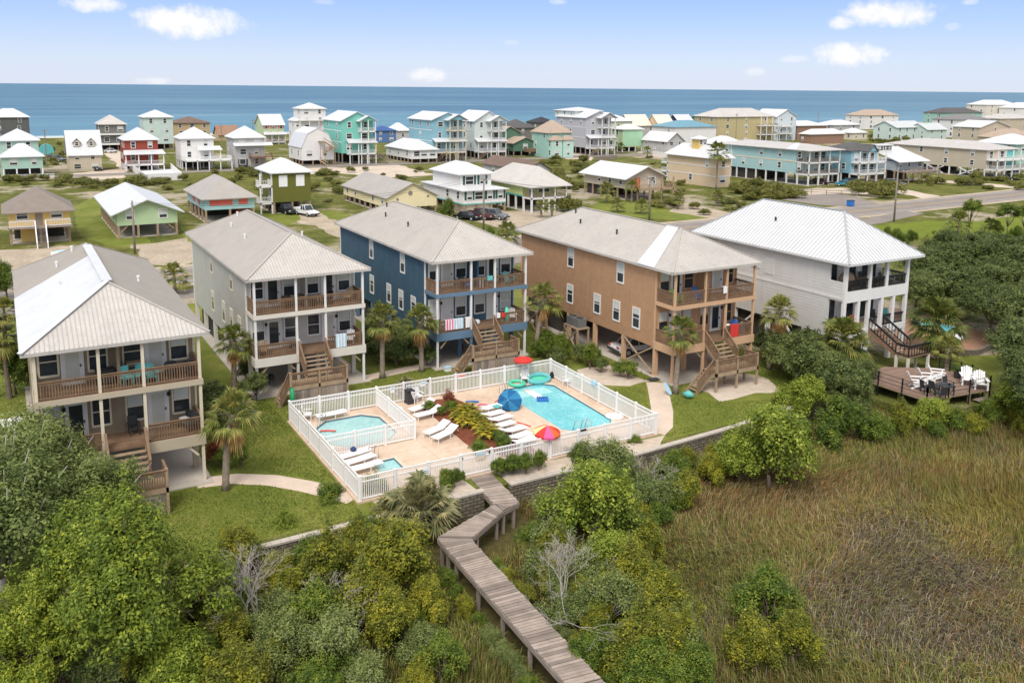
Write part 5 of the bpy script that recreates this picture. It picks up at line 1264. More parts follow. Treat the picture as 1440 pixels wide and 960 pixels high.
for u, z, r in ((.46, .55, .42), (.2, .12, .25), (.82, .25, .22)):
    b = MB(); b.tube([(w * u, -.06, ze + (zr - ze) * z - .8), (w * u, -.002, ze + (zr - ze) * z - .8)], r, 14); b.build('vent', MT['woodg'], t)
t, w, d, zf, ze, zr = fh('white stilt house with stepped white roofs and dark green shutters', 652, 301, 711, 268, 255, WHT, 'roofw', D=17, fl=288, cols=4, shutter='darkgreen', lcols=4)
X0, Yf = t.location.x, t.location.y
block(t, .6, w - 1.6, 2.6, d - 3, ze - .2, ze + 2.6, ze + 4.4, WHT, 'roofw', 'hip', True, 2, .6, 'white', 'darkgreen', 0)
b = MB(); b.box(.8, w - 2.5, .5, 6, .07, zf - .02); b.build('garage', wallm(CREAM), t)
b = MB(); b.box(-.03, w + .03, -.05, -.003, zf - .1, zf + .12); b.box(-.05, -.003, 0, d, zf - .1, zf + .12); b.build('band_board', MT['tealw'], t)
t, w, d, zf, ze, zr = fh('lime green stilt house with greige hip roof and deep front porch', 747, 300, 797, 263, 231, LIME, 'roof', D=17, fl=279, cols=0, oh=.7, lcols=0, post='white')
for ch in list(t.children):
    if ch.name.startswith('wall'): bpy.data.objects.remove(ch)
b = MB(); b.box(0, w, 3.2, d, zf, ze - .1); b.build('wall', wallm(LIME), t); porch(t, 0, w, 3.2, 3.2, (zf,), ze, 'white', 'woodl', 4)
put('window', fwin(2.2, 1.5), t, (w * .6, 3.2, zf + .6)); put('window', fwin(.9, 1.9), t, (w * .25, 3.2, zf + .2))
b = MB(); b.face((w * .5 - 1.6, 1.4, ze + .55), (w * .5 + 1.6, 1.4, ze + .55), (w * .5, 1.4, ze + 1.55)); b.face((w * .5 - 1.6, 1.4, ze + .55), (w * .5, 1.4, ze + 1.55), (w * .5, 4.6, ze + 1.7)); b.face((w * .5 + 1.6, 1.4, ze + .55), (w * .5, 4.6, ze + 1.7), (w * .5, 1.4, ze + 1.55)); b.build('gablet', wallm(LIME), t)
b = MB(); b.box(-.05, -.003, 3.2, d, zf - .05, zf + .25); b.build('band_board', MT['tealw'], t)
fh('low grey white gable house with dark brown shingle roof', 741, 256, 773, 238, 227, LGREY, 'roofb', D=22, rt='gabF', cols=2, lcols=2)
t, w, d, zf, ze, zr = fh('cream stilt cottage with white gable roof and an orange front door', 880, 282, 932, 249, 234, BEIGE, 'roofw', xb=822, fl=266, rt='gabF', cols=0, lcols=4, oh=.9)
b = MB(); b.box(w * .22, w * .36, -.07, -.003, zf + .02, zf + 2.1); b.build('door', MT['orange'], t); put('window', fwin(1.5, 1.3), t, (w * .68, 0, zf + .8)); porch(t, w * .1, w + .8, 0, 2.4, (zf,), ze, 'woodl', 'woodl', 4)
b = MB()
for i in range(9): z = zf * (1 - (i + 1) / 10); b.box(w + .9 + .32 * i, w + .9 + .32 * (i + 1), -2.2, -1.1, z - .05, z)
b.beam((w + .9, -2.2, zf + .8), (w + 4, -2.2, .8), .08); b.beam((w + .9, -2.2, zf - .1), (w + 4, -2.2, 0), .1, .25); b.build('stairs', MT['woodl'], t)
t, w, d, zf, ze, zr = fh('peach three storey house with white hip roof and a yellow cupola', 1005, 264, 1026, 223, 203, PEACH, 'roofw', xb=940, rt='hip', cols=1, lcols=3, oh=.8)
b = MB(); c = (w / 2, d * .5); b.box(c[0] - 1.2, c[0] + 1.2, c[1] - 1.2, c[1] + 1.2, zr - 1.2, zr + 1.2); q = b.build('cupola', wallm(YEL), t); hip_roof(q, c[0] - 1.7, c[0] + 1.7, c[1] - 1.7, c[1] + 1.7, zr + 1.35, zr + 2.1, MT['roofw'], 0, .15)
for s in (-.6, .6): put('window', fwin(.7, .9), q, (c[0] + s, c[1] - 1.2, zr + .1))
for z in (ze * .36, ze * .68): b = MB(); b.box(-.05, -.003, 0, d, z, z + .2); b.box(0, w, -.05, -.003, z, z + .2); b.build('band_board', MT['white'], t)
porch(t, -.0, w, d + 2.6, 2.4, (ze * .36, ze * .68), ze, 'white', 'white', 3)
t, w, d, zf, ze, zr = fh('long aqua three storey stilt building with greige roof and white porches', 1136, 262, 1179, 212, 199, AQUA, 'roof', D=30, fl=246, cols=0, lcols=5, oh=.8, post='white', frame='white')
for ch in list(t.children):
    if ch.name.startswith('wall'): bpy.data.objects.remove(ch)
b = MB(); b.box(0, w, 4.0, d, zf, ze - .1); b.build('wall', wallm(AQUA), t); hf = (ze - zf) / 2; porch(t, 0, w, 4.0, 4.0, (zf, zf + hf), ze, 'white', 'woodg', 4)
for f in (0, 1):
    for u in (.15, .4, .65, .88): put('window', fwin(1.3, 1.9), t, (w * u, 4.0, zf + hf * f + .15))
porch(t, -2.6, 0, d, 5.0, (zf, zf + hf), ze, 'white', 'white', 2)
b = MB(); b.box(-.05, -.003, 4.0, d, zf + hf - .15, zf + hf + .15); b.build('band_board', MT['trim'], t)
r_ = [c for c in t.children if c.name.startswith('roof')][0]; panel(r_, [(-.8, 3.4, ze), (-.8, 6.6, ze), (w / 2 - .2, 9.0, zr), (w / 2 - .2, 7.4, zr)], 'roof_panel', 'roofw', .05)
t, w, d, zf, ze, zr = fh('light blue stilt house with charcoal roof and two white balconies', 1194, 259, 1231, 212, 199, LBLUE, 'roofd', xb=1160, fl=244, cols=0, lcols=2, post='white'); hf = (ze - zf) / 2
porch(t, 0, w, 0, 2.6, (zf, zf + hf), ze, 'white', 'white', 4); [put('window', fwin(1.3, 1.8), t, (w * u, 0, zf + hf * f + .2)) for f in (0, 1) for u in (.2, .5, .8)]
block(t, w * .3, w * .62, -2.6, 2, ze - .1, ze + .15, ze + 1.5, LBLUE, 'roofd', 'gabF', False, 0, .3)
t, w, d, zf, ze, zr = fh('modern grey house with steep white shed roof and a clerestory strip', 1257, 256, 1297, 227, 208, STEEL, 'roofw', xb=1222, fl=240, rt='shed', cols=3, lcols=0, oh=.5)
block(t, w * -.15, w * .35, d * .55, d * .75, zr - 1.2, zr + .9, zr + 1.0, WHT, 'roofw', 'shed', True, 5, .1); b = MB(); b.box(-.2, w + .8, -4.2, -1.2, zf - .3, zf); b.build('porch_floor', MT['woodg'], t); railing(t, (-.1, -4.1), (w + .7, -4.1), zf, .9, 'woodg', .3); [MB().box(u - .12, u + .12, -4.1, -3.9, 0, zf - .3).build('post', MT['woodg'], t) for u in (0, w * .35, w * .7, w + .6)]
t, w, d, zf, ze, zr = fh('long beige stilt building with cross braces and white front porches', 1384, 250, 1427, 211, 196, BEIGE, 'roof', D=30, fl=238, cols=0, lcols=4, post='white'); hf = (ze - zf) / 2
porch(t, 0, w, 0, 3.2, (zf, zf + hf), ze, 'white', 'white', 5); [put('window', fwin(1.4, 1.8, 'white'), t, (w * u, 0, zf + hf * f + .2)) for f in (0, 1) for u in (.15, .5)]; b = MB(); b.box(w * .62, w * .95, -.06, -.003, zf + .1, ze - .4); b.build('teal_panel', MT['turq'], t)
for j in range(3): y = d * (.08 + .31 * j); b = MB(); b.beam((-.02, y, .2), (-.02, y + d * .16, zf - .1), .25); b.beam((-.02, y + d * .16, .2), (-.02, y, zf - .1), .25); b.build('brace', MT['white'], t)
porch(t, -2.4, 0, d, 4.0, (zf, zf + hf), ze, 'white', 'white', 2)
t, w, d, zf, ze, zr = fh('teal house with white hip roof at the right edge', 1425, 242, 1466, 203, 188, TEAL, 'roofw', xb=1373, fl=232, cols=2, lcols=3)
# second row
t, w, d, zf, ze, zr = fh('mint house with two white hip roofs and a small pool, far left', 5, 252, 62, 221, 201.5, MINT, 'roofw', D=7, fl=238, cols=2, frame='trim', post='white'); block(t, -.4, w - .4, 7.2, 17, 0, ze + 3.4, ze + 6.0, MINT, 'roofw', 'hip', True, 2)
b = MB(); b.box(-.3, w + 2, -4.5, -.1, .0, .45); b.build('terrace', MT['path'], t); b = MB(); b.box(1.2, w - .5, -3.8, -1.6, .451, .5); b.build('pool_water', M_POOL, t); b = MB(); [b.box(x, x + .12, -4.45, -4.33, .45, 1.3) for x in np.arange(-.3, w + 2, .28)]; b.box(-.3, w + 2, -4.46, -4.32, 1.25, 1.33); b.build('railing', MT['white'], t)
t, w, d, zf, ze, zr = fh('beige cottage with steep white roof and two dormers', 98, 242, 144, 216, 183, BEIGE, 'roofw', D=9, rt='gabS', cols=2, frame='trim', oh=.4)
for u in (.28, .72):
    z0 = ze + (zr - ze) * .28; v0 = d / 2 * .28 - .2; q = MB(); uu = w * u; q.box(uu - .8, uu + .8, v0, v0 + 2.4, z0, z0 + 1.3); q.face((uu - .8, v0, z0 + 1.3), (uu + .8, v0, z0 + 1.3), (uu, v0, z0 + 2.1)); q = q.build('dormer', wallm(BEIGE), t)
    r = MB(); r.face((uu - 1.05, v0 - .3, z0 + 1.1), (uu, v0 - .3, z0 + 2.2), (uu, v0 + 3, z0 + 2.2), (uu - 1.05, v0 + 3, z0 + 1.1)); r.face((uu, v0 - .3, z0 + 2.2), (uu + 1.05, v0 - .3, z0 + 1.1), (uu + 1.05, v0 + 3, z0 + 1.1), (uu, v0 + 3, z0 + 2.2)); r.build('roof', MT['roofw'], q); put('window', fwin(.7, .9), q, (uu, v0, z0 + .3))
t, w, d, zf, ze, zr = fh('red house with white hip roof, white porch and a fenced white yard', 177.5, 240, 224, 197, 179, RED, 'roofw', xb=168, fl=231, cols=2, post='white'); porch(t, -.3, w + 1.0, 0, 2.6, (zf,), zf + 2.7, 'white', 'white', 4, 'roofw')
fx = [gp(*p) for p in ((181, 236), (205, 255), (256, 253), (240, 238))]; b = MB()
for p, q in zip(fx, fx[1:]): b.beam((p[0] - t.location.x, p[1] - t.location.y, .85), (q[0] - t.location.x, q[1] - t.location.y, .85), .1, 1.7)
b.face(*[(p[0] - t.location.x, p[1] - t.location.y, .03) for p in fx]); b.build('yard_fence', MT['white'], t)
t, w, d, zf, ze, zr = fh('white house with white hip roof and a broad white deck', 256, 238, 302, 195, 178, WHT, 'roofw', xb=246, fl=227, cols=2, post='white'); porch(t, 0, w + 3.5, 0, 5.5, (2.6,), 2.9, 'white', 'white', 5); porch(t, w * .5, w + 1.4, 0, 2.0, (zf + .2,), zf + 3, 'white', 'white', 3, 'roofw')
t, w, d, zf, ze, zr = fh('light grey house with white hip roof and a reddish deck', 331, 236, 373, 194, 177, LGREY, 'roofw', xb=318, cols=2); porch(t, w * .45, w + 1.5, 0, 3.0, (3.0,), 3.1, 'wood', 'wood', 4); b = MB(); b.box(w * .1, w * .42, -.06, -.003, 0, 2.3); b.build('garage_door', MT['charcoal'], t)
b = MB(); b.face((-.4, -1.4, 5.9), (w + 2, -1.4, 5.9), (w + 2, -.005, 6.7), (-.4, -.005, 6.7)); b.build('porch_roof', MT['roofw'], t)
t, w, d, zf, ze, zr = fh('white barrel shaped gambrel house with zigzag stairs', 425, 233, 470, 207, 180, WHT, 'roofw', xb=406, fl=226, rt='gambrel', cols=2, oh=.15, lcols=2)
b = MB(); z = ze + 1.6
for (p, q) in (((w * .62, -1.2, z), (w * .92, -1.2, z - 1.8)), ((w * .92, -1.4, z - 1.8), (w * .6, -1.4, z - 3.4)), ((w * .5, -1.0, zf), (w * .66, -3.6, 0))):
    for dy in (0, -.9): b.beam((p[0], p[1] + dy, p[2]), (q[0], q[1] + dy, q[2]), .12, .3); b.beam((p[0], p[1] + dy, p[2] + .9), (q[0], q[1] + dy, q[2] + .9), .1)
b.box(w * .5, w * .66, -2.0, -.05, z - .15, z); b.box(w * .85, w, -2.4, -.05, z - 1.95, z - 1.8); [b.box(u, u + .14, -2.0, -1.86, 0, z) for u in (w * .5, w * .64, w * .95)]; b.build('stairs', MT['woodl'], t)
t, w, d, zf, ze, zr = fh('narrow white four storey tower house with balconies and flat hip roof', 424, 206, 459, 153, 144.5, WHT, 'roofw', D=9, cols=2, lcols=2); porch(t, -.9, w + .5, 0, 1.7, (ze * .45, ze * .70), ze * .70, 'white', 'white', 4); block(t, -2.2, -.005, .6, d - 1, 0, ze * .68, ze * .68 + 1.2, WHT, 'roofw', 'hip', True, 1, .4)
t, w, d, zf, ze, zr = fh('tall turquoise three storey house with white gable roof', 481, 231, 525, 169, 157, TURQ, 'roofw', xb=455, fl=216, rt='gabF', cols=2, lcols=2, post='woodg'); hf = (ze - zf) / 3; porch(t, w * .15, w, 0, 2.6, (zf,), zf + hf, 'white', 'white', 4, 'roofw'); porch(t, w * .52, w, 0, 2.5, (zf + hf, zf + 2 * hf), ze, 'white', 'white', 3); block(t, w * .5, w + .1, -2.4, 3, ze - .2, ze, ze + 1.3, TURQ, 'roofw', 'gabF', False)
for k in (1, 2): b = MB(); b.box(-.05, -.003, 0, d, zf + hf * k - .1, zf + hf * k + .12); b.build('band_board', MT['white'], t)
b = MB(); [b.box(w + .3 * i, w + .3 * (i + 1), -2.4, -1.2, zf * (1 - i / 13) - .06, zf * (1 - i / 13)) for i in range(13)]; b.beam((w, -2.4, zf + .9), (w + 4, -2.4, .9), .1); b.build('stairs', MT['woodl'], t)
t, w, d, zf, ze, zr = fh('low white pavilion with white hip roof and a timber ramp', 579, 230, 615, 211, 195, WHT, 'roofw', xb=543, fl=224, cols=3, lcols=3, big=True); b = MB()
for dy in (0, 1.6): b.beam((-1.0, d - 2 + dy, .9), (-13, d * .2 + dy, 2.4), .15, .9)
for i in range(9): b.box(-2 - 1.3 * i, -1.8 - 1.3 * i, d - 2.4 - .5 * i * .6, d - 2.2 - .5 * i * .6, 0, 1.5 + .12 * i)
b.build('ramp', MT['woodg'], t)
for lab, xl, yb, xr, ye, ya, xb, col, f_ in (('light blue three storey house with white gable roof and beige porch tower', 608, 227, 650, 168, 158, 575, LBLUE, 214), ('pale grey three storey house with white gable roof and stacked porches', 667, 223, 706, 169.5, 156, 640, (.58, .62, .60), 213), ('tall grey lavender house with stacked white porches and wide white roof', 823, 218, 858, 165, 156, 783, (.45, .44, .47), 208)):
    t, w, d, zf, ze, zr = fh(lab, xl, yb, xr, ye, ya, col, 'roofw', xb=xb, fl=f_, rt='gabF', cols=2, lcols=3, post='woodg'); hf = (ze - zf) / 3; pm = 'trim' if 'beige' in lab else 'white'
    porch(t, 0, w, 0, 2.6, (zf,), zf + hf, pm, 'white', 4, 'roofw'); porch(t, w * .45, w, 0, 2.7, (zf + hf, zf + 2 * hf), ze, pm, pm, 3); block(t, w * .42, w + .2, -2.7, 3, ze - .15, ze + .05, ze + 1.6, col, 'roofw', 'gabF', False)
    b = MB(); [b.box(w * .3 - .3 * i, w * .3 + .3 - .3 * i, -4.0, -2.7, zf * (1 - i / 12) - .06, zf * (1 - i / 12)) for i in range(12)]; b.beam((w * .3, -4.0, zf + .9), (w * .3 - 3.6, -4.0, .9), .1); b.build('stairs', MT['woodl'], t)
    for k in (1, 2): b = MB(); b.box(-.05, -.003, 0, d, zf + hf * k - .1, zf + hf * k + .1); b.build('band_board', MT['white'], t)
    if 'lavender' in lab: block(t, w * .1, w * 1.2, d * .45, d + 3, ze, ze + 1.9, ze + 3.0, (.56, .62, .58), 'roofw', 'hip', True, 2)
t, w, d, zf, ze, zr = fh('dark green house with two stepped gables', 722, 220, 755, 201, 193, DGREEN, 'rooftan', D=7, fl=213, rt='gabF', cols=1, lcols=1); block(t, -1.5, w - 2.0, 7.2, 16, zf, ze + 3.0, ze + 5.0, DGREEN, 'rooftan', 'gabF', False); b = MB(); b.box(w * .45, w + 3, -2.0, -.01, zf - .2, zf + .9); b.build('deck_front', MT['wood'], t)
t, w, d, zf, ze, zr = fh('mint house with tan roof and two front bays', 771, 222, 803, 187, 169, TEAL, 'rooftan', xb=748, cols=0, lcols=2)
for u in (0.02, .52): block(t, w * u, w * (u + .46), -1.6, .5, 0, ze * .72, ze * .72 + 1.4, (.44, .63, .54), 'rooftan', 'hip', True, 1, .3)
t, w, d, zf, ze, zr = fh('lime house with a glazed front and white hip roof', 875, 214, 903, 182, 174.5, PGREEN, 'roofw', xb=861, fl=207, cols=0, lcols=1, post='white'); b = MB(); [b.box(x, x + .8, -.05, -.003, zf + .4, ze - .6) for x in np.arange(.3, w - .8, .95)]; b.build('glazing', wallm((.36, .60, .40)), t)
t, w, d, zf, ze, zr = fh('long white grey gable house behind a white fence', 938, 217, 961, 198, 186.5, LGREY, 'roofw', xb=904, rt='gabF', cols=2, lcols=3)
t, w, d, zf, ze, zr = fh('white building with a blue hip roof', 948, 207, 1006, 179, 169, WHT, 'roofblue', D=14, cols=0, lcols=2)
t, w, d, zf, ze, zr = fh('dark blue house with low white roof between the peach and aqua houses', 1020, 236, 1049, 204, 191, NAVY, 'roofw', D=11, cols=0, lcols=0); porch(t, 0, w, 0, 2.0, (ze * .36, ze * .66), ze, 'white', 'white', 3)
t, w, d, zf, ze, zr = fh('large tan three storey building with stacked porches on its right', 1008, 203, 1087, 164.5, 152, TAN2, 'roof', D=14, cols=3, lcols=2); porch(t, w * .68, w, 0, 2.5, (ze * .33, ze * .66), ze, 'white', 'woodg', 4)
t, w, d, zf, ze, zr = fh('pale blue white townhouse with white gable roof and balconies', 1090, 198, 1118, 164, 154, (.56, .63, .66), 'roofw', D=14, rt='gabF', cols=2, lcols=2); porch(t, 0, w * .7, 0, 2.4, (ze * .3, ze * .6), ze, 'white', 'white', 3)
# far row along the beach
for a in (('dark grey house with white hip roof at the left edge, by the sea', -14, 198, 43, 165, 152.5, GREY, 'roofw', 10, 'hip', 2), ('grey brown house with pale grey hip roof and white bands', 142, 212, 179, 175, 161.5, DGREY, 'roof', 12, 'hip', 2), ('tall pale mint house with white hip roof by the sea', 205, 211, 245, 165, 154.5, PMINT, 'roofw', 12, 'hip', 2),
          ('tan house with dark brown hip roof by the sea', 247, 203, 296, 173, 164, TAN, 'roofb', 12, 'hip', 3), ('low house with orange brown roof beside a utility pole', 308, 198, 336, 189, 176, TAN, 'roofo', 9, 'gabS', 1), ('small bright blue house with dark blue hip roof', 528, 201, 557, 184, 177, (.10, .18, .36), 'roofnb', 8, 'hip', 2),
          ('low white house with white hip roof beside the blue cottage', 556, 197, 577, 184, 172.5, LGREY, 'roofw', 10, 'hip', 1), ('brown house with charcoal hip roof, left of the two dark roofs by the sea', 718, 201, 752, 180, 167.5, DGREY, 'roofd', 12, 'hip', 1), ('house with near black hip roof, right of the two dark roofs by the sea', 757, 196, 781, 172.5, 164.5, DGREY, 'roofn', 10, 'hip', 1),
          ('pale lime house with white roof behind the glazed lime house', 862, 206, 888, 170.5, 161.5, (.56, .62, .42), 'roofw', 12, 'hip', 2), ('cream gabled house with two skylights, leftmost of four gables', 886, 197, 914, 175.5, 161, LGREY, 'roofc', 9, 'gabS', 1), ('tan gabled house with cream roof, second of the four gables', 926, 197, 947, 175, 161, PEACH, 'roofc', 9, 'gabS', 1),
          ('navy gabled house with white roof, third of the four gables', 955, 193, 975, 172, 161, NAVY, 'roofw', 9, 'gabS', 0), ('teal gabled house with white roof, rightmost of the four gables', 985, 191, 1002, 169.5, 161.5, (.06, .26, .24), 'roofw', 9, 'gabS', 0),
          ('brown walled pavilion with broad white hip roof, leftmost of its cluster', 1120, 197, 1161, 177, 169.5, BROWN, 'roofw', 12, 'hip', 0), ('grey white pavilion with broad white hip roof, upper right of its cluster', 1172, 193, 1208, 176, 168.5, LGREY, 'roofw', 12, 'hip', 2), ('small cream pavilion with pointed white roof, lower right of its cluster', 1198, 197, 1219, 187, 180, CREAM, 'roofw', 8, 'hip', 2),
          ('brown pavilion with small white roof in front of its cluster', 1140, 203, 1186, 189, 181, BROWN, 'roofw', 6, 'hip', 0), ('white two storey house with tan hip roof above dark shrubs', 1216, 182, 1262, 162.5, 154, WHT, 'rooftan', 14, 'hip', 3), ('long pale mint stilt house with grey gable roof', 1259, 198, 1299, 179, 170, PMINT, 'roofs', 12, 'gabS', 4),
          ('low pale house with grey roof right of the pale mint stilt house', 1303, 198, 1330, 182, 173, PMINT, 'roofs', 10, 'gabS', 2), ('mint house with dark brown hip roof by the sea at the right', 1327, 182, 1379, 159, 151.5, TEAL, 'roofd', 14, 'hip', 2), ('white house with dark grey hip roof in front of the mint one', 1346, 194, 1390, 168.5, 160.5, WHT, 'roofdg', 14, 'hip', 2),
          ('tall white house with white hip roof near the right edge', 1385, 177, 1428, 147.5, 140.5, (.68, .62, .54), 'roofw', 14, 'hip', 3), ('white house with teal roof strip at the far right edge', 1432, 178, 1470, 152, 144, WHT, 'roofw', 14, 'hip', 2), ('beige gable house with white roof slopes at the right', 1376, 205, 1418, 179, 170, BEIGE, 'roofw', 12, 'gabF', 1),
          ('long house with grey greige roof below the tall white house', 1404, 192, 1450, 167, 160, BEIGE, 'roof', 12, 'hip', 2), ('house with plain tan roof above the white roofed teal house', 1414, 208, 1458, 194, 181, BEIGE, 'rooftan', 12, 'hip', 0), ('green house with white gable roof and coral shutters', 371, 203, 400, 175, 160.5, PGREEN, 'roofw', 12, 'gabS', 3)):
    lab, xl, yb, xr, ye, ya, col, rf, D_, rt_, cols_ = a
    for k, c in (('roofo', (.30, .18, .12)), ('roofnb', (.04, .10, .26)), ('roofn', (.035, .035, .045)), ('roofc', (.70, .62, .52)), ('roofs', (.50, .52, .52)), ('roofdg', (.20, .19, .19))):
        if k not in MT: MT[k] = mat('roof_tinted', c, .7, .08, .7)
    high = (yb - ye) > 33
    t, w, d, zf, ze, zr = fh(lab, xl, yb, xr, ye, ya, col, rf, D=D_, fl=(yb - 8 if high else None), rt=rt_, cols=cols_, lcols=2, shutter='coral' if 'coral' in lab else None)
    if 'white bands' in lab:
        for k in (0.0, .48): b = MB(); b.box(-.2, w + .2, -1.2, -.01, zf + (ze - zf) * k, zf + (ze - zf) * k + .5); b.build('balcony', MT['white'], t)
    if 'coral' in lab: porch(t, 0, w, 0, 2, (ze * .12,), ze * .5, 'white', 'white', 4, 'roofw')

# ------------------------------------------------------------------ vehicles across the road
for lab, kind, paint, px, rz in (('white pickup truck beneath the olive green house', 'pickup', 'car_white', (431, 303), .25), ('dark grey pickup truck beneath the olive green house', 'pickup', 'car_black', (402, 300), .2), ('black car nearest the shrub by the white stepped house', 'sedan', 'car_black', (657, 309), .5), ('dark maroon pickup in front of the white stepped house', 'pickup', 'car_maroon', (674, 308), .5),
                               ('silver off road car in front of the white stepped house', 'suv', 'car_grey', (696, 308), .5), ('bright blue car at the corner of the aqua building', 'sedan', 'car_teal', (1189, 262), .6), ('black car beside the bright blue car', 'suv', 'car_black', (1201, 261), .5), ('dark green car on the gravel behind the shrubs', 'sedan', 'car_green', (1234, 264), 1.3), ('dark grey SUV parked right of the dark green car', 'suv', 'car_grey', (1258, 262), 1.1),
                               ('black car beside the long beige building', 'sedan', 'car_black', (1412, 254), 1.2), ('white SUV at the right edge of the beige building', 'suv', 'car_white', (1428, 248), 1.2), ('maroon car under the porch of the aqua building', 'sedan', 'car_maroon', (1152, 259), .3), ('dark car parked behind the beige dormer cottage', 'suv', 'car_grey', (80, 227), .8), ('dark truck under the beige dormer cottage', 'pickup', 'car_black', (134, 240), .3), ('white car parked beneath the grey brown banded house', 'sedan', 'car_white', (156, 215), .5)):
    p = gp(*px); car(lab, kind, paint, (p[0], p[1], .03), rz)
t = thing('dumpster', 'blue recycling bin on the verge of the road', 'bin', (*gp(1196, 290), 0)); b = MB(); b.prism([(-.6, -.4), (.6, -.4), (.65, .45), (-.65, .45)], .1, 1.1); b.build('body', MT['blue'], t); b = MB(); b.box(-.66, .66, -.46, .5, 1.1, 1.17); b.build('lid', MT['charcoal'], t)
p = gp(66, 222); t = thing('water_tank', 'green upright disc shaped tank beside the mint house', 'tank', (*p, 0)); b = MB(); b.tube([(0, -.8, 2.2), (0, .8, 2.2)], 2.0, 18); b.build('tank', MT['turq'], t); b = MB(); b.box(-1, 1, -.5, .5, 0, .5); b.build('stand', MT['woodl'], t)
p = gp(96, 362); t = thing('rowing_boat', 'small white covered boat on the sandy yard behind the taupe house', 'boat', (p[0], p[1], 0), 1.2); b = MB(); b.prism([(-.7, -1.7), (.7, -1.7), (.75, .6), (0, 2.1), (-.75, .6)], .2, .75); b.build('hull', MT['cloth'], t); b = MB(); b.prism([(-.6, -1.5), (.6, -1.5), (.6, .5), (0, 1.6), (-.6, .5)], .751, .9); b.build('cover', MT['sky'], t)

# ------------------------------------------------------------------ utility poles and their wires
PO = []
for lab, px, top in (('leaning utility pole with cross arm behind the taupe house', (190, 357), 282), ('utility pole in front of the white stepped house', (680, 326), 247), ('utility pole with a transformer beside the cream cottage', (913, 310), 246), ('tall utility pole beside the road near the white house', (1257, 312), 236)):
    X, Y = gp(*px); z = atY(px[0], top, Y)[2]; t = thing('utility_pole', lab, 'utility pole', (X, Y, 0)); b = MB(); b.tube([(0, 0, 0), (0, 0, z)], [.17, .11], 8); b.build('pole', MT['pole'], t, smooth=True)
    b = MB(); b.box(-.06, .06, -1.1, 1.1, z - .7, z - .55); b.build('cross_arm', MT['pole'], t)
    for y in (-1, 0, 1): b = MB(); b.lathe([(.06, 0), (.07, .12), (.03, .2), (0, .22)], 8); b.build('insulator', MT['galv'], t, (0, y, z - .55))
    if 'transformer' in lab: b = MB(); b.lathe([(.0, 0), (.25, 0), (.25, .8), (.1, .9), (0, .9)], 10); b.build('transformer', MT['galv'], t, (.35, 0, z - 2.0))
    PO.append((X, Y, z))
for px, top in (((66, 232), 182), ((357, 215), 168), ((1316, 190), 152), ((1149, 190), 157), ((312, 206), 176), ((1034, 205), 160)):
    X, Y = gp(*px); z = atY(px[0], top, Y)[2]; t = thing('utility_pole', {66: 'thin far utility pole right of the mint house', 357: 'thin far utility pole before the green house with coral shutters', 1316: 'thin dark mast standing against the sea at the right', 1149: 'short dark mast against the sea above the white pavilions', 312: 'thin far utility pole by the orange brown roof', 1034: 'thin far pole in front of the tan three storey building'}[px[0]], 'utility pole', (X, Y, 0)); b = MB(); b.tube([(0, 0, 0), (0, 0, z)], [.16, .12], 6); b.build('pole', MT['pole'], t); b = MB(); b.box(-.8, .8, -.05, .05, z - .5, z - .38); b.build('cross_arm', MT['pole'], t)
for k, (p, q) in enumerate(zip(PO[:2], PO[1:3])):
    for y in (-1, 1):
        b = MB(); pts = [];
        for i in range(17): s = i / 16; pts.append((p[0] + (q[0] - p[0]) * s, p[1] + y + (q[1] - p[1]) * s, p[2] - .35 + (q[2] - p[2]) * s - 1.6 * (1 - (2 * s - 1) ** 2)))
        b.tube(pts, .016, 4, False); o = b.build('power_line', MT['black']); tag(o, ('nearer' if y < 0 else 'farther') + ' overhead wire from the ' + ('leaning pole to the pole by the stepped house' if k == 0 else 'stepped house pole to the cream cottage pole'), 'wire')
# rail fence along the parking of the aqua building, white fence of the gable house
for lab, a, c, h_, m in (('low timber rail fence along the gravel bay of the aqua building', (1120, 272), (1205, 276), 1.0, 'woodg'), ('white board fence in front of the white grey gable house', (905, 216), (940, 222), 1.6, 'white'), ('grey timber fence behind the palm at the lavender house', (838, 226), (868, 224), 1.3, 'woodg')):
    p, q = gp(*a), gp(*c); t = thing('yard_fence', lab, 'fence', (*p, 0)); L = math.dist(p, q); d = (Vector(q) - Vector(p)); n = max(3, int(L / 2.5)); b = MB()
    for zz in ((.5, .95) if h_ < 1.2 else np.arange(.2, h_, .2)): b.beam((0, 0, float(zz)), (d.x, d.y, float(zz)), .04, .14 if h_ < 1.2 else .17)
    b.build('rails', MT[m], t)
    for i in range(n + 1): b = MB(); s = i / n; b.box(d.x * s - .07, d.x * s + .07, d.y * s - .07, d.y * s + .07, 0, h_ + .05); b.build('fence_post', MT[m], t)

# ------------------------------------------------------------------ plants
def leaf_mat(name, cols, trans=.30, rough=.55, clump=2.3):
    g = G(name); geo = g.n('NewGeometry'); ri = geo.outputs['Random Per Island']
    tcx = g.n('TexCoord').outputs['Object']; n = g.noise(tcx, clump, 3)
    oi = g.n('ObjectInfo').outputs['Random']
    f = g.math('ADD', g.math('ADD', g.math('MULTIPLY', ri, .50), g.math('MULTIPLY', g.math('SUBTRACT', n, .5), 1.9)), g.math('MULTIPLY', g.math('SUBTRACT', oi, .5), .22))
    f = g.math('ADD', f, .22)
    k = len(cols) - 1; col = g.ramp(f, [(.12 + .76 * i / k, c) for i, c in enumerate(cols)])
    m = g.fin(col, rough, .25); tr = g.n('BsdfTranslucent'); g.set(tr.inputs[0], g.mix(1.0, col, col))
    mx = g.n('MixShader'); mx.inputs[0].default_value = trans; g.nt.links.new(g.b.outputs[0], mx.inputs[1]); g.nt.links.new(tr.outputs[0], mx.inputs[2]); g.nt.links.new(mx.outputs[0], g.out.inputs[0])
    return m
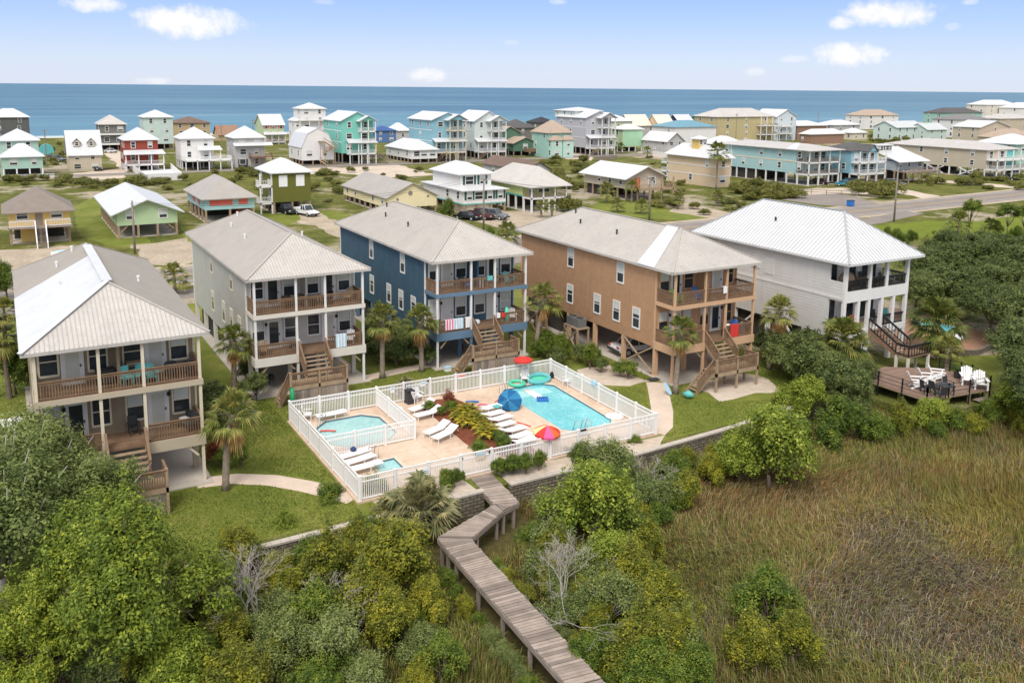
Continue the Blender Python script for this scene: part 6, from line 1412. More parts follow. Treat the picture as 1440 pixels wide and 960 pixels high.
LM = dict(
    tallow=leaf_mat('tallow_leaves', [(0.083, 0.127, 0.015), (0.156, 0.216, 0.024), (0.240, 0.299, 0.033), (0.403, 0.426, 0.046)]),
    lime=leaf_mat('lime_leaves', [(0.099, 0.148, 0.018), (0.186, 0.245, 0.026), (0.302, 0.365, 0.044), (0.441, 0.479, 0.083)]),
    olive=leaf_mat('wax_myrtle_leaves', [(0.091, 0.109, 0.014), (0.163, 0.186, 0.022), (0.260, 0.262, 0.026), (0.430, 0.384, 0.036)]),
    grey=leaf_mat('grey_green_leaves', [(0.088, 0.123, 0.033), (0.154, 0.200, 0.053), (0.232, 0.276, 0.083), (0.331, 0.364, 0.127)]),
    oak=leaf_mat('oak_leaves', [(0.051, 0.076, 0.024), (0.093, 0.129, 0.034), (0.151, 0.188, 0.052), (0.248, 0.271, 0.083)]),
    green=leaf_mat('mid_green_leaves', [(0.055, 0.096, 0.013), (0.103, 0.158, 0.021), (0.166, 0.224, 0.028), (0.274, 0.305, 0.045)]),
    scrub=leaf_mat('dune_scrub_leaves', [(0.070, 0.085, 0.020), (0.140, 0.154, 0.031), (0.229, 0.226, 0.046), (0.349, 0.301, 0.091)]),
    palm=leaf_mat('palm_fronds', [(0.074, 0.107, 0.023), (0.140, 0.171, 0.035), (0.231, 0.235, 0.057), (0.379, 0.320, 0.095)], .25),
    palmetto=leaf_mat('palmetto_fronds', [(0.123, 0.136, 0.057), (0.223, 0.221, 0.095), (0.329, 0.300, 0.140), (0.478, 0.385, 0.189)], .2),
    deadpalm=leaf_mat('dead_palm_fronds', [(0.227, 0.106, 0.029), (0.412, 0.213, 0.063), (0.568, 0.338, 0.127), (0.600, 0.438, 0.207)], .2),
    cycad=leaf_mat('cycad_leaves', [(0.142, 0.163, 0.017), (0.270, 0.263, 0.023), (0.426, 0.362, 0.034), (0.596, 0.450, 0.057)], .25),
    red=leaf_mat('red_leaves', [(0.142, 0.037, 0.017), (0.284, 0.075, 0.034), (0.369, 0.125, 0.057)]),
)
M_BARK = mat('bark', (.17, .13, .095), .9, .2, 3); M_DEADWOOD = mat('dead_wood', (.36, .33, .29), .9, .15, 4); M_PALMBARK = mat('palm_bark', (.27, .22, .165), .95, .28, 5, grain=14)


def leaves_geo(C, N, size, aspect=.55, fold=.0):
    k = len(C); T = rng.normal(size=(k, 3)); N = N / np.linalg.norm(N, axis=1, keepdims=True); T = T - N * np.sum(T * N, 1, keepdims=True); T /= np.linalg.norm(T, axis=1, keepdims=True); B = np.cross(N, T)
    L = size[:, None] * .5; Wd = L * aspect
    V = np.stack([C - T * L, C + B * Wd - N * L * .15, C + T * L, C - B * Wd - N * L * .15], 1).reshape(-1, 3); F = np.arange(4 * k).reshape(k, 4)
    return V, F
def crown_geo(seed, R, Hc, zc, nclump, per, cr, leaf, upright=0.0, flat=1.0, nl=8, lr=.48, top=.6, zl=-.45):
    """leaf quads in many small clumps that dress several uneven lobes, with gaps between them"""
    global rng; rng = np.random.default_rng(seed)
    ax = np.array([R, R, Hc / 2]); d = rng.normal(size=(nl, 3)); d /= np.linalg.norm(d, axis=1, keepdims=True); d[:, 2] = np.abs(d[:, 2]) * (.85 - zl) + zl; d[0] = (0, 0, .75)
    LC = d * ax * rng.uniform(.30, .72, nl)[:, None]; LR = lr * R * rng.uniform(.55, 1.2, nl); lv = (1 + upright * .6) * min(1.5, Hc / (2 * R) + .15)
    li = rng.choice(nl, nclump, p=LR ** 2 / np.sum(LR ** 2)); e = rng.normal(size=(nclump, 3)); e /= np.linalg.norm(e, axis=1, keepdims=True); e[:, 2] = np.where(e[:, 2] < -.35, -e[:, 2], e[:, 2])
    rad = rng.uniform(.42, 1.08, nclump); ex = rng.random(nclump) < .20; rad = np.where(ex, rad + rng.uniform(.15, .55, nclump), rad)
    CC = LC[li] + e * (rad * LR[li])[:, None] * np.array([1, 1, lv]) + np.array([0, 0, zc]); CC[:, 2] = np.maximum(CC[:, 2], .12)
    crs = cr * rng.uniform(.45, 1.5, nclump) * np.where(ex, .75, 1)
    idx = np.repeat(np.arange(nclump), np.maximum(4, (per * (crs / cr) ** 1.6).astype(int)))
    off = rng.normal(size=(len(idx), 3)); off /= np.linalg.norm(off, axis=1, keepdims=True); off *= (rng.random(len(idx)) ** .42)[:, None] * crs[idx][:, None] * np.array([1, 1, flat + upright])
    P = CC[idx] + off
    Nn = off / (np.linalg.norm(off, axis=1, keepdims=True) + 1e-6) * .7 + e[idx] * .45 + rng.normal(size=(len(idx), 3)) * .40 + np.array([0, 0, top])
    V, F = leaves_geo(P, Nn, leaf * rng.uniform(.5, 1.5, len(idx))); return V, F, CC
def limbs(seed, CC, H0, r0, n=14, ext=1.0):
    r = random.Random(seed); b = MB(); idx = r.sample(range(len(CC)), min(n, len(CC)))
    fork = Vector((r.uniform(-.15, .15), r.uniform(-.15, .15), H0 * .45)); b.tube([(0, 0, -.1), (fork.x * .5, fork.y * .5, fork.z * .55), fork], [r0, r0 * .8, r0 * .65], 7)
    for i in idx:
        c = fork + (Vector(CC[i]) - fork) * ext; p1 = fork.lerp(c, .45) + Vector((r.uniform(-.2, .2), r.uniform(-.2, .2), r.uniform(-.1, .25))); b.tube([fork * .9, p1, c], [r0 * .45, r0 * .25, r0 * .08], 5)
    return b
LIB = {}
def lib(kind, variants, mat_, **kw):
    trunk = kw.pop('trunk', .12); n = kw.pop('limbs', 12); H0 = kw['zc']
    LIB[kind] = []
    for i in range(variants):
        V, F, CC = crown_geo(hash((kind, i)) % 99991 if False else sum(map(ord, kind)) * 7 + i * 131, **kw)
        LIB[kind].append((npmesh(kind + '_crown', V, F, LM[mat_]), limbs(i + 3, CC, H0, trunk, n, 1.16 if kind in ('grey', 'thicket_oak', 'olive') else 1.0).mesh(kind + '_trunk', M_DEADWOOD if kind in ('grey', 'thicket_oak') else M_BARK, True)))
# all of unit-metre size: R radius, total height about zc + Hc/2
lib('tallow', 1, 'tallow', R=3.7, Hc=6.4, zc=4.2, nclump=900, per=85, cr=.44, leaf=.135, nl=15, lr=.40, trunk=.22, limbs=40)
lib('lime', 2, 'lime', zl=-.8, R=1.9, Hc=2.9, zc=1.8, nclump=230, per=95, cr=.32, leaf=.115, upright=.5, nl=9, lr=.42, trunk=.1)
lib('olive', 4, 'olive', zl=-.8, R=1.45, Hc=2.6, zc=1.4, nclump=190, per=80, cr=.23, leaf=.095, upright=.9, nl=9, lr=.38, trunk=.08)
lib('grey', 4, 'grey', zl=-.8, R=1.5, Hc=2.4, zc=1.35, nclump=170, per=60, cr=.27, leaf=.09, upright=.35, nl=10, lr=.40, trunk=.06, limbs=40)
lib('green', 3, 'green', zl=-.8, R=1.4, Hc=2.6, zc=1.45, nclump=190, per=85, cr=.25, leaf=.10, upright=.5, nl=8, lr=.42, trunk=.08)
lib('oak', 3, 'oak', R=3.2, Hc=4.4, zc=3.1, nclump=420, per=80, cr=.50, leaf=.17, flat=.75, nl=12, lr=.42, trunk=.2)
lib('thicket_oak', 2, 'grey', R=2.9, Hc=4.6, zc=3.1, nclump=480, per=85, cr=.38, leaf=.115, upright=.2, nl=14, lr=.38, trunk=.16, limbs=45)
lib('hedge', 2, 'oak', R=1.3, Hc=2.2, zc=1.1, nclump=150, per=80, cr=.28, leaf=.12, nl=6, lr=.6, trunk=.07)
lib('scrub', 4, 'scrub', R=1.3, Hc=1.7, zc=.75, nclump=70, per=40, cr=.33, leaf=.18, nl=6, lr=.5, trunk=.05)
lib('pine', 2, 'green', R=2.2, Hc=4.0, zc=4.3, nclump=150, per=60, cr=.42, leaf=.17, flat=.6, nl=12, lr=.34, trunk=.12, limbs=9)
lib('round', 1, 'green', R=.8, Hc=1.2, zc=.5, nclump=110, per=60, cr=.18, leaf=.075, nl=4, lr=.75, trunk=.04)
lib('red_shrub', 1, 'red', R=.7, Hc=1.1, zc=.5, nclump=60, per=50, cr=.2, leaf=.08, nl=5, lr=.5, trunk=.04)


def plant(kind, x, y, z, s, label, cat='shrub', name=None, group=None, sz=1.0, parts=True, v=None):
    cm, tm = LIB[kind][v if v is not None else random.randrange(len(LIB[kind]))]; rz = random.uniform(0, 6.28); name = name or 'shrub'
    if parts:
        t = thing(name, label, cat, (x, y, z), rz, group); t.scale = (s, s, s * sz); put('crown', cm, t); put('trunk', tm, t)
    else:
        t = put(name, cm, None, (x, y, z - .08 * s), rz, (s, s, s * sz)); tag(t, label, cat, group)
    return t
def at_crown(px, py, h, z=-1.3, f=.55): return gp(px, py, z + h * f)

# ---- fan palms
def palm_mesh(seed, nf=36, blade=.85, pet=.85, lo=-35, hi=85, segs=15, dead=False):
    r = np.random.default_rng(seed); V, F = [], []
    for k in range(nf):
        a = k * 2.39996 + r.uniform(-.3, .3); e = math.radians(lo + (hi - lo) * ((k + .5) / nf) ** .9 + r.uniform(-9, 9)) if not dead else math.radians(r.uniform(-86, -55))
        d = np.array([math.cos(a) * math.cos(e), math.sin(a) * math.cos(e), math.sin(e)]); L = pet * r.uniform(.75, 1.1)
        if dead: L *= .75
        tip = d * L + np.array([0, 0, -.18 * L * math.cos(e)]); side = np.array([-math.sin(a), math.cos(a), 0]); up = np.cross(d, side) * -1
        i = len(V); w = .022; V += [-side * w, side * w, tip + side * w, tip - side * w]; F.append((i, i + 1, i + 2, i + 3))
        bl = blade * r.uniform(.8, 1.15); sp_ = math.radians(78 if not dead else 38)
        for s in range(segs):
            t = -sp_ + 2 * sp_ * (s + .5) / segs; dd = d * math.cos(t) + side * math.sin(t); ln = bl * (1 - .25 * abs(t) / sp_) * r.uniform(.85, 1.1)
            mid = tip + dd * ln * .55 + np.array([0, 0, -.05]) * ln; end = tip + dd * ln + np.array([0, 0, -.42 * ln * r.uniform(.6, 1.4)]); wv = np.cross(dd, up); wv /= np.linalg.norm(wv) + 1e-6; ww = .045 * bl
            i = len(V); V += [tip, mid + wv * ww, end, mid - wv * ww]; F.append((i, i + 1, i + 2, i + 3))
    return np.array(V), np.array(F)
PALMS = []
for k in range(3):
    V, F = palm_mesh(40 + k); D, E = palm_mesh(60 + k, 13, .8, .8, dead=True, segs=9); PALMS.append((npmesh('palm_crown', V, F, LM['palm']), npmesh('dead_fronds', D, E, LM['deadpalm'])))
V, F = palm_mesh(90, 30, .8, .75, -15, 85, 17); V2, F2 = palm_mesh(91, 30, .75, 1.0, 10, 88, 17); F = np.concatenate([F, F2 + len(V)]); V = np.concatenate([V, V2]); PALMETTO = npmesh('palmetto_crown', V, F, LM['palmetto'])
def palm(x, y, h, s, label, lean=(0, 0), k=0, dead=True, name='palm_tree', parts=True):
    t = thing(name, label, 'palm tree', (x, y, 0), random.uniform(0, 6) if not lean[0] and not lean[1] else 0); b = MB(); pts, rd = [], []
    n = 9
    for i in range(n + 1): f = i / n; pts.append((lean[0] * f * f, lean[1] * f * f, h * f)); rd.append((.20 - .04 * f if i else .26) * (1.0 if i % 2 else 1.06) * min(1, s + .1))
    b.tube(pts, rd, 9); b.build('trunk', M_PALMBARK, t, smooth=True)
    if dead:
        b = MB(); rr = random.Random(k + 7); top = Vector(pts[-1])
        for i in range(22): a = rr.uniform(0, 6.28); z = rr.uniform(-1.1, .0); c = Vector((math.cos(a) * .17, math.sin(a) * .17, z)); b.beam(top + c, top + c * 1.0 + Vector((math.cos(a) * .16, math.sin(a) * .16, .3)), .09, .04)
        b.build('boots', M_PALMBARK, t)
    cm, dm = PALMS[k % 3]; put('crown', cm, t, pts[-1], 0, s)
    if dead: put('dead_fronds', dm, t, (pts[-1][0], pts[-1][1], pts[-1][2] - .1), k, s)
    return t
for k, (bx, by, cx, cy, s, lab) in enumerate((((318), 688, 326, 580, 1.15, 'tall fan palm on the lawn right of the taupe house, by the garden path'), (330, 552, 329, 478, 1.05, 'fan palm with orange dead fronds between the taupe and pale grey houses'), (538, 531, 537, 447, 1.1, 'fan palm right of the pale grey house, left of a pair of palms'), (593, 522, 590, 450, 1.12, 'fan palm with orange dead fronds in front of the blue house corner'),
                                         (754, 500, 766, 418, 1.15, 'fan palm between the blue house and the brown house'), (950, 553, 958, 465, 1.05, 'fan palm in front of the brown house porch'), (1081, 519, 1096, 436, 1.1, 'fan palm right of the brown house stairs'), (1186, 512, 1187, 476, 1.5, 'short fan palm at the corner of the white house'), (1306, 500, 1317, 452, 1.9, 'broad fan palm between the white house and its terrace'))):
    X, Y = gp(bx, by)
    if k == 7: X, Y, _z = atY(bx, by, 43.6)
    q = atY(cx, cy, Y); t = palm(X, Y, max(1.2, q[2] - .1), s, lab, (q[0] - X, 0), k, dead=k not in (7,))
    if k in (7, 8): put('crown', PALMS[(k + 1) % 3][0], t, (q[0] - X, 0, q[2] - .15), 1.3, s * .95)
X, Y = gp(-8, 560); palm(X, Y, 4.5, 1.2, 'fan palm cut by the left edge beside the taupe house', (.4, 0), 1)
X, Y = gp(14, 560); q = atY(6, 440, Y); b = MB(); b.tube([(0, 0, 0), (-.1, 0, 2.5), (q[0] - X, 0, q[2])], [.2, .15, .13], 8); t = thing('palm_tree', 'dark slim palm trunk at the left edge beside the road', 'palm tree', (X, Y, 0)); b.build('trunk', M_BARK, t); put('crown', PALMS[0][0], t, (q[0] - X, 0, q[2]), 0, .9)
for bx, by, cy, s, lab in ((246, 412, 388, 1.25, 'low fan palm behind the gap between the taupe and pale grey houses'), (1007, 266, 214, 2.0, 'tall palm standing against the peach house'), (853, 285, 268, 1.5, 'bushy date palm left of the cream cottage door'), (888, 284, 262, 1.1, 'slender palm right of the date palm, in front of the cream cottage'), (868, 298, 287, 1.1, 'small palm on the verge behind the brown house roof'),
                           (902, 300, 289, 1.1, 'small palm on the verge by the transformer pole'), (953, 294, 279, 1.1, 'small palm left of the sandy drive of the peach house'), (1009, 290, 276, 1.1, 'small palm right of the sandy drive, below the peach house'), (761, 306, 290, .9, 'left one of two small palms in front of the lime house'), (776, 306, 290, .9, 'right one of two small palms in front of the lime house'),
                           (1347, 333, 312, 1.5, 'stout palm on the bright meadow behind the oaks'), (1391, 332, 318, 1.1, 'small palm with grey skirt on the meadow'), (873, 216, 206, 1.2, 'yellowish palm by the lavender house'), (910, 222, 212, 1.3, 'dark round palm in front of the white grey gable house'), (1330, 520, 490, .9, 'small palm on the grass by the terrace wall of the white house'), (713, 345, 327, 1.4, 'bright young palm between the blue and brown roofs')):
    X, Y = gp(bx, by); q = atY(bx, cy, Y); palm(X, Y, max(.5, q[2]), s, lab, (0.001, 0), random.randrange(3), dead=False)
def palmetto(px, py, s, lab, z=-1.3, h=.4, group=None):
    X, Y = gp(px, py, z + (h + .25) * s); t = thing('palmetto', lab, 'palmetto', (X, Y, z), random.uniform(0, 6), group); t.scale = (s,) * 3; put('fronds', PALMETTO, t, (0, 0, h)); b = MB(); b.tube([(0, 0, -.1), (0, 0, h)], [.16, .13], 8); b.build('trunk', M_PALMBARK, t)
palmetto(590, 712, 1.5, 'large grey green palmetto between the front fence and the boardwalk', h=1.0)
palmetto(575, 750, .8, 'small pale palmetto at the elbow of the boardwalk', h=.3); palmetto(548, 728, 1.1, 'grey green palmetto left of the large one by the front fence', h=.6)
palmetto(572, 546, .8, 'small silvery palmetto behind the back pool fence', 0, .15)

# ---- foreground trees and thicket on the marsh side
FGK = {'tallow': ('broadleaf_tree', 'tree'), 'lime': ('lime_shrub', 'shrub'), 'olive': ('wax_myrtle', 'shrub'), 'grey': ('grey_shrub', 'shrub'), 'green': ('leafy_shrub', 'shrub'), 'oak': ('oak_tree', 'tree'), 'thicket_oak': ('thicket_tree', 'tree')}
HT = {k: None for k in FGK}; HT.update(tallow=7.9, lime=3.4, olive=2.85, grey=2.65, green=2.8, oak=5.4, thicket_oak=5.5)
def fg(kind, px, py, s, label, z=-1.3, group=None, sz=1.0, v=None):
    s *= {'tallow': 1.12, 'oak': 1.0, 'thicket_oak': 1.25}.get(kind, 1.12)
    h = HT[kind] * s * sz; X, Y = at_crown(px, py, h, z); nm, cat = FGK[kind]; return plant(kind, X, Y, z, s, label, cat, nm, group, sz, v=v)
for a in (('tallow', 190, 812, .92, 'big bright green tree in the lower left foreground'), ('tallow', 30, 912, .62, 'smaller bright tree in the bottom left corner'), ('thicket_oak', 45, 675, 1.05, 'dense dull green tree hiding the left foot of the taupe house'), ('thicket_oak', -10, 740, 1.15, 'dull green tree at the left edge of the thicket'), ('thicket_oak', 118, 700, .85, 'grey green tree behind the big bright tree'),
          ('olive', 160, 610, 1.1, 'thin yellow green sapling against the taupe house porch'), ('lime', 255, 940, .8, 'bright shrub at the foot of the big bright tree'), ('olive', 345, 778, .95, 'dark olive shrub at the lawn corner right of the big tree'), ('olive', 395, 812, .85, 'olive shrub behind the bleached dead branches'), ('lime', 403, 742, .5, 'light green feathery shrub before the lawn edge'),
          ('olive', 455, 800, 1.15, 'olive shrub in the middle of the left thicket'), ('olive', 502, 765, .85, 'golden olive shrub below the left end of the retaining wall'), ('olive', 548, 790, 1.35, 'tall golden green wax myrtle left of the boardwalk'), ('olive', 548, 872, .9, 'golden wax myrtle by the long boardwalk stretch'), ('olive', 515, 850, 1.05, 'olive wax myrtle left of the golden one'), ('green', 440, 870, 1.0, 'mid green shrub in the lower left thicket'),
          ('grey', 415, 898, .85, 'grey green shrub below the dead branches'), ('grey', 480, 900, 1.0, 'grey green shrub with bare twigs near the bottom edge'), ('olive', 315, 900, .8, 'olive shrub right of the big bright tree'), ('olive', 340, 955, 1.0, 'olive shrub cut by the bottom edge, left of the grass'), ('green', 460, 700, .75, 'fresh green shrub outside the left pool fence corner'), ('olive', 522, 690, .7, 'yellow olive shrub at the front left fence corner'),
          ('olive', 280, 830, 1.1, 'olive shrub tucked behind the big bright tree'), ('green', 432, 795, .9, 'green shrub below the lawn edge, left thicket'), ('grey', 590, 900, .65, 'grey shrub beside the boardwalk on its left'),
          ('lime', 832, 712, 1.25, 'tall lime green shrub right of the boardwalk'), ('lime', 858, 790, .8, 'smaller lime green shrub below the tall lime one'), ('olive', 785, 812, .7, 'golden round shrub right of the long boardwalk stretch'), ('grey', 768, 722, .75, 'grey green shrub beneath the right retaining wall'), ('grey', 770, 760, .95, 'grey shrub between the boardwalk and the tall lime shrub'), ('green', 748, 748, .55, 'dark green shrub right of the boardwalk bends'),
          ('grey', 762, 795, .6, 'pale grey green shrub a little right of the boardwalk'), ('grey', 855, 648, 1.2, 'olive grey tree standing before the front fence, right half'), ('green', 820, 640, .85, 'green shrub hiding the front fence below the pool'), ('green', 895, 625, .6, 'small green shrub at the right end of the front fence'), ('grey', 905, 690, 1.0, 'grey shrub right of the tall lime one'), ('green', 945, 650, .75, 'green spiky shrub in front of the right retaining wall'),
          ('grey', 860, 840, 1.0, 'grey green shrub in the middle of the right thicket'), ('grey', 820, 800, .9, 'twiggy grey shrub below the tall lime shrub'), ('olive', 890, 815, 1.0, 'olive shrub at the edge of the brown marsh grass'), ('olive', 935, 840, 1.0, 'golden olive shrub standing in the marsh grass'), ('olive', 905, 905, 1.0, 'golden olive shrub near the bottom edge, right half'), ('olive', 960, 900, .8, 'golden shrub between two others near the bottom edge'),
          ('green', 1078, 845, 1.05, 'pointed mid green shrub alone in the marsh grass'), ('olive', 1060, 905, .85, 'olive shrub at the foot of the pointed green one'), ('olive', 1120, 895, .8, 'olive shrub right of the pointed green one'), ('green', 985, 945, .7, 'green shrub on the bottom edge, right of the boardwalk'), ('grey', 790, 855, .7, 'grey shrub right of the lower boardwalk'), ('green', 835, 915, .7, 'low green shrub right of the boardwalk end'),
          ('lime', 1085, 628, 1.35, 'broad lime green shrub at the edge of the marsh'), ('lime', 1040, 640, .85, 'lime green shrub, left wing of the broad one'), ('lime', 1130, 560, .95, 'lime green shrub above the broad one, near the brown house'), ('green', 1175, 585, 1.25, 'mid green shrub right of the broad lime one'), ('oak', 1190, 560, .62, 'dark oak shrub between the lime shrubs and the sun deck'), ('green', 1235, 600, .9, 'yellow green shrub left of the sun deck'),
          ('olive', 1270, 592, .8, 'olive shrub in front of the sun deck'), ('lime', 1310, 585, .7, 'light green shrub at the front rail of the sun deck'), ('green', 1345, 590, .75, 'green shrub at the deck end of the lower boardwalk'), ('lime', 1422, 562, .95, 'bright green shrub at the right edge beyond the deck'), ('green', 1385, 580, .7, 'green shrub over the lower boardwalk of the sun deck'), ('olive', 960, 690, .8, 'rusty olive shrub left of the broad lime one'), ('olive', 1000, 660, .7, 'olive shrub beneath the end of the retaining wall')):
    fg(*a)
# a row of low hedge shrubs in the strip of sand outside the front fence
for px, py, s in ((705, 655, .55), (722, 652, .6), (740, 650, .6), (758, 647, .5), (640, 668, .5), (625, 672, .55)):
    X, Y = at_crown(px, py, 1.2, 0); plant('green', X, min(Y, 41.9), 0, s * .85, 'low hedge shrub in the sand strip outside the front pool fence', 'shrub', 'hedge_shrub', 'hedge outside the front pool fence')
# the rest of the thicket: a tangle of smaller shrubs between the named ones
for P, cnt, lab in (([(0, 850), (60, 960), (330, 960), (640, 960), (590, 800), (560, 745), (470, 725), (400, 715), (330, 725), (300, 800)], 60, 'small tangled shrub in the thicket left of the boardwalk'), ([(660, 755), (700, 720), (760, 690), (860, 690), (930, 660), (985, 650), (960, 700), (900, 790), (960, 880), (985, 960), (860, 960), (760, 850)], 44, 'small tangled shrub in the thicket right of the boardwalk'),
                    ([(0, 590), (110, 600), (150, 700), (60, 860), (0, 860)], 16, 'small tangled shrub under the trees at the left edge'), ([(1190, 600), (1440, 575), (1440, 600), (1330, 612), (1210, 632)], 10, 'small shrub along the marsh edge below the sun deck')):
    k = 0; r_ = random.Random(len(lab) + cnt); xs = [p[0] for p in P]; ys = [p[1] for p in P]
    for _ in range(cnt * 60):
        if k >= cnt: break
        px, py = r_.uniform(min(xs), max(xs)), r_.uniform(min(ys), max(ys)); c = False
        for i in range(len(P)):
            (x0, y0), (x1, y1) = P[i], P[i - 1]
            if (y0 > py) != (y1 > py) and px < (x1 - x0) * (py - y0) / (y1 - y0) + x0: c = not c
        if not c: continue
        kd = r_.choice(('olive', 'grey', 'green', 'olive', 'green', 'grey')); s_ = r_.uniform(.5, .9); X, Y = at_crown(px, py, HT[kd] * s_)
        if Y > 39.2 and X < 53: continue
        if Y < 37.5 and -2.4 < X - (17.7 + (Y - 30) * .02) < 2.6 or (Y > 34 and 16 < X < 25.2): continue
        plant(kd, X, Y, -1.3, s_, lab, 'shrub', 'thicket_shrub', 'thicket: ' + lab); k += 1
for i in range(30):                                                  # low brush crowding the sides of the boardwalk
    Y = 24.6 + i * .40 + random.uniform(-.2, .2); sd_ = 1 if i % 2 else -1
    if Y > 35.2: break
    X = 17.0 + (Y - 24.4) * .035 + .65 + sd_ * (1.25 + random.uniform(0, .25)); plant(random.choice(('grey', 'green', 'olive')), X, Y, -1.3, random.uniform(.30, .40), 'low brush growing against the side of the long boardwalk stretch', 'shrub', 'thicket_shrub', 'low brush along the boardwalk')
r_ = random.Random(77)
for i in range(34):                                                  # brush at the foot of the right retaining wall
    X = 25.0 + i * .62 + r_.uniform(-.3, .3); Y = 39.1 + (X - 25) * .03 - r_.uniform(0, 1.6); plant(r_.choice(('grey', 'green', 'olive', 'green')), X, Y, -1.3, r_.uniform(.38, .66), 'brush at the foot of the right retaining wall', 'shrub', 'thicket_shrub', 'brush below the right retaining wall')
# bleached dead shrubs
def dead_shrub(px, py, s, lab):
    X, Y = at_crown(px, py, 2.2 * s); t = thing('dead_shrub', lab, 'dead shrub', (X, Y, -1.3)); r = random.Random(px)
    b = MB()
    def grow_(p, d, L, rad, n):
        q = p + d * L + Vector((0, 0, -.05)); b.tube([p, p.lerp(q, .5) + Vector((r.uniform(-.08, .08), r.uniform(-.08, .08), r.uniform(-.04, .08))) * L, q], [rad, rad * .85, rad * .7], 4)
        if n > 0:
            for _ in range(r.choice((2, 3, 3))):
                e = (d + Vector((r.uniform(-.8, .8), r.uniform(-.8, .8), r.uniform(-.35, .55)))).normalized(); grow_(q, e, L * r.uniform(.6, .85), max(.006, rad * .66), n - 1)
    for _ in range(4): grow_(Vector((0, 0, 0)), Vector((r.uniform(-.6, .6), r.uniform(-.6, .6), 1)).normalized(), .8 * s, .03 * min(s, 1.25), 5)
    b.build('branches', M_DEADWOOD, t)
for a in ((346, 850, 1.75, 'bleached dead shrub right of the big bright tree'), (478, 862, 1.5, 'pale dead twigs in the left thicket'), (805, 828, 1.7, 'grey dead bush right of the long boardwalk stretch'), (232, 835, 1.9, 'bare pale branches showing within the big bright tree'), (905, 668, 1.3, 'grey dead twigs below the right end of the front fence')): dead_shrub(*a)
# dark hedge between the brown and the white house, oaks at the right
for i, (px, py, s) in enumerate(((1098, 492, 1.3), (1120, 505, 1.4), (1142, 515, 1.4), (1163, 525, 1.4), (1183, 535, 1.3), (1135, 490, 1.3), (1160, 500, 1.3), (1205, 548, 1.1), (1210, 525, 1.0), (1076, 485, 1.0))):
    X, Y = at_crown(px, py, 2.3 * s, 0); plant('hedge', X, Y, 0, s, 'dark evergreen shrub in the hedge between the brown and white houses', 'shrub', 'hedge_shrub', 'hedge between the brown and white houses')
for i, (px, py, s) in enumerate(((1300, 372, 1.0), (1340, 366, 1.05), (1385, 365, 1.05), (1430, 372, 1.1), (1310, 405, 1.0), (1355, 400, 1.1), (1405, 405, 1.1), (1350, 408, .8), (1395, 428, .95), (1432, 440, 1.1), (1438, 478, .9), (1465, 500, 1.1), (1448, 530, .75), (1475, 545, .9), (1460, 410, 1.2), (1290, 398, .8), (1470, 520, 1.0), (1330, 345, .9), (1375, 345, .8), (1420, 345, .9))):
    X, Y = at_crown(px, py, 5.4 * s, 0, .6); plant('oak', X, Y, 0, s, 'dark live oak in the dense wood right of the white house', 'tree', 'oak_tree', 'live oak wood right of the white house')
for px, py, s, lab in ((1366, 292, 1.0, 'airy pine with twin trunks on the meadow beside the road'), (1420, 296, .95, 'airy pine near the right edge by the road'), (1443, 298, .9, 'airy pine cut by the right edge')): X, Y = at_crown(px, py, 6.2 * s, 0, .72); plant('pine', X, Y, 0, s, lab, 'tree', 'pine_tree')
for px, py, s, lab in ((1247, 330, .8, 'dark conifer shrub behind the white roof, leftmost of three'), (1260, 333, .75, 'dark conifer shrub behind the white roof, middle of three'), (1279, 333, .85, 'dark conifer shrub behind the white roof, rightmost of three'), (1402, 322, .8, 'pale green shrub below the pines'), (1430, 326, .8, 'yellow green shrub at the right edge below the pines')): X, Y = at_crown(px, py, 2.8 * s, 0); plant('green', X, Y, 0, s, lab, 'shrub', 'leafy_shrub', None, 1.1)
# shrubs round the near houses
for kind, px, py, s, lab in (('round', 338, 643, 1.1, 'clipped round bush beside the tall palm of the taupe house'), ('red_shrub', 303, 632, 1.2, 'reddish shrub at the corner pier of the taupe house'), ('round', 310, 645, .9, 'small green bush right of the reddish shrub'), ('round', 884, 521, 1.15, 'round green bush in the sand ring before the brown house'), ('round', 872, 519, .9, 'smaller round bush in the sand ring before the brown house')):
    X, Y = at_crown(px, py, 1.1 * s, 0); plant(kind, X, Y, 0, s, lab, 'shrub', 'garden_shrub')
for i, (px, py, s) in enumerate(((520, 478, 1.0), (532, 495, .8), (548, 490, .9), (562, 478, 1.1), (575, 497, .8), (558, 500, .8), (530, 465, 1.2), (600, 500, .7))):
    X, Y = at_crown(px, py, 2.2 * s, 0); plant('hedge', X, Y, 0, s, 'dark shrub in the shade between the pale grey and blue houses', 'shrub', 'shade_shrub', 'shrubs between the pale grey and blue houses')
for i, (px, py, s) in enumerate(((770, 478, .9), (783, 500, .7), (830, 502, .8), (845, 512, .55), (762, 488, .8), (815, 497, .7), (790, 488, .8))):
    X, Y = at_crown(px, py, 2.2 * s, 0); plant('hedge' if i % 2 else 'green', X, Y, 0, s * .9, 'garden shrub between the blue and brown houses', 'shrub', 'garden_shrub', 'shrubs between the blue and brown houses')
for i, (px, py) in enumerate(((440, 556), (450, 553), (462, 552), (475, 549), (672, 520), (685, 517), (698, 515), (712, 512), (725, 509))):
    X, Y = at_crown(px, py, .6, 0); plant('green', X, Y, 0, .26, 'low yellow green shrub along the skirting of the ' + ('pale grey' if px < 600 else 'blue') + ' house landing', 'shrub', 'border_shrub', 'low shrubs at the ' + ('pale grey' if px < 600 else 'blue') + ' house landing', .7)
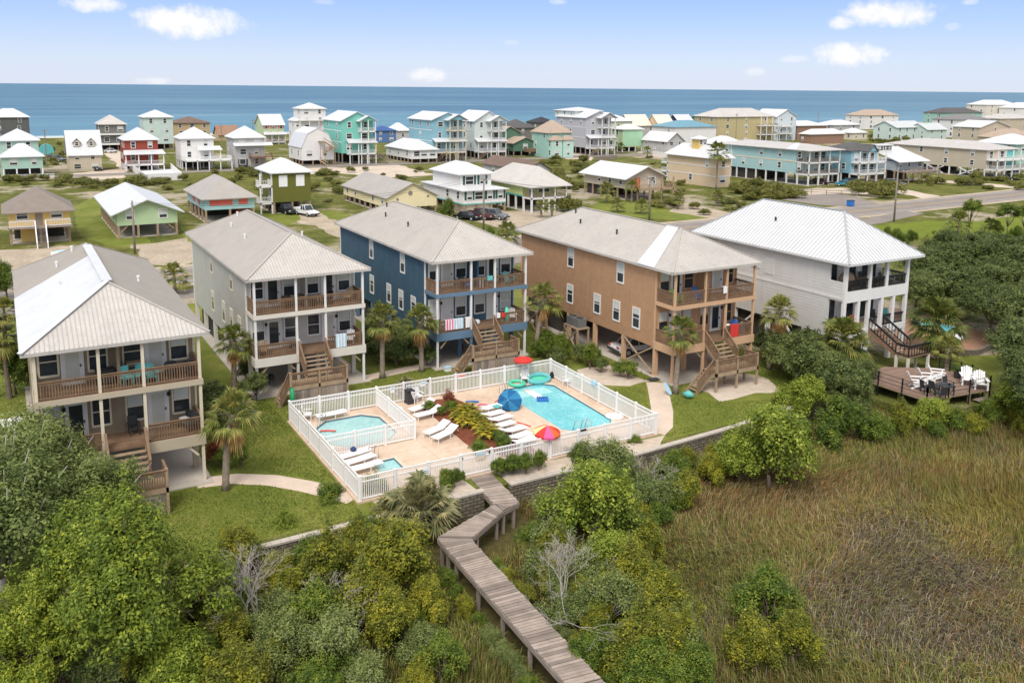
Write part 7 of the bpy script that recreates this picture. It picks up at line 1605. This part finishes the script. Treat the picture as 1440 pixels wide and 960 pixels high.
for i, (px, py, s) in enumerate(((300, 560, .9), (308, 590, .8), (350, 520, .9), (360, 545, .8))):
    X, Y = at_crown(px, py, 2.2 * s, 0); plant('hedge', X, Y, 0, s, 'dark shrub between the taupe and pale grey houses', 'shrub', 'shade_shrub', 'shrubs between the taupe and pale grey houses')
for px, py, s, lab in ((20, 520, 1.3, 'leafy shrub left of the taupe house wall'), (8, 395, 1.4, 'dark shrub at the left edge behind the taupe house'), (690, 335, 1.1, 'bright shrub beside the young palm behind the blue house'), (632, 295, 1.3, 'yellow green bush beside the black car'), (800, 280, 1.6, 'large brownish bush right of the lime house'), (812, 284, 1.3, 'second brownish bush right of the lime house')):
    X, Y = at_crown(px, py, 2.5 * s, 0); plant('scrub' if px > 780 else 'green', X, Y, 0, s, lab, 'shrub', 'leafy_shrub')
# planting bed in the pool deck
def cycad_mesh(seed, nf=26, L=1.0):
    r = np.random.default_rng(seed); V, F = [], []
    for k in range(nf):
        a = k * 2.4; e = math.radians(10 + 70 * (k / nf)); n = 13
        for s in range(n):
            f0 = (s + 1) / n; x = L * f0 * math.cos(e); z = L * f0 * math.sin(e) - .55 * f0 * f0 * L * .8; c = np.array([x * math.cos(a), x * math.sin(a), z]); sd = np.array([-math.sin(a), math.cos(a), 0]); fw = np.array([math.cos(a), math.sin(a), -.25])
            ln = .30 * L * math.sin(math.pi * min(.95, .18 + f0 * .8))
            for g_ in (-1, 1): i = len(V); tip = c + (sd * g_ * .85 + fw * .5) * ln + np.array([0, 0, .03]); V += [c, c + fw * .055, tip, c - fw * .015]; F.append((i, i + 1, i + 2, i + 3))
    return npmesh('cycad_crown', np.array(V), np.array(F), LM['cycad'])
CY = [cycad_mesh(1), cycad_mesh(2, 30, .9)]
for i, (px, py, s) in enumerate(((647, 577, .9), (659, 578, 1.2), (668, 590, 1.15), (655, 592, 1.0), (677, 598, 1.0), (684, 609, 1.1), (691, 602, .8), (643, 584, .8))):
    X, Y = gp(px, py + 6, .2); t = thing('cycad', 'yellow green cycad in the red mulch bed of the pool deck', 'cycad', (X, Y, ZD + .05), i, 'cycads in the mulch bed'); t.scale = (s,) * 3; put('fronds', CY[i % 2], t, (0, 0, .3)); b = MB(); b.tube([(0, 0, 0), (0, 0, .32)], [.14, .12], 8); b.build('trunk', M_PALMBARK, t)
for px, py, s, lab in ((678, 631, .85, 'clipped green bush at the lower end of the mulch bed, left'), (711, 622, .8, 'clipped green bush at the lower end of the mulch bed, right'), (700, 612, .6, 'small dark bush behind the clipped bushes of the mulch bed'), (606, 571, .65, 'low bush at the upper left of the mulch bed'), (619, 577, .55, 'low dark bush behind the upper pair of loungers'), (635, 571, .7, 'spiky bush at the top of the mulch bed')):
    X, Y = at_crown(px, py, 1.1 * s, ZD + .05); plant('round', X, Y, ZD + .05, s, lab, 'shrub', 'garden_shrub')
X, Y = gp(631, 566, .3); plant('red_shrub', X, Y, ZD + .05, .9, 'red flowering shrub at the top of the mulch bed', 'shrub', 'garden_shrub')

# ---- dune scrub between the far houses: separate shrubs
def free(X, Y, r=1.6):
    if 99 < Y < 114 or Y > 400 or 231 < Y < 246: return False
    return not any(a - r < X < b_ + r and c - r - 2.5 < Y < d_ + r for a, b_, c, d_ in FAR)
rr = random.Random(21); n = 0
def inp(px, py, P):
    c = False
    for i in range(len(P)):
        (x0, y0), (x1, y1) = P[i], P[i - 1]
        if (y0 > py) != (y1 > py) and px < (x1 - x0) * (py - y0) / (y1 - y0) + x0: c = not c
    return c
ZONES = [([(0, 246), (100, 252), (200, 258), (340, 244), (480, 240), (520, 240), (480, 255), (360, 268), (250, 270), (110, 268), (0, 262)], 62, (.6, 1.3), 'low dune shrub in the scrub strip left of the olive green house'), ([(690, 228), (830, 226), (830, 262), (800, 275), (760, 245)], 34, (.7, 1.5), 'dense green dune shrub between the grey gable house and the cream cottage'),
         ([(910, 222), (960, 222), (960, 290), (900, 300), (935, 260)], 22, (.5, 1.1), 'small dune shrub beside the cream cottage'), ([(1030, 262), (1110, 268), (1118, 280), (1060, 288), (1035, 282)], 22, (.9, 1.7), 'large green shrub in front of the long aqua building'), ([(1200, 262), (1262, 262), (1262, 285), (1205, 280)], 16, (.8, 1.6), 'dark green shrub by the gravel bay across the road'),
         ([(1265, 248), (1440, 252), (1440, 268), (1265, 262)], 30, (.6, 1.2), 'low olive shrub on the verge before the beige building'), ([(1180, 182), (1330, 196), (1330, 210), (1240, 208)], 24, (.6, 1.4), 'far shrub near the shore at the right'), ([(40, 205), (130, 205), (100, 238), (60, 236)], 14, (.6, 1.2), 'far dune shrub behind the mint house'), ([(965, 298), (1035, 270), (1055, 300), (1000, 306)], 12, (.5, 1.0), 'small shrub on the verge behind the white ribbed roof'),
         ([(500, 246), (610, 240), (606, 252), (520, 254)], 6, (.4, .8), 'low shrub on the sand by the timber ramp'), ([(430, 262), (482, 262), (482, 284), (445, 286)], 6, (.6, 1.2), 'shrub right of the olive green house')]
for P, cnt, (s0, s1), lab in ZONES:
    k = 0; xs = [p[0] for p in P]; ys = [p[1] for p in P]
    for _ in range(cnt * 12):
        if k >= cnt: break
        px, py = rr.uniform(min(xs), max(xs)), rr.uniform(min(ys), max(ys))
        if not inp(px, py, P): continue
        X, Y = gp(px, py)
        if free(X, Y): plant('scrub', X, Y, 0, rr.uniform(s0, s1) * 1.3, lab, 'shrub', 'dune_shrub', 'shrubs: ' + lab, rr.uniform(.5, .9), parts=False); k += 1

# ---- marsh grass: far too many blades to count
def marsh_grass():
    r = np.random.default_rng(4); pts = []
    for x0, x1, y0, y1, dens in ((-6, 75, 13, 40.2, 165), (40, 95, 26, 36, 60)):
        n = int((x1 - x0) * (y1 - y0) * dens); p = np.stack([r.uniform(x0, x1, n), r.uniform(y0, y1, n)], 1); pts.append(p)
    P = np.concatenate(pts); D = np.stack([P[:, 0], P[:, 1], np.full(len(P), -1.3 - H)], 1); f, rt, up = np.array(FW), np.array(RT), np.array(UP); w = D @ f; px = PX + FPX * (D @ rt) / w; py = PY - FPX * (D @ up) / w
    keep = (px > -60) & (px < 1500) & (py < 1040) & (py > 500) & (w > 5)
    lx = np.where(P[:, 1] < 35.6, 16.9 + (P[:, 1] - 24.4) * .035, -99); keep &= ~((P[:, 0] > lx - .1) & (P[:, 0] < lx + 1.55) & (P[:, 1] < 35.6)); keep &= ~((P[:, 0] > 17) & (P[:, 0] < 23.6) & (P[:, 1] > 35.5)); keep &= ~((P[:, 0] > 53.8) & (P[:, 1] > 35.0) & (P[:, 0] < 63))
    P = P[keep]; n = len(P)
    def fld(fx, fy, ph): return np.sin(P[:, 0] * fx + 1.7 * np.sin(P[:, 1] * fy + ph)) * np.cos(P[:, 1] * fy * 1.3 + ph * 2 + np.sin(P[:, 0] * fx * .7))
    hgt = (0.85 + .28 * fld(.23, .31, 1.0) + .15 * fld(.9, .8, 2.0)) * r.uniform(.55, 1.25, n)
    near = np.clip((P[:, 0] - 24) / 6, .75, 1); hgt *= near
    def lob0(px_, py_, rx, ry): c = gp(px_, py_, -1.3); return np.exp(-((P[:, 0] - c[0]) / rx) ** 2 - ((P[:, 1] - c[1]) / ry) ** 2)
    fl_ = np.clip(lob0(1230, 800, 7, 5) + lob0(1340, 870, 8, 5) + .7 * lob0(1000, 700, 5, 3), 0, 1)
    dirn = 1.2 + 2.4 * fld(.16, .21, .3) + r.normal(0, .75, n); lean = hgt * np.clip(.42 + .35 * fld(.35, .3, 4.) + .55 * fl_ + r.normal(0, .22, n), .05, 1.25)
    L = np.stack([np.cos(dirn), np.sin(dirn), np.zeros(n)], 1); S_ = np.stack([-np.sin(r.uniform(0, 6.28, n)), np.cos(r.uniform(0, 6.28, n)), np.zeros(n)], 1); S_ /= np.linalg.norm(S_, axis=1, keepdims=True) + 1e-9; wd = r.uniform(.008, .019, n)[:, None]
    B = np.column_stack([P, np.full(n, -1.32)]); M = B + L * (lean * .3)[:, None] + np.array([0, 0, 1]) * (hgt * .6)[:, None]; T = B + L * lean[:, None] + np.array([0, 0, 1]) * (hgt * np.clip(1.15 - .75 * lean / hgt, .25, 1.0))[:, None]
    V = np.stack([B - S_ * wd, B + S_ * wd, M + S_ * wd * .9, M - S_ * wd * .9, T + S_ * wd * .25, T - S_ * wd * .25], 1).reshape(-1, 3); i = np.arange(n)[:, None] * 6; F = np.concatenate([i + np.array([0, 1, 2, 3]), i + np.array([3, 2, 4, 5])], 0)
    def lobe(px_, py_, rx, ry): c = gp(px_, py_, -1.3); return np.exp(-((P[:, 0] - c[0]) / rx) ** 2 - ((P[:, 1] - c[1]) / ry) ** 2)
    nz = .30 * fld(.35, .42, 5.) + .22 * fld(1.1, .95, 3.) + r.normal(0, .16, n)
    wt_ = np.stack([.60 + .9 * lobe(620, 900, 5, 6) + .5 * lobe(930, 800, 5, 5) + .5 * lobe(1010, 790, 4, 4) + .55 * lobe(860, 940, 5, 3) + .45 * lobe(1290, 620, 9, 3) + .5 * nz + .35 * lobe(1150, 900, 3, 3), .50 + .75 * lobe(970, 700, 8, 6) + .35 * lobe(1200, 690, 12, 4) - .4 * nz, .20 + .62 * lobe(1230, 800, 7, 5) + .58 * lobe(1340, 870, 8, 5) + .4 * lobe(1300, 650, 10, 3) + .5 * fld(.5, .3, 7.), .18 + .95 * lobe(1420, 715, 9, 4) + .4 * lobe(1180, 620, 8, 3) + .4 * fld(.4, .6, 9.)], 1)
    wt_[:, 1] += .10; wt_ = np.clip(wt_, .02, None) ** 2.7; wt_ /= wt_.sum(1, keepdims=True); k = (wt_.cumsum(1) < r.random((n, 1))).sum(1)
    PAL = [[(.075, .095, .018), (.14, .16, .030), (.20, .20, .05), (.26, .25, .075)], [(.135, .105, .04), (.205, .155, .058), (.25, .115, .042), (.32, .245, .12)], [(.066, .052, .032), (.115, .092, .058), (.165, .135, .092), (.25, .21, .15)], [(.13, .125, .025), (.20, .175, .035), (.27, .195, .04), (.33, .265, .08)]]
    C = np.array(PAL)[k, r.integers(0, 4, n)] * r.uniform(.8, 1.2, (n, 1)); flatp = lobe(1230, 800, 7, 5) + lobe(1340, 870, 8, 5); 
    g = G('marsh_grass_blades'); at_ = g.n('Attribute'); at_.attribute_name = 'tint'; m = g.fin(at_.outputs['Color'], .75, .15)
    me = npmesh('marsh_grass', V, F, m); ca = me.attributes.new('tint', 'FLOAT_COLOR', 'POINT'); ca.data.foreach_set('color', np.repeat(np.column_stack([C, np.ones(n)]), 6, 0).astype(np.float32).ravel())
    o = put('marsh_grass', me); o['kind'] = 'stuff'; o['label'] = 'tall brown and olive marsh grass filling the lower right'
marsh_grass()
# short lawn tufts so that the grass has a nap, and rough grass on the scrub land
def tufts(name, label, zones, hgt, wd, m, seed):
    r = np.random.default_rng(seed); A_ = []
    for x0, x1, y0, y1, dens in zones:
        n = int((x1 - x0) * (y1 - y0) * dens); A_.append(np.stack([r.uniform(x0, x1, n), r.uniform(y0, y1, n)], 1))
    P = np.concatenate(A_)
    ok = ~((P[:, 0] > 15.1) & (P[:, 0] < 35.8) & (P[:, 1] > 42.0) & (P[:, 1] < 55.6))
    for x0, y0 in ((.55, 48.9), (14.62, 61.1), (28.8, 61.1), (42.88, 49.5), (57.45, 46.2)): ok &= ~((P[:, 0] > x0 - .4) & (P[:, 0] < x0 + 8.6) & (P[:, 1] > y0 - .5) & (P[:, 1] < y0 + 22.6))
    for (cx, cy, rad) in ((9.2, 48.7, .9), (10.2, 48.5, .85), (11.2, 47.9, .85), (12, 47.3, .85), (12.8, 46.5, .85), (13.5, 45.6, .85), (14.2, 44.6, .85), (14.9, 43.6, .85), (42, 50, .95), (41.6, 49.6, .95), (40.9, 48.7, .95), (40.2, 47.7, .95), (39.4, 46.6, .95), (38.6, 45.4, .95), (37.8, 44.5, .95), (37, 43.5, .95), (36.2, 42.9, .95), (47, 46.5, 2.9), (45, 47, 2.4), (39.7, 53, 2.6), (39.5, 54.6, 1.9), (23, 61.6, .8), (24.4, 61.8, .8), (25.8, 62, .8), (27.2, 62.2, .8), (28.4, 62.3, .8), (18.5, 41.6, .7)): ok &= (P[:, 0] - cx) ** 2 + (P[:, 1] - cy) ** 2 > rad * rad
    P = P[ok]; n = len(P); a = r.uniform(0, 6.28, n); h = hgt * r.uniform(.5, 1.4, n); B = np.column_stack([P, np.full(n, .0)]); S_ = np.stack([np.cos(a), np.sin(a), 0 * a], 1) * wd; T = B + np.stack([r.normal(0, .5, n) * h, r.normal(0, .5, n) * h, h], 1)
    V = np.stack([B - S_, B + S_, T], 1).reshape(-1, 3); F = np.arange(3 * n).reshape(n, 3); o = put(name, npmesh(name, V, F, m)); o['kind'] = 'stuff'; o['label'] = label
tufts('lawn_blades', 'short green lawn grass round the pool and houses', [(8.5, 15.1, 41, 62, 130), (35.9, 53, 41.5, 62, 90), (8, 36, 55.6, 63, 70), (-8, 0.2, 49, 80, 40), (-10, 8.5, 41, 49, 110)], .075, .03, leaf_mat('lawn_blade', [(.075, .105, .016), (.13, .165, .026), (.20, .22, .042), (.30, .27, .085)], .2, .7, .25), 8)
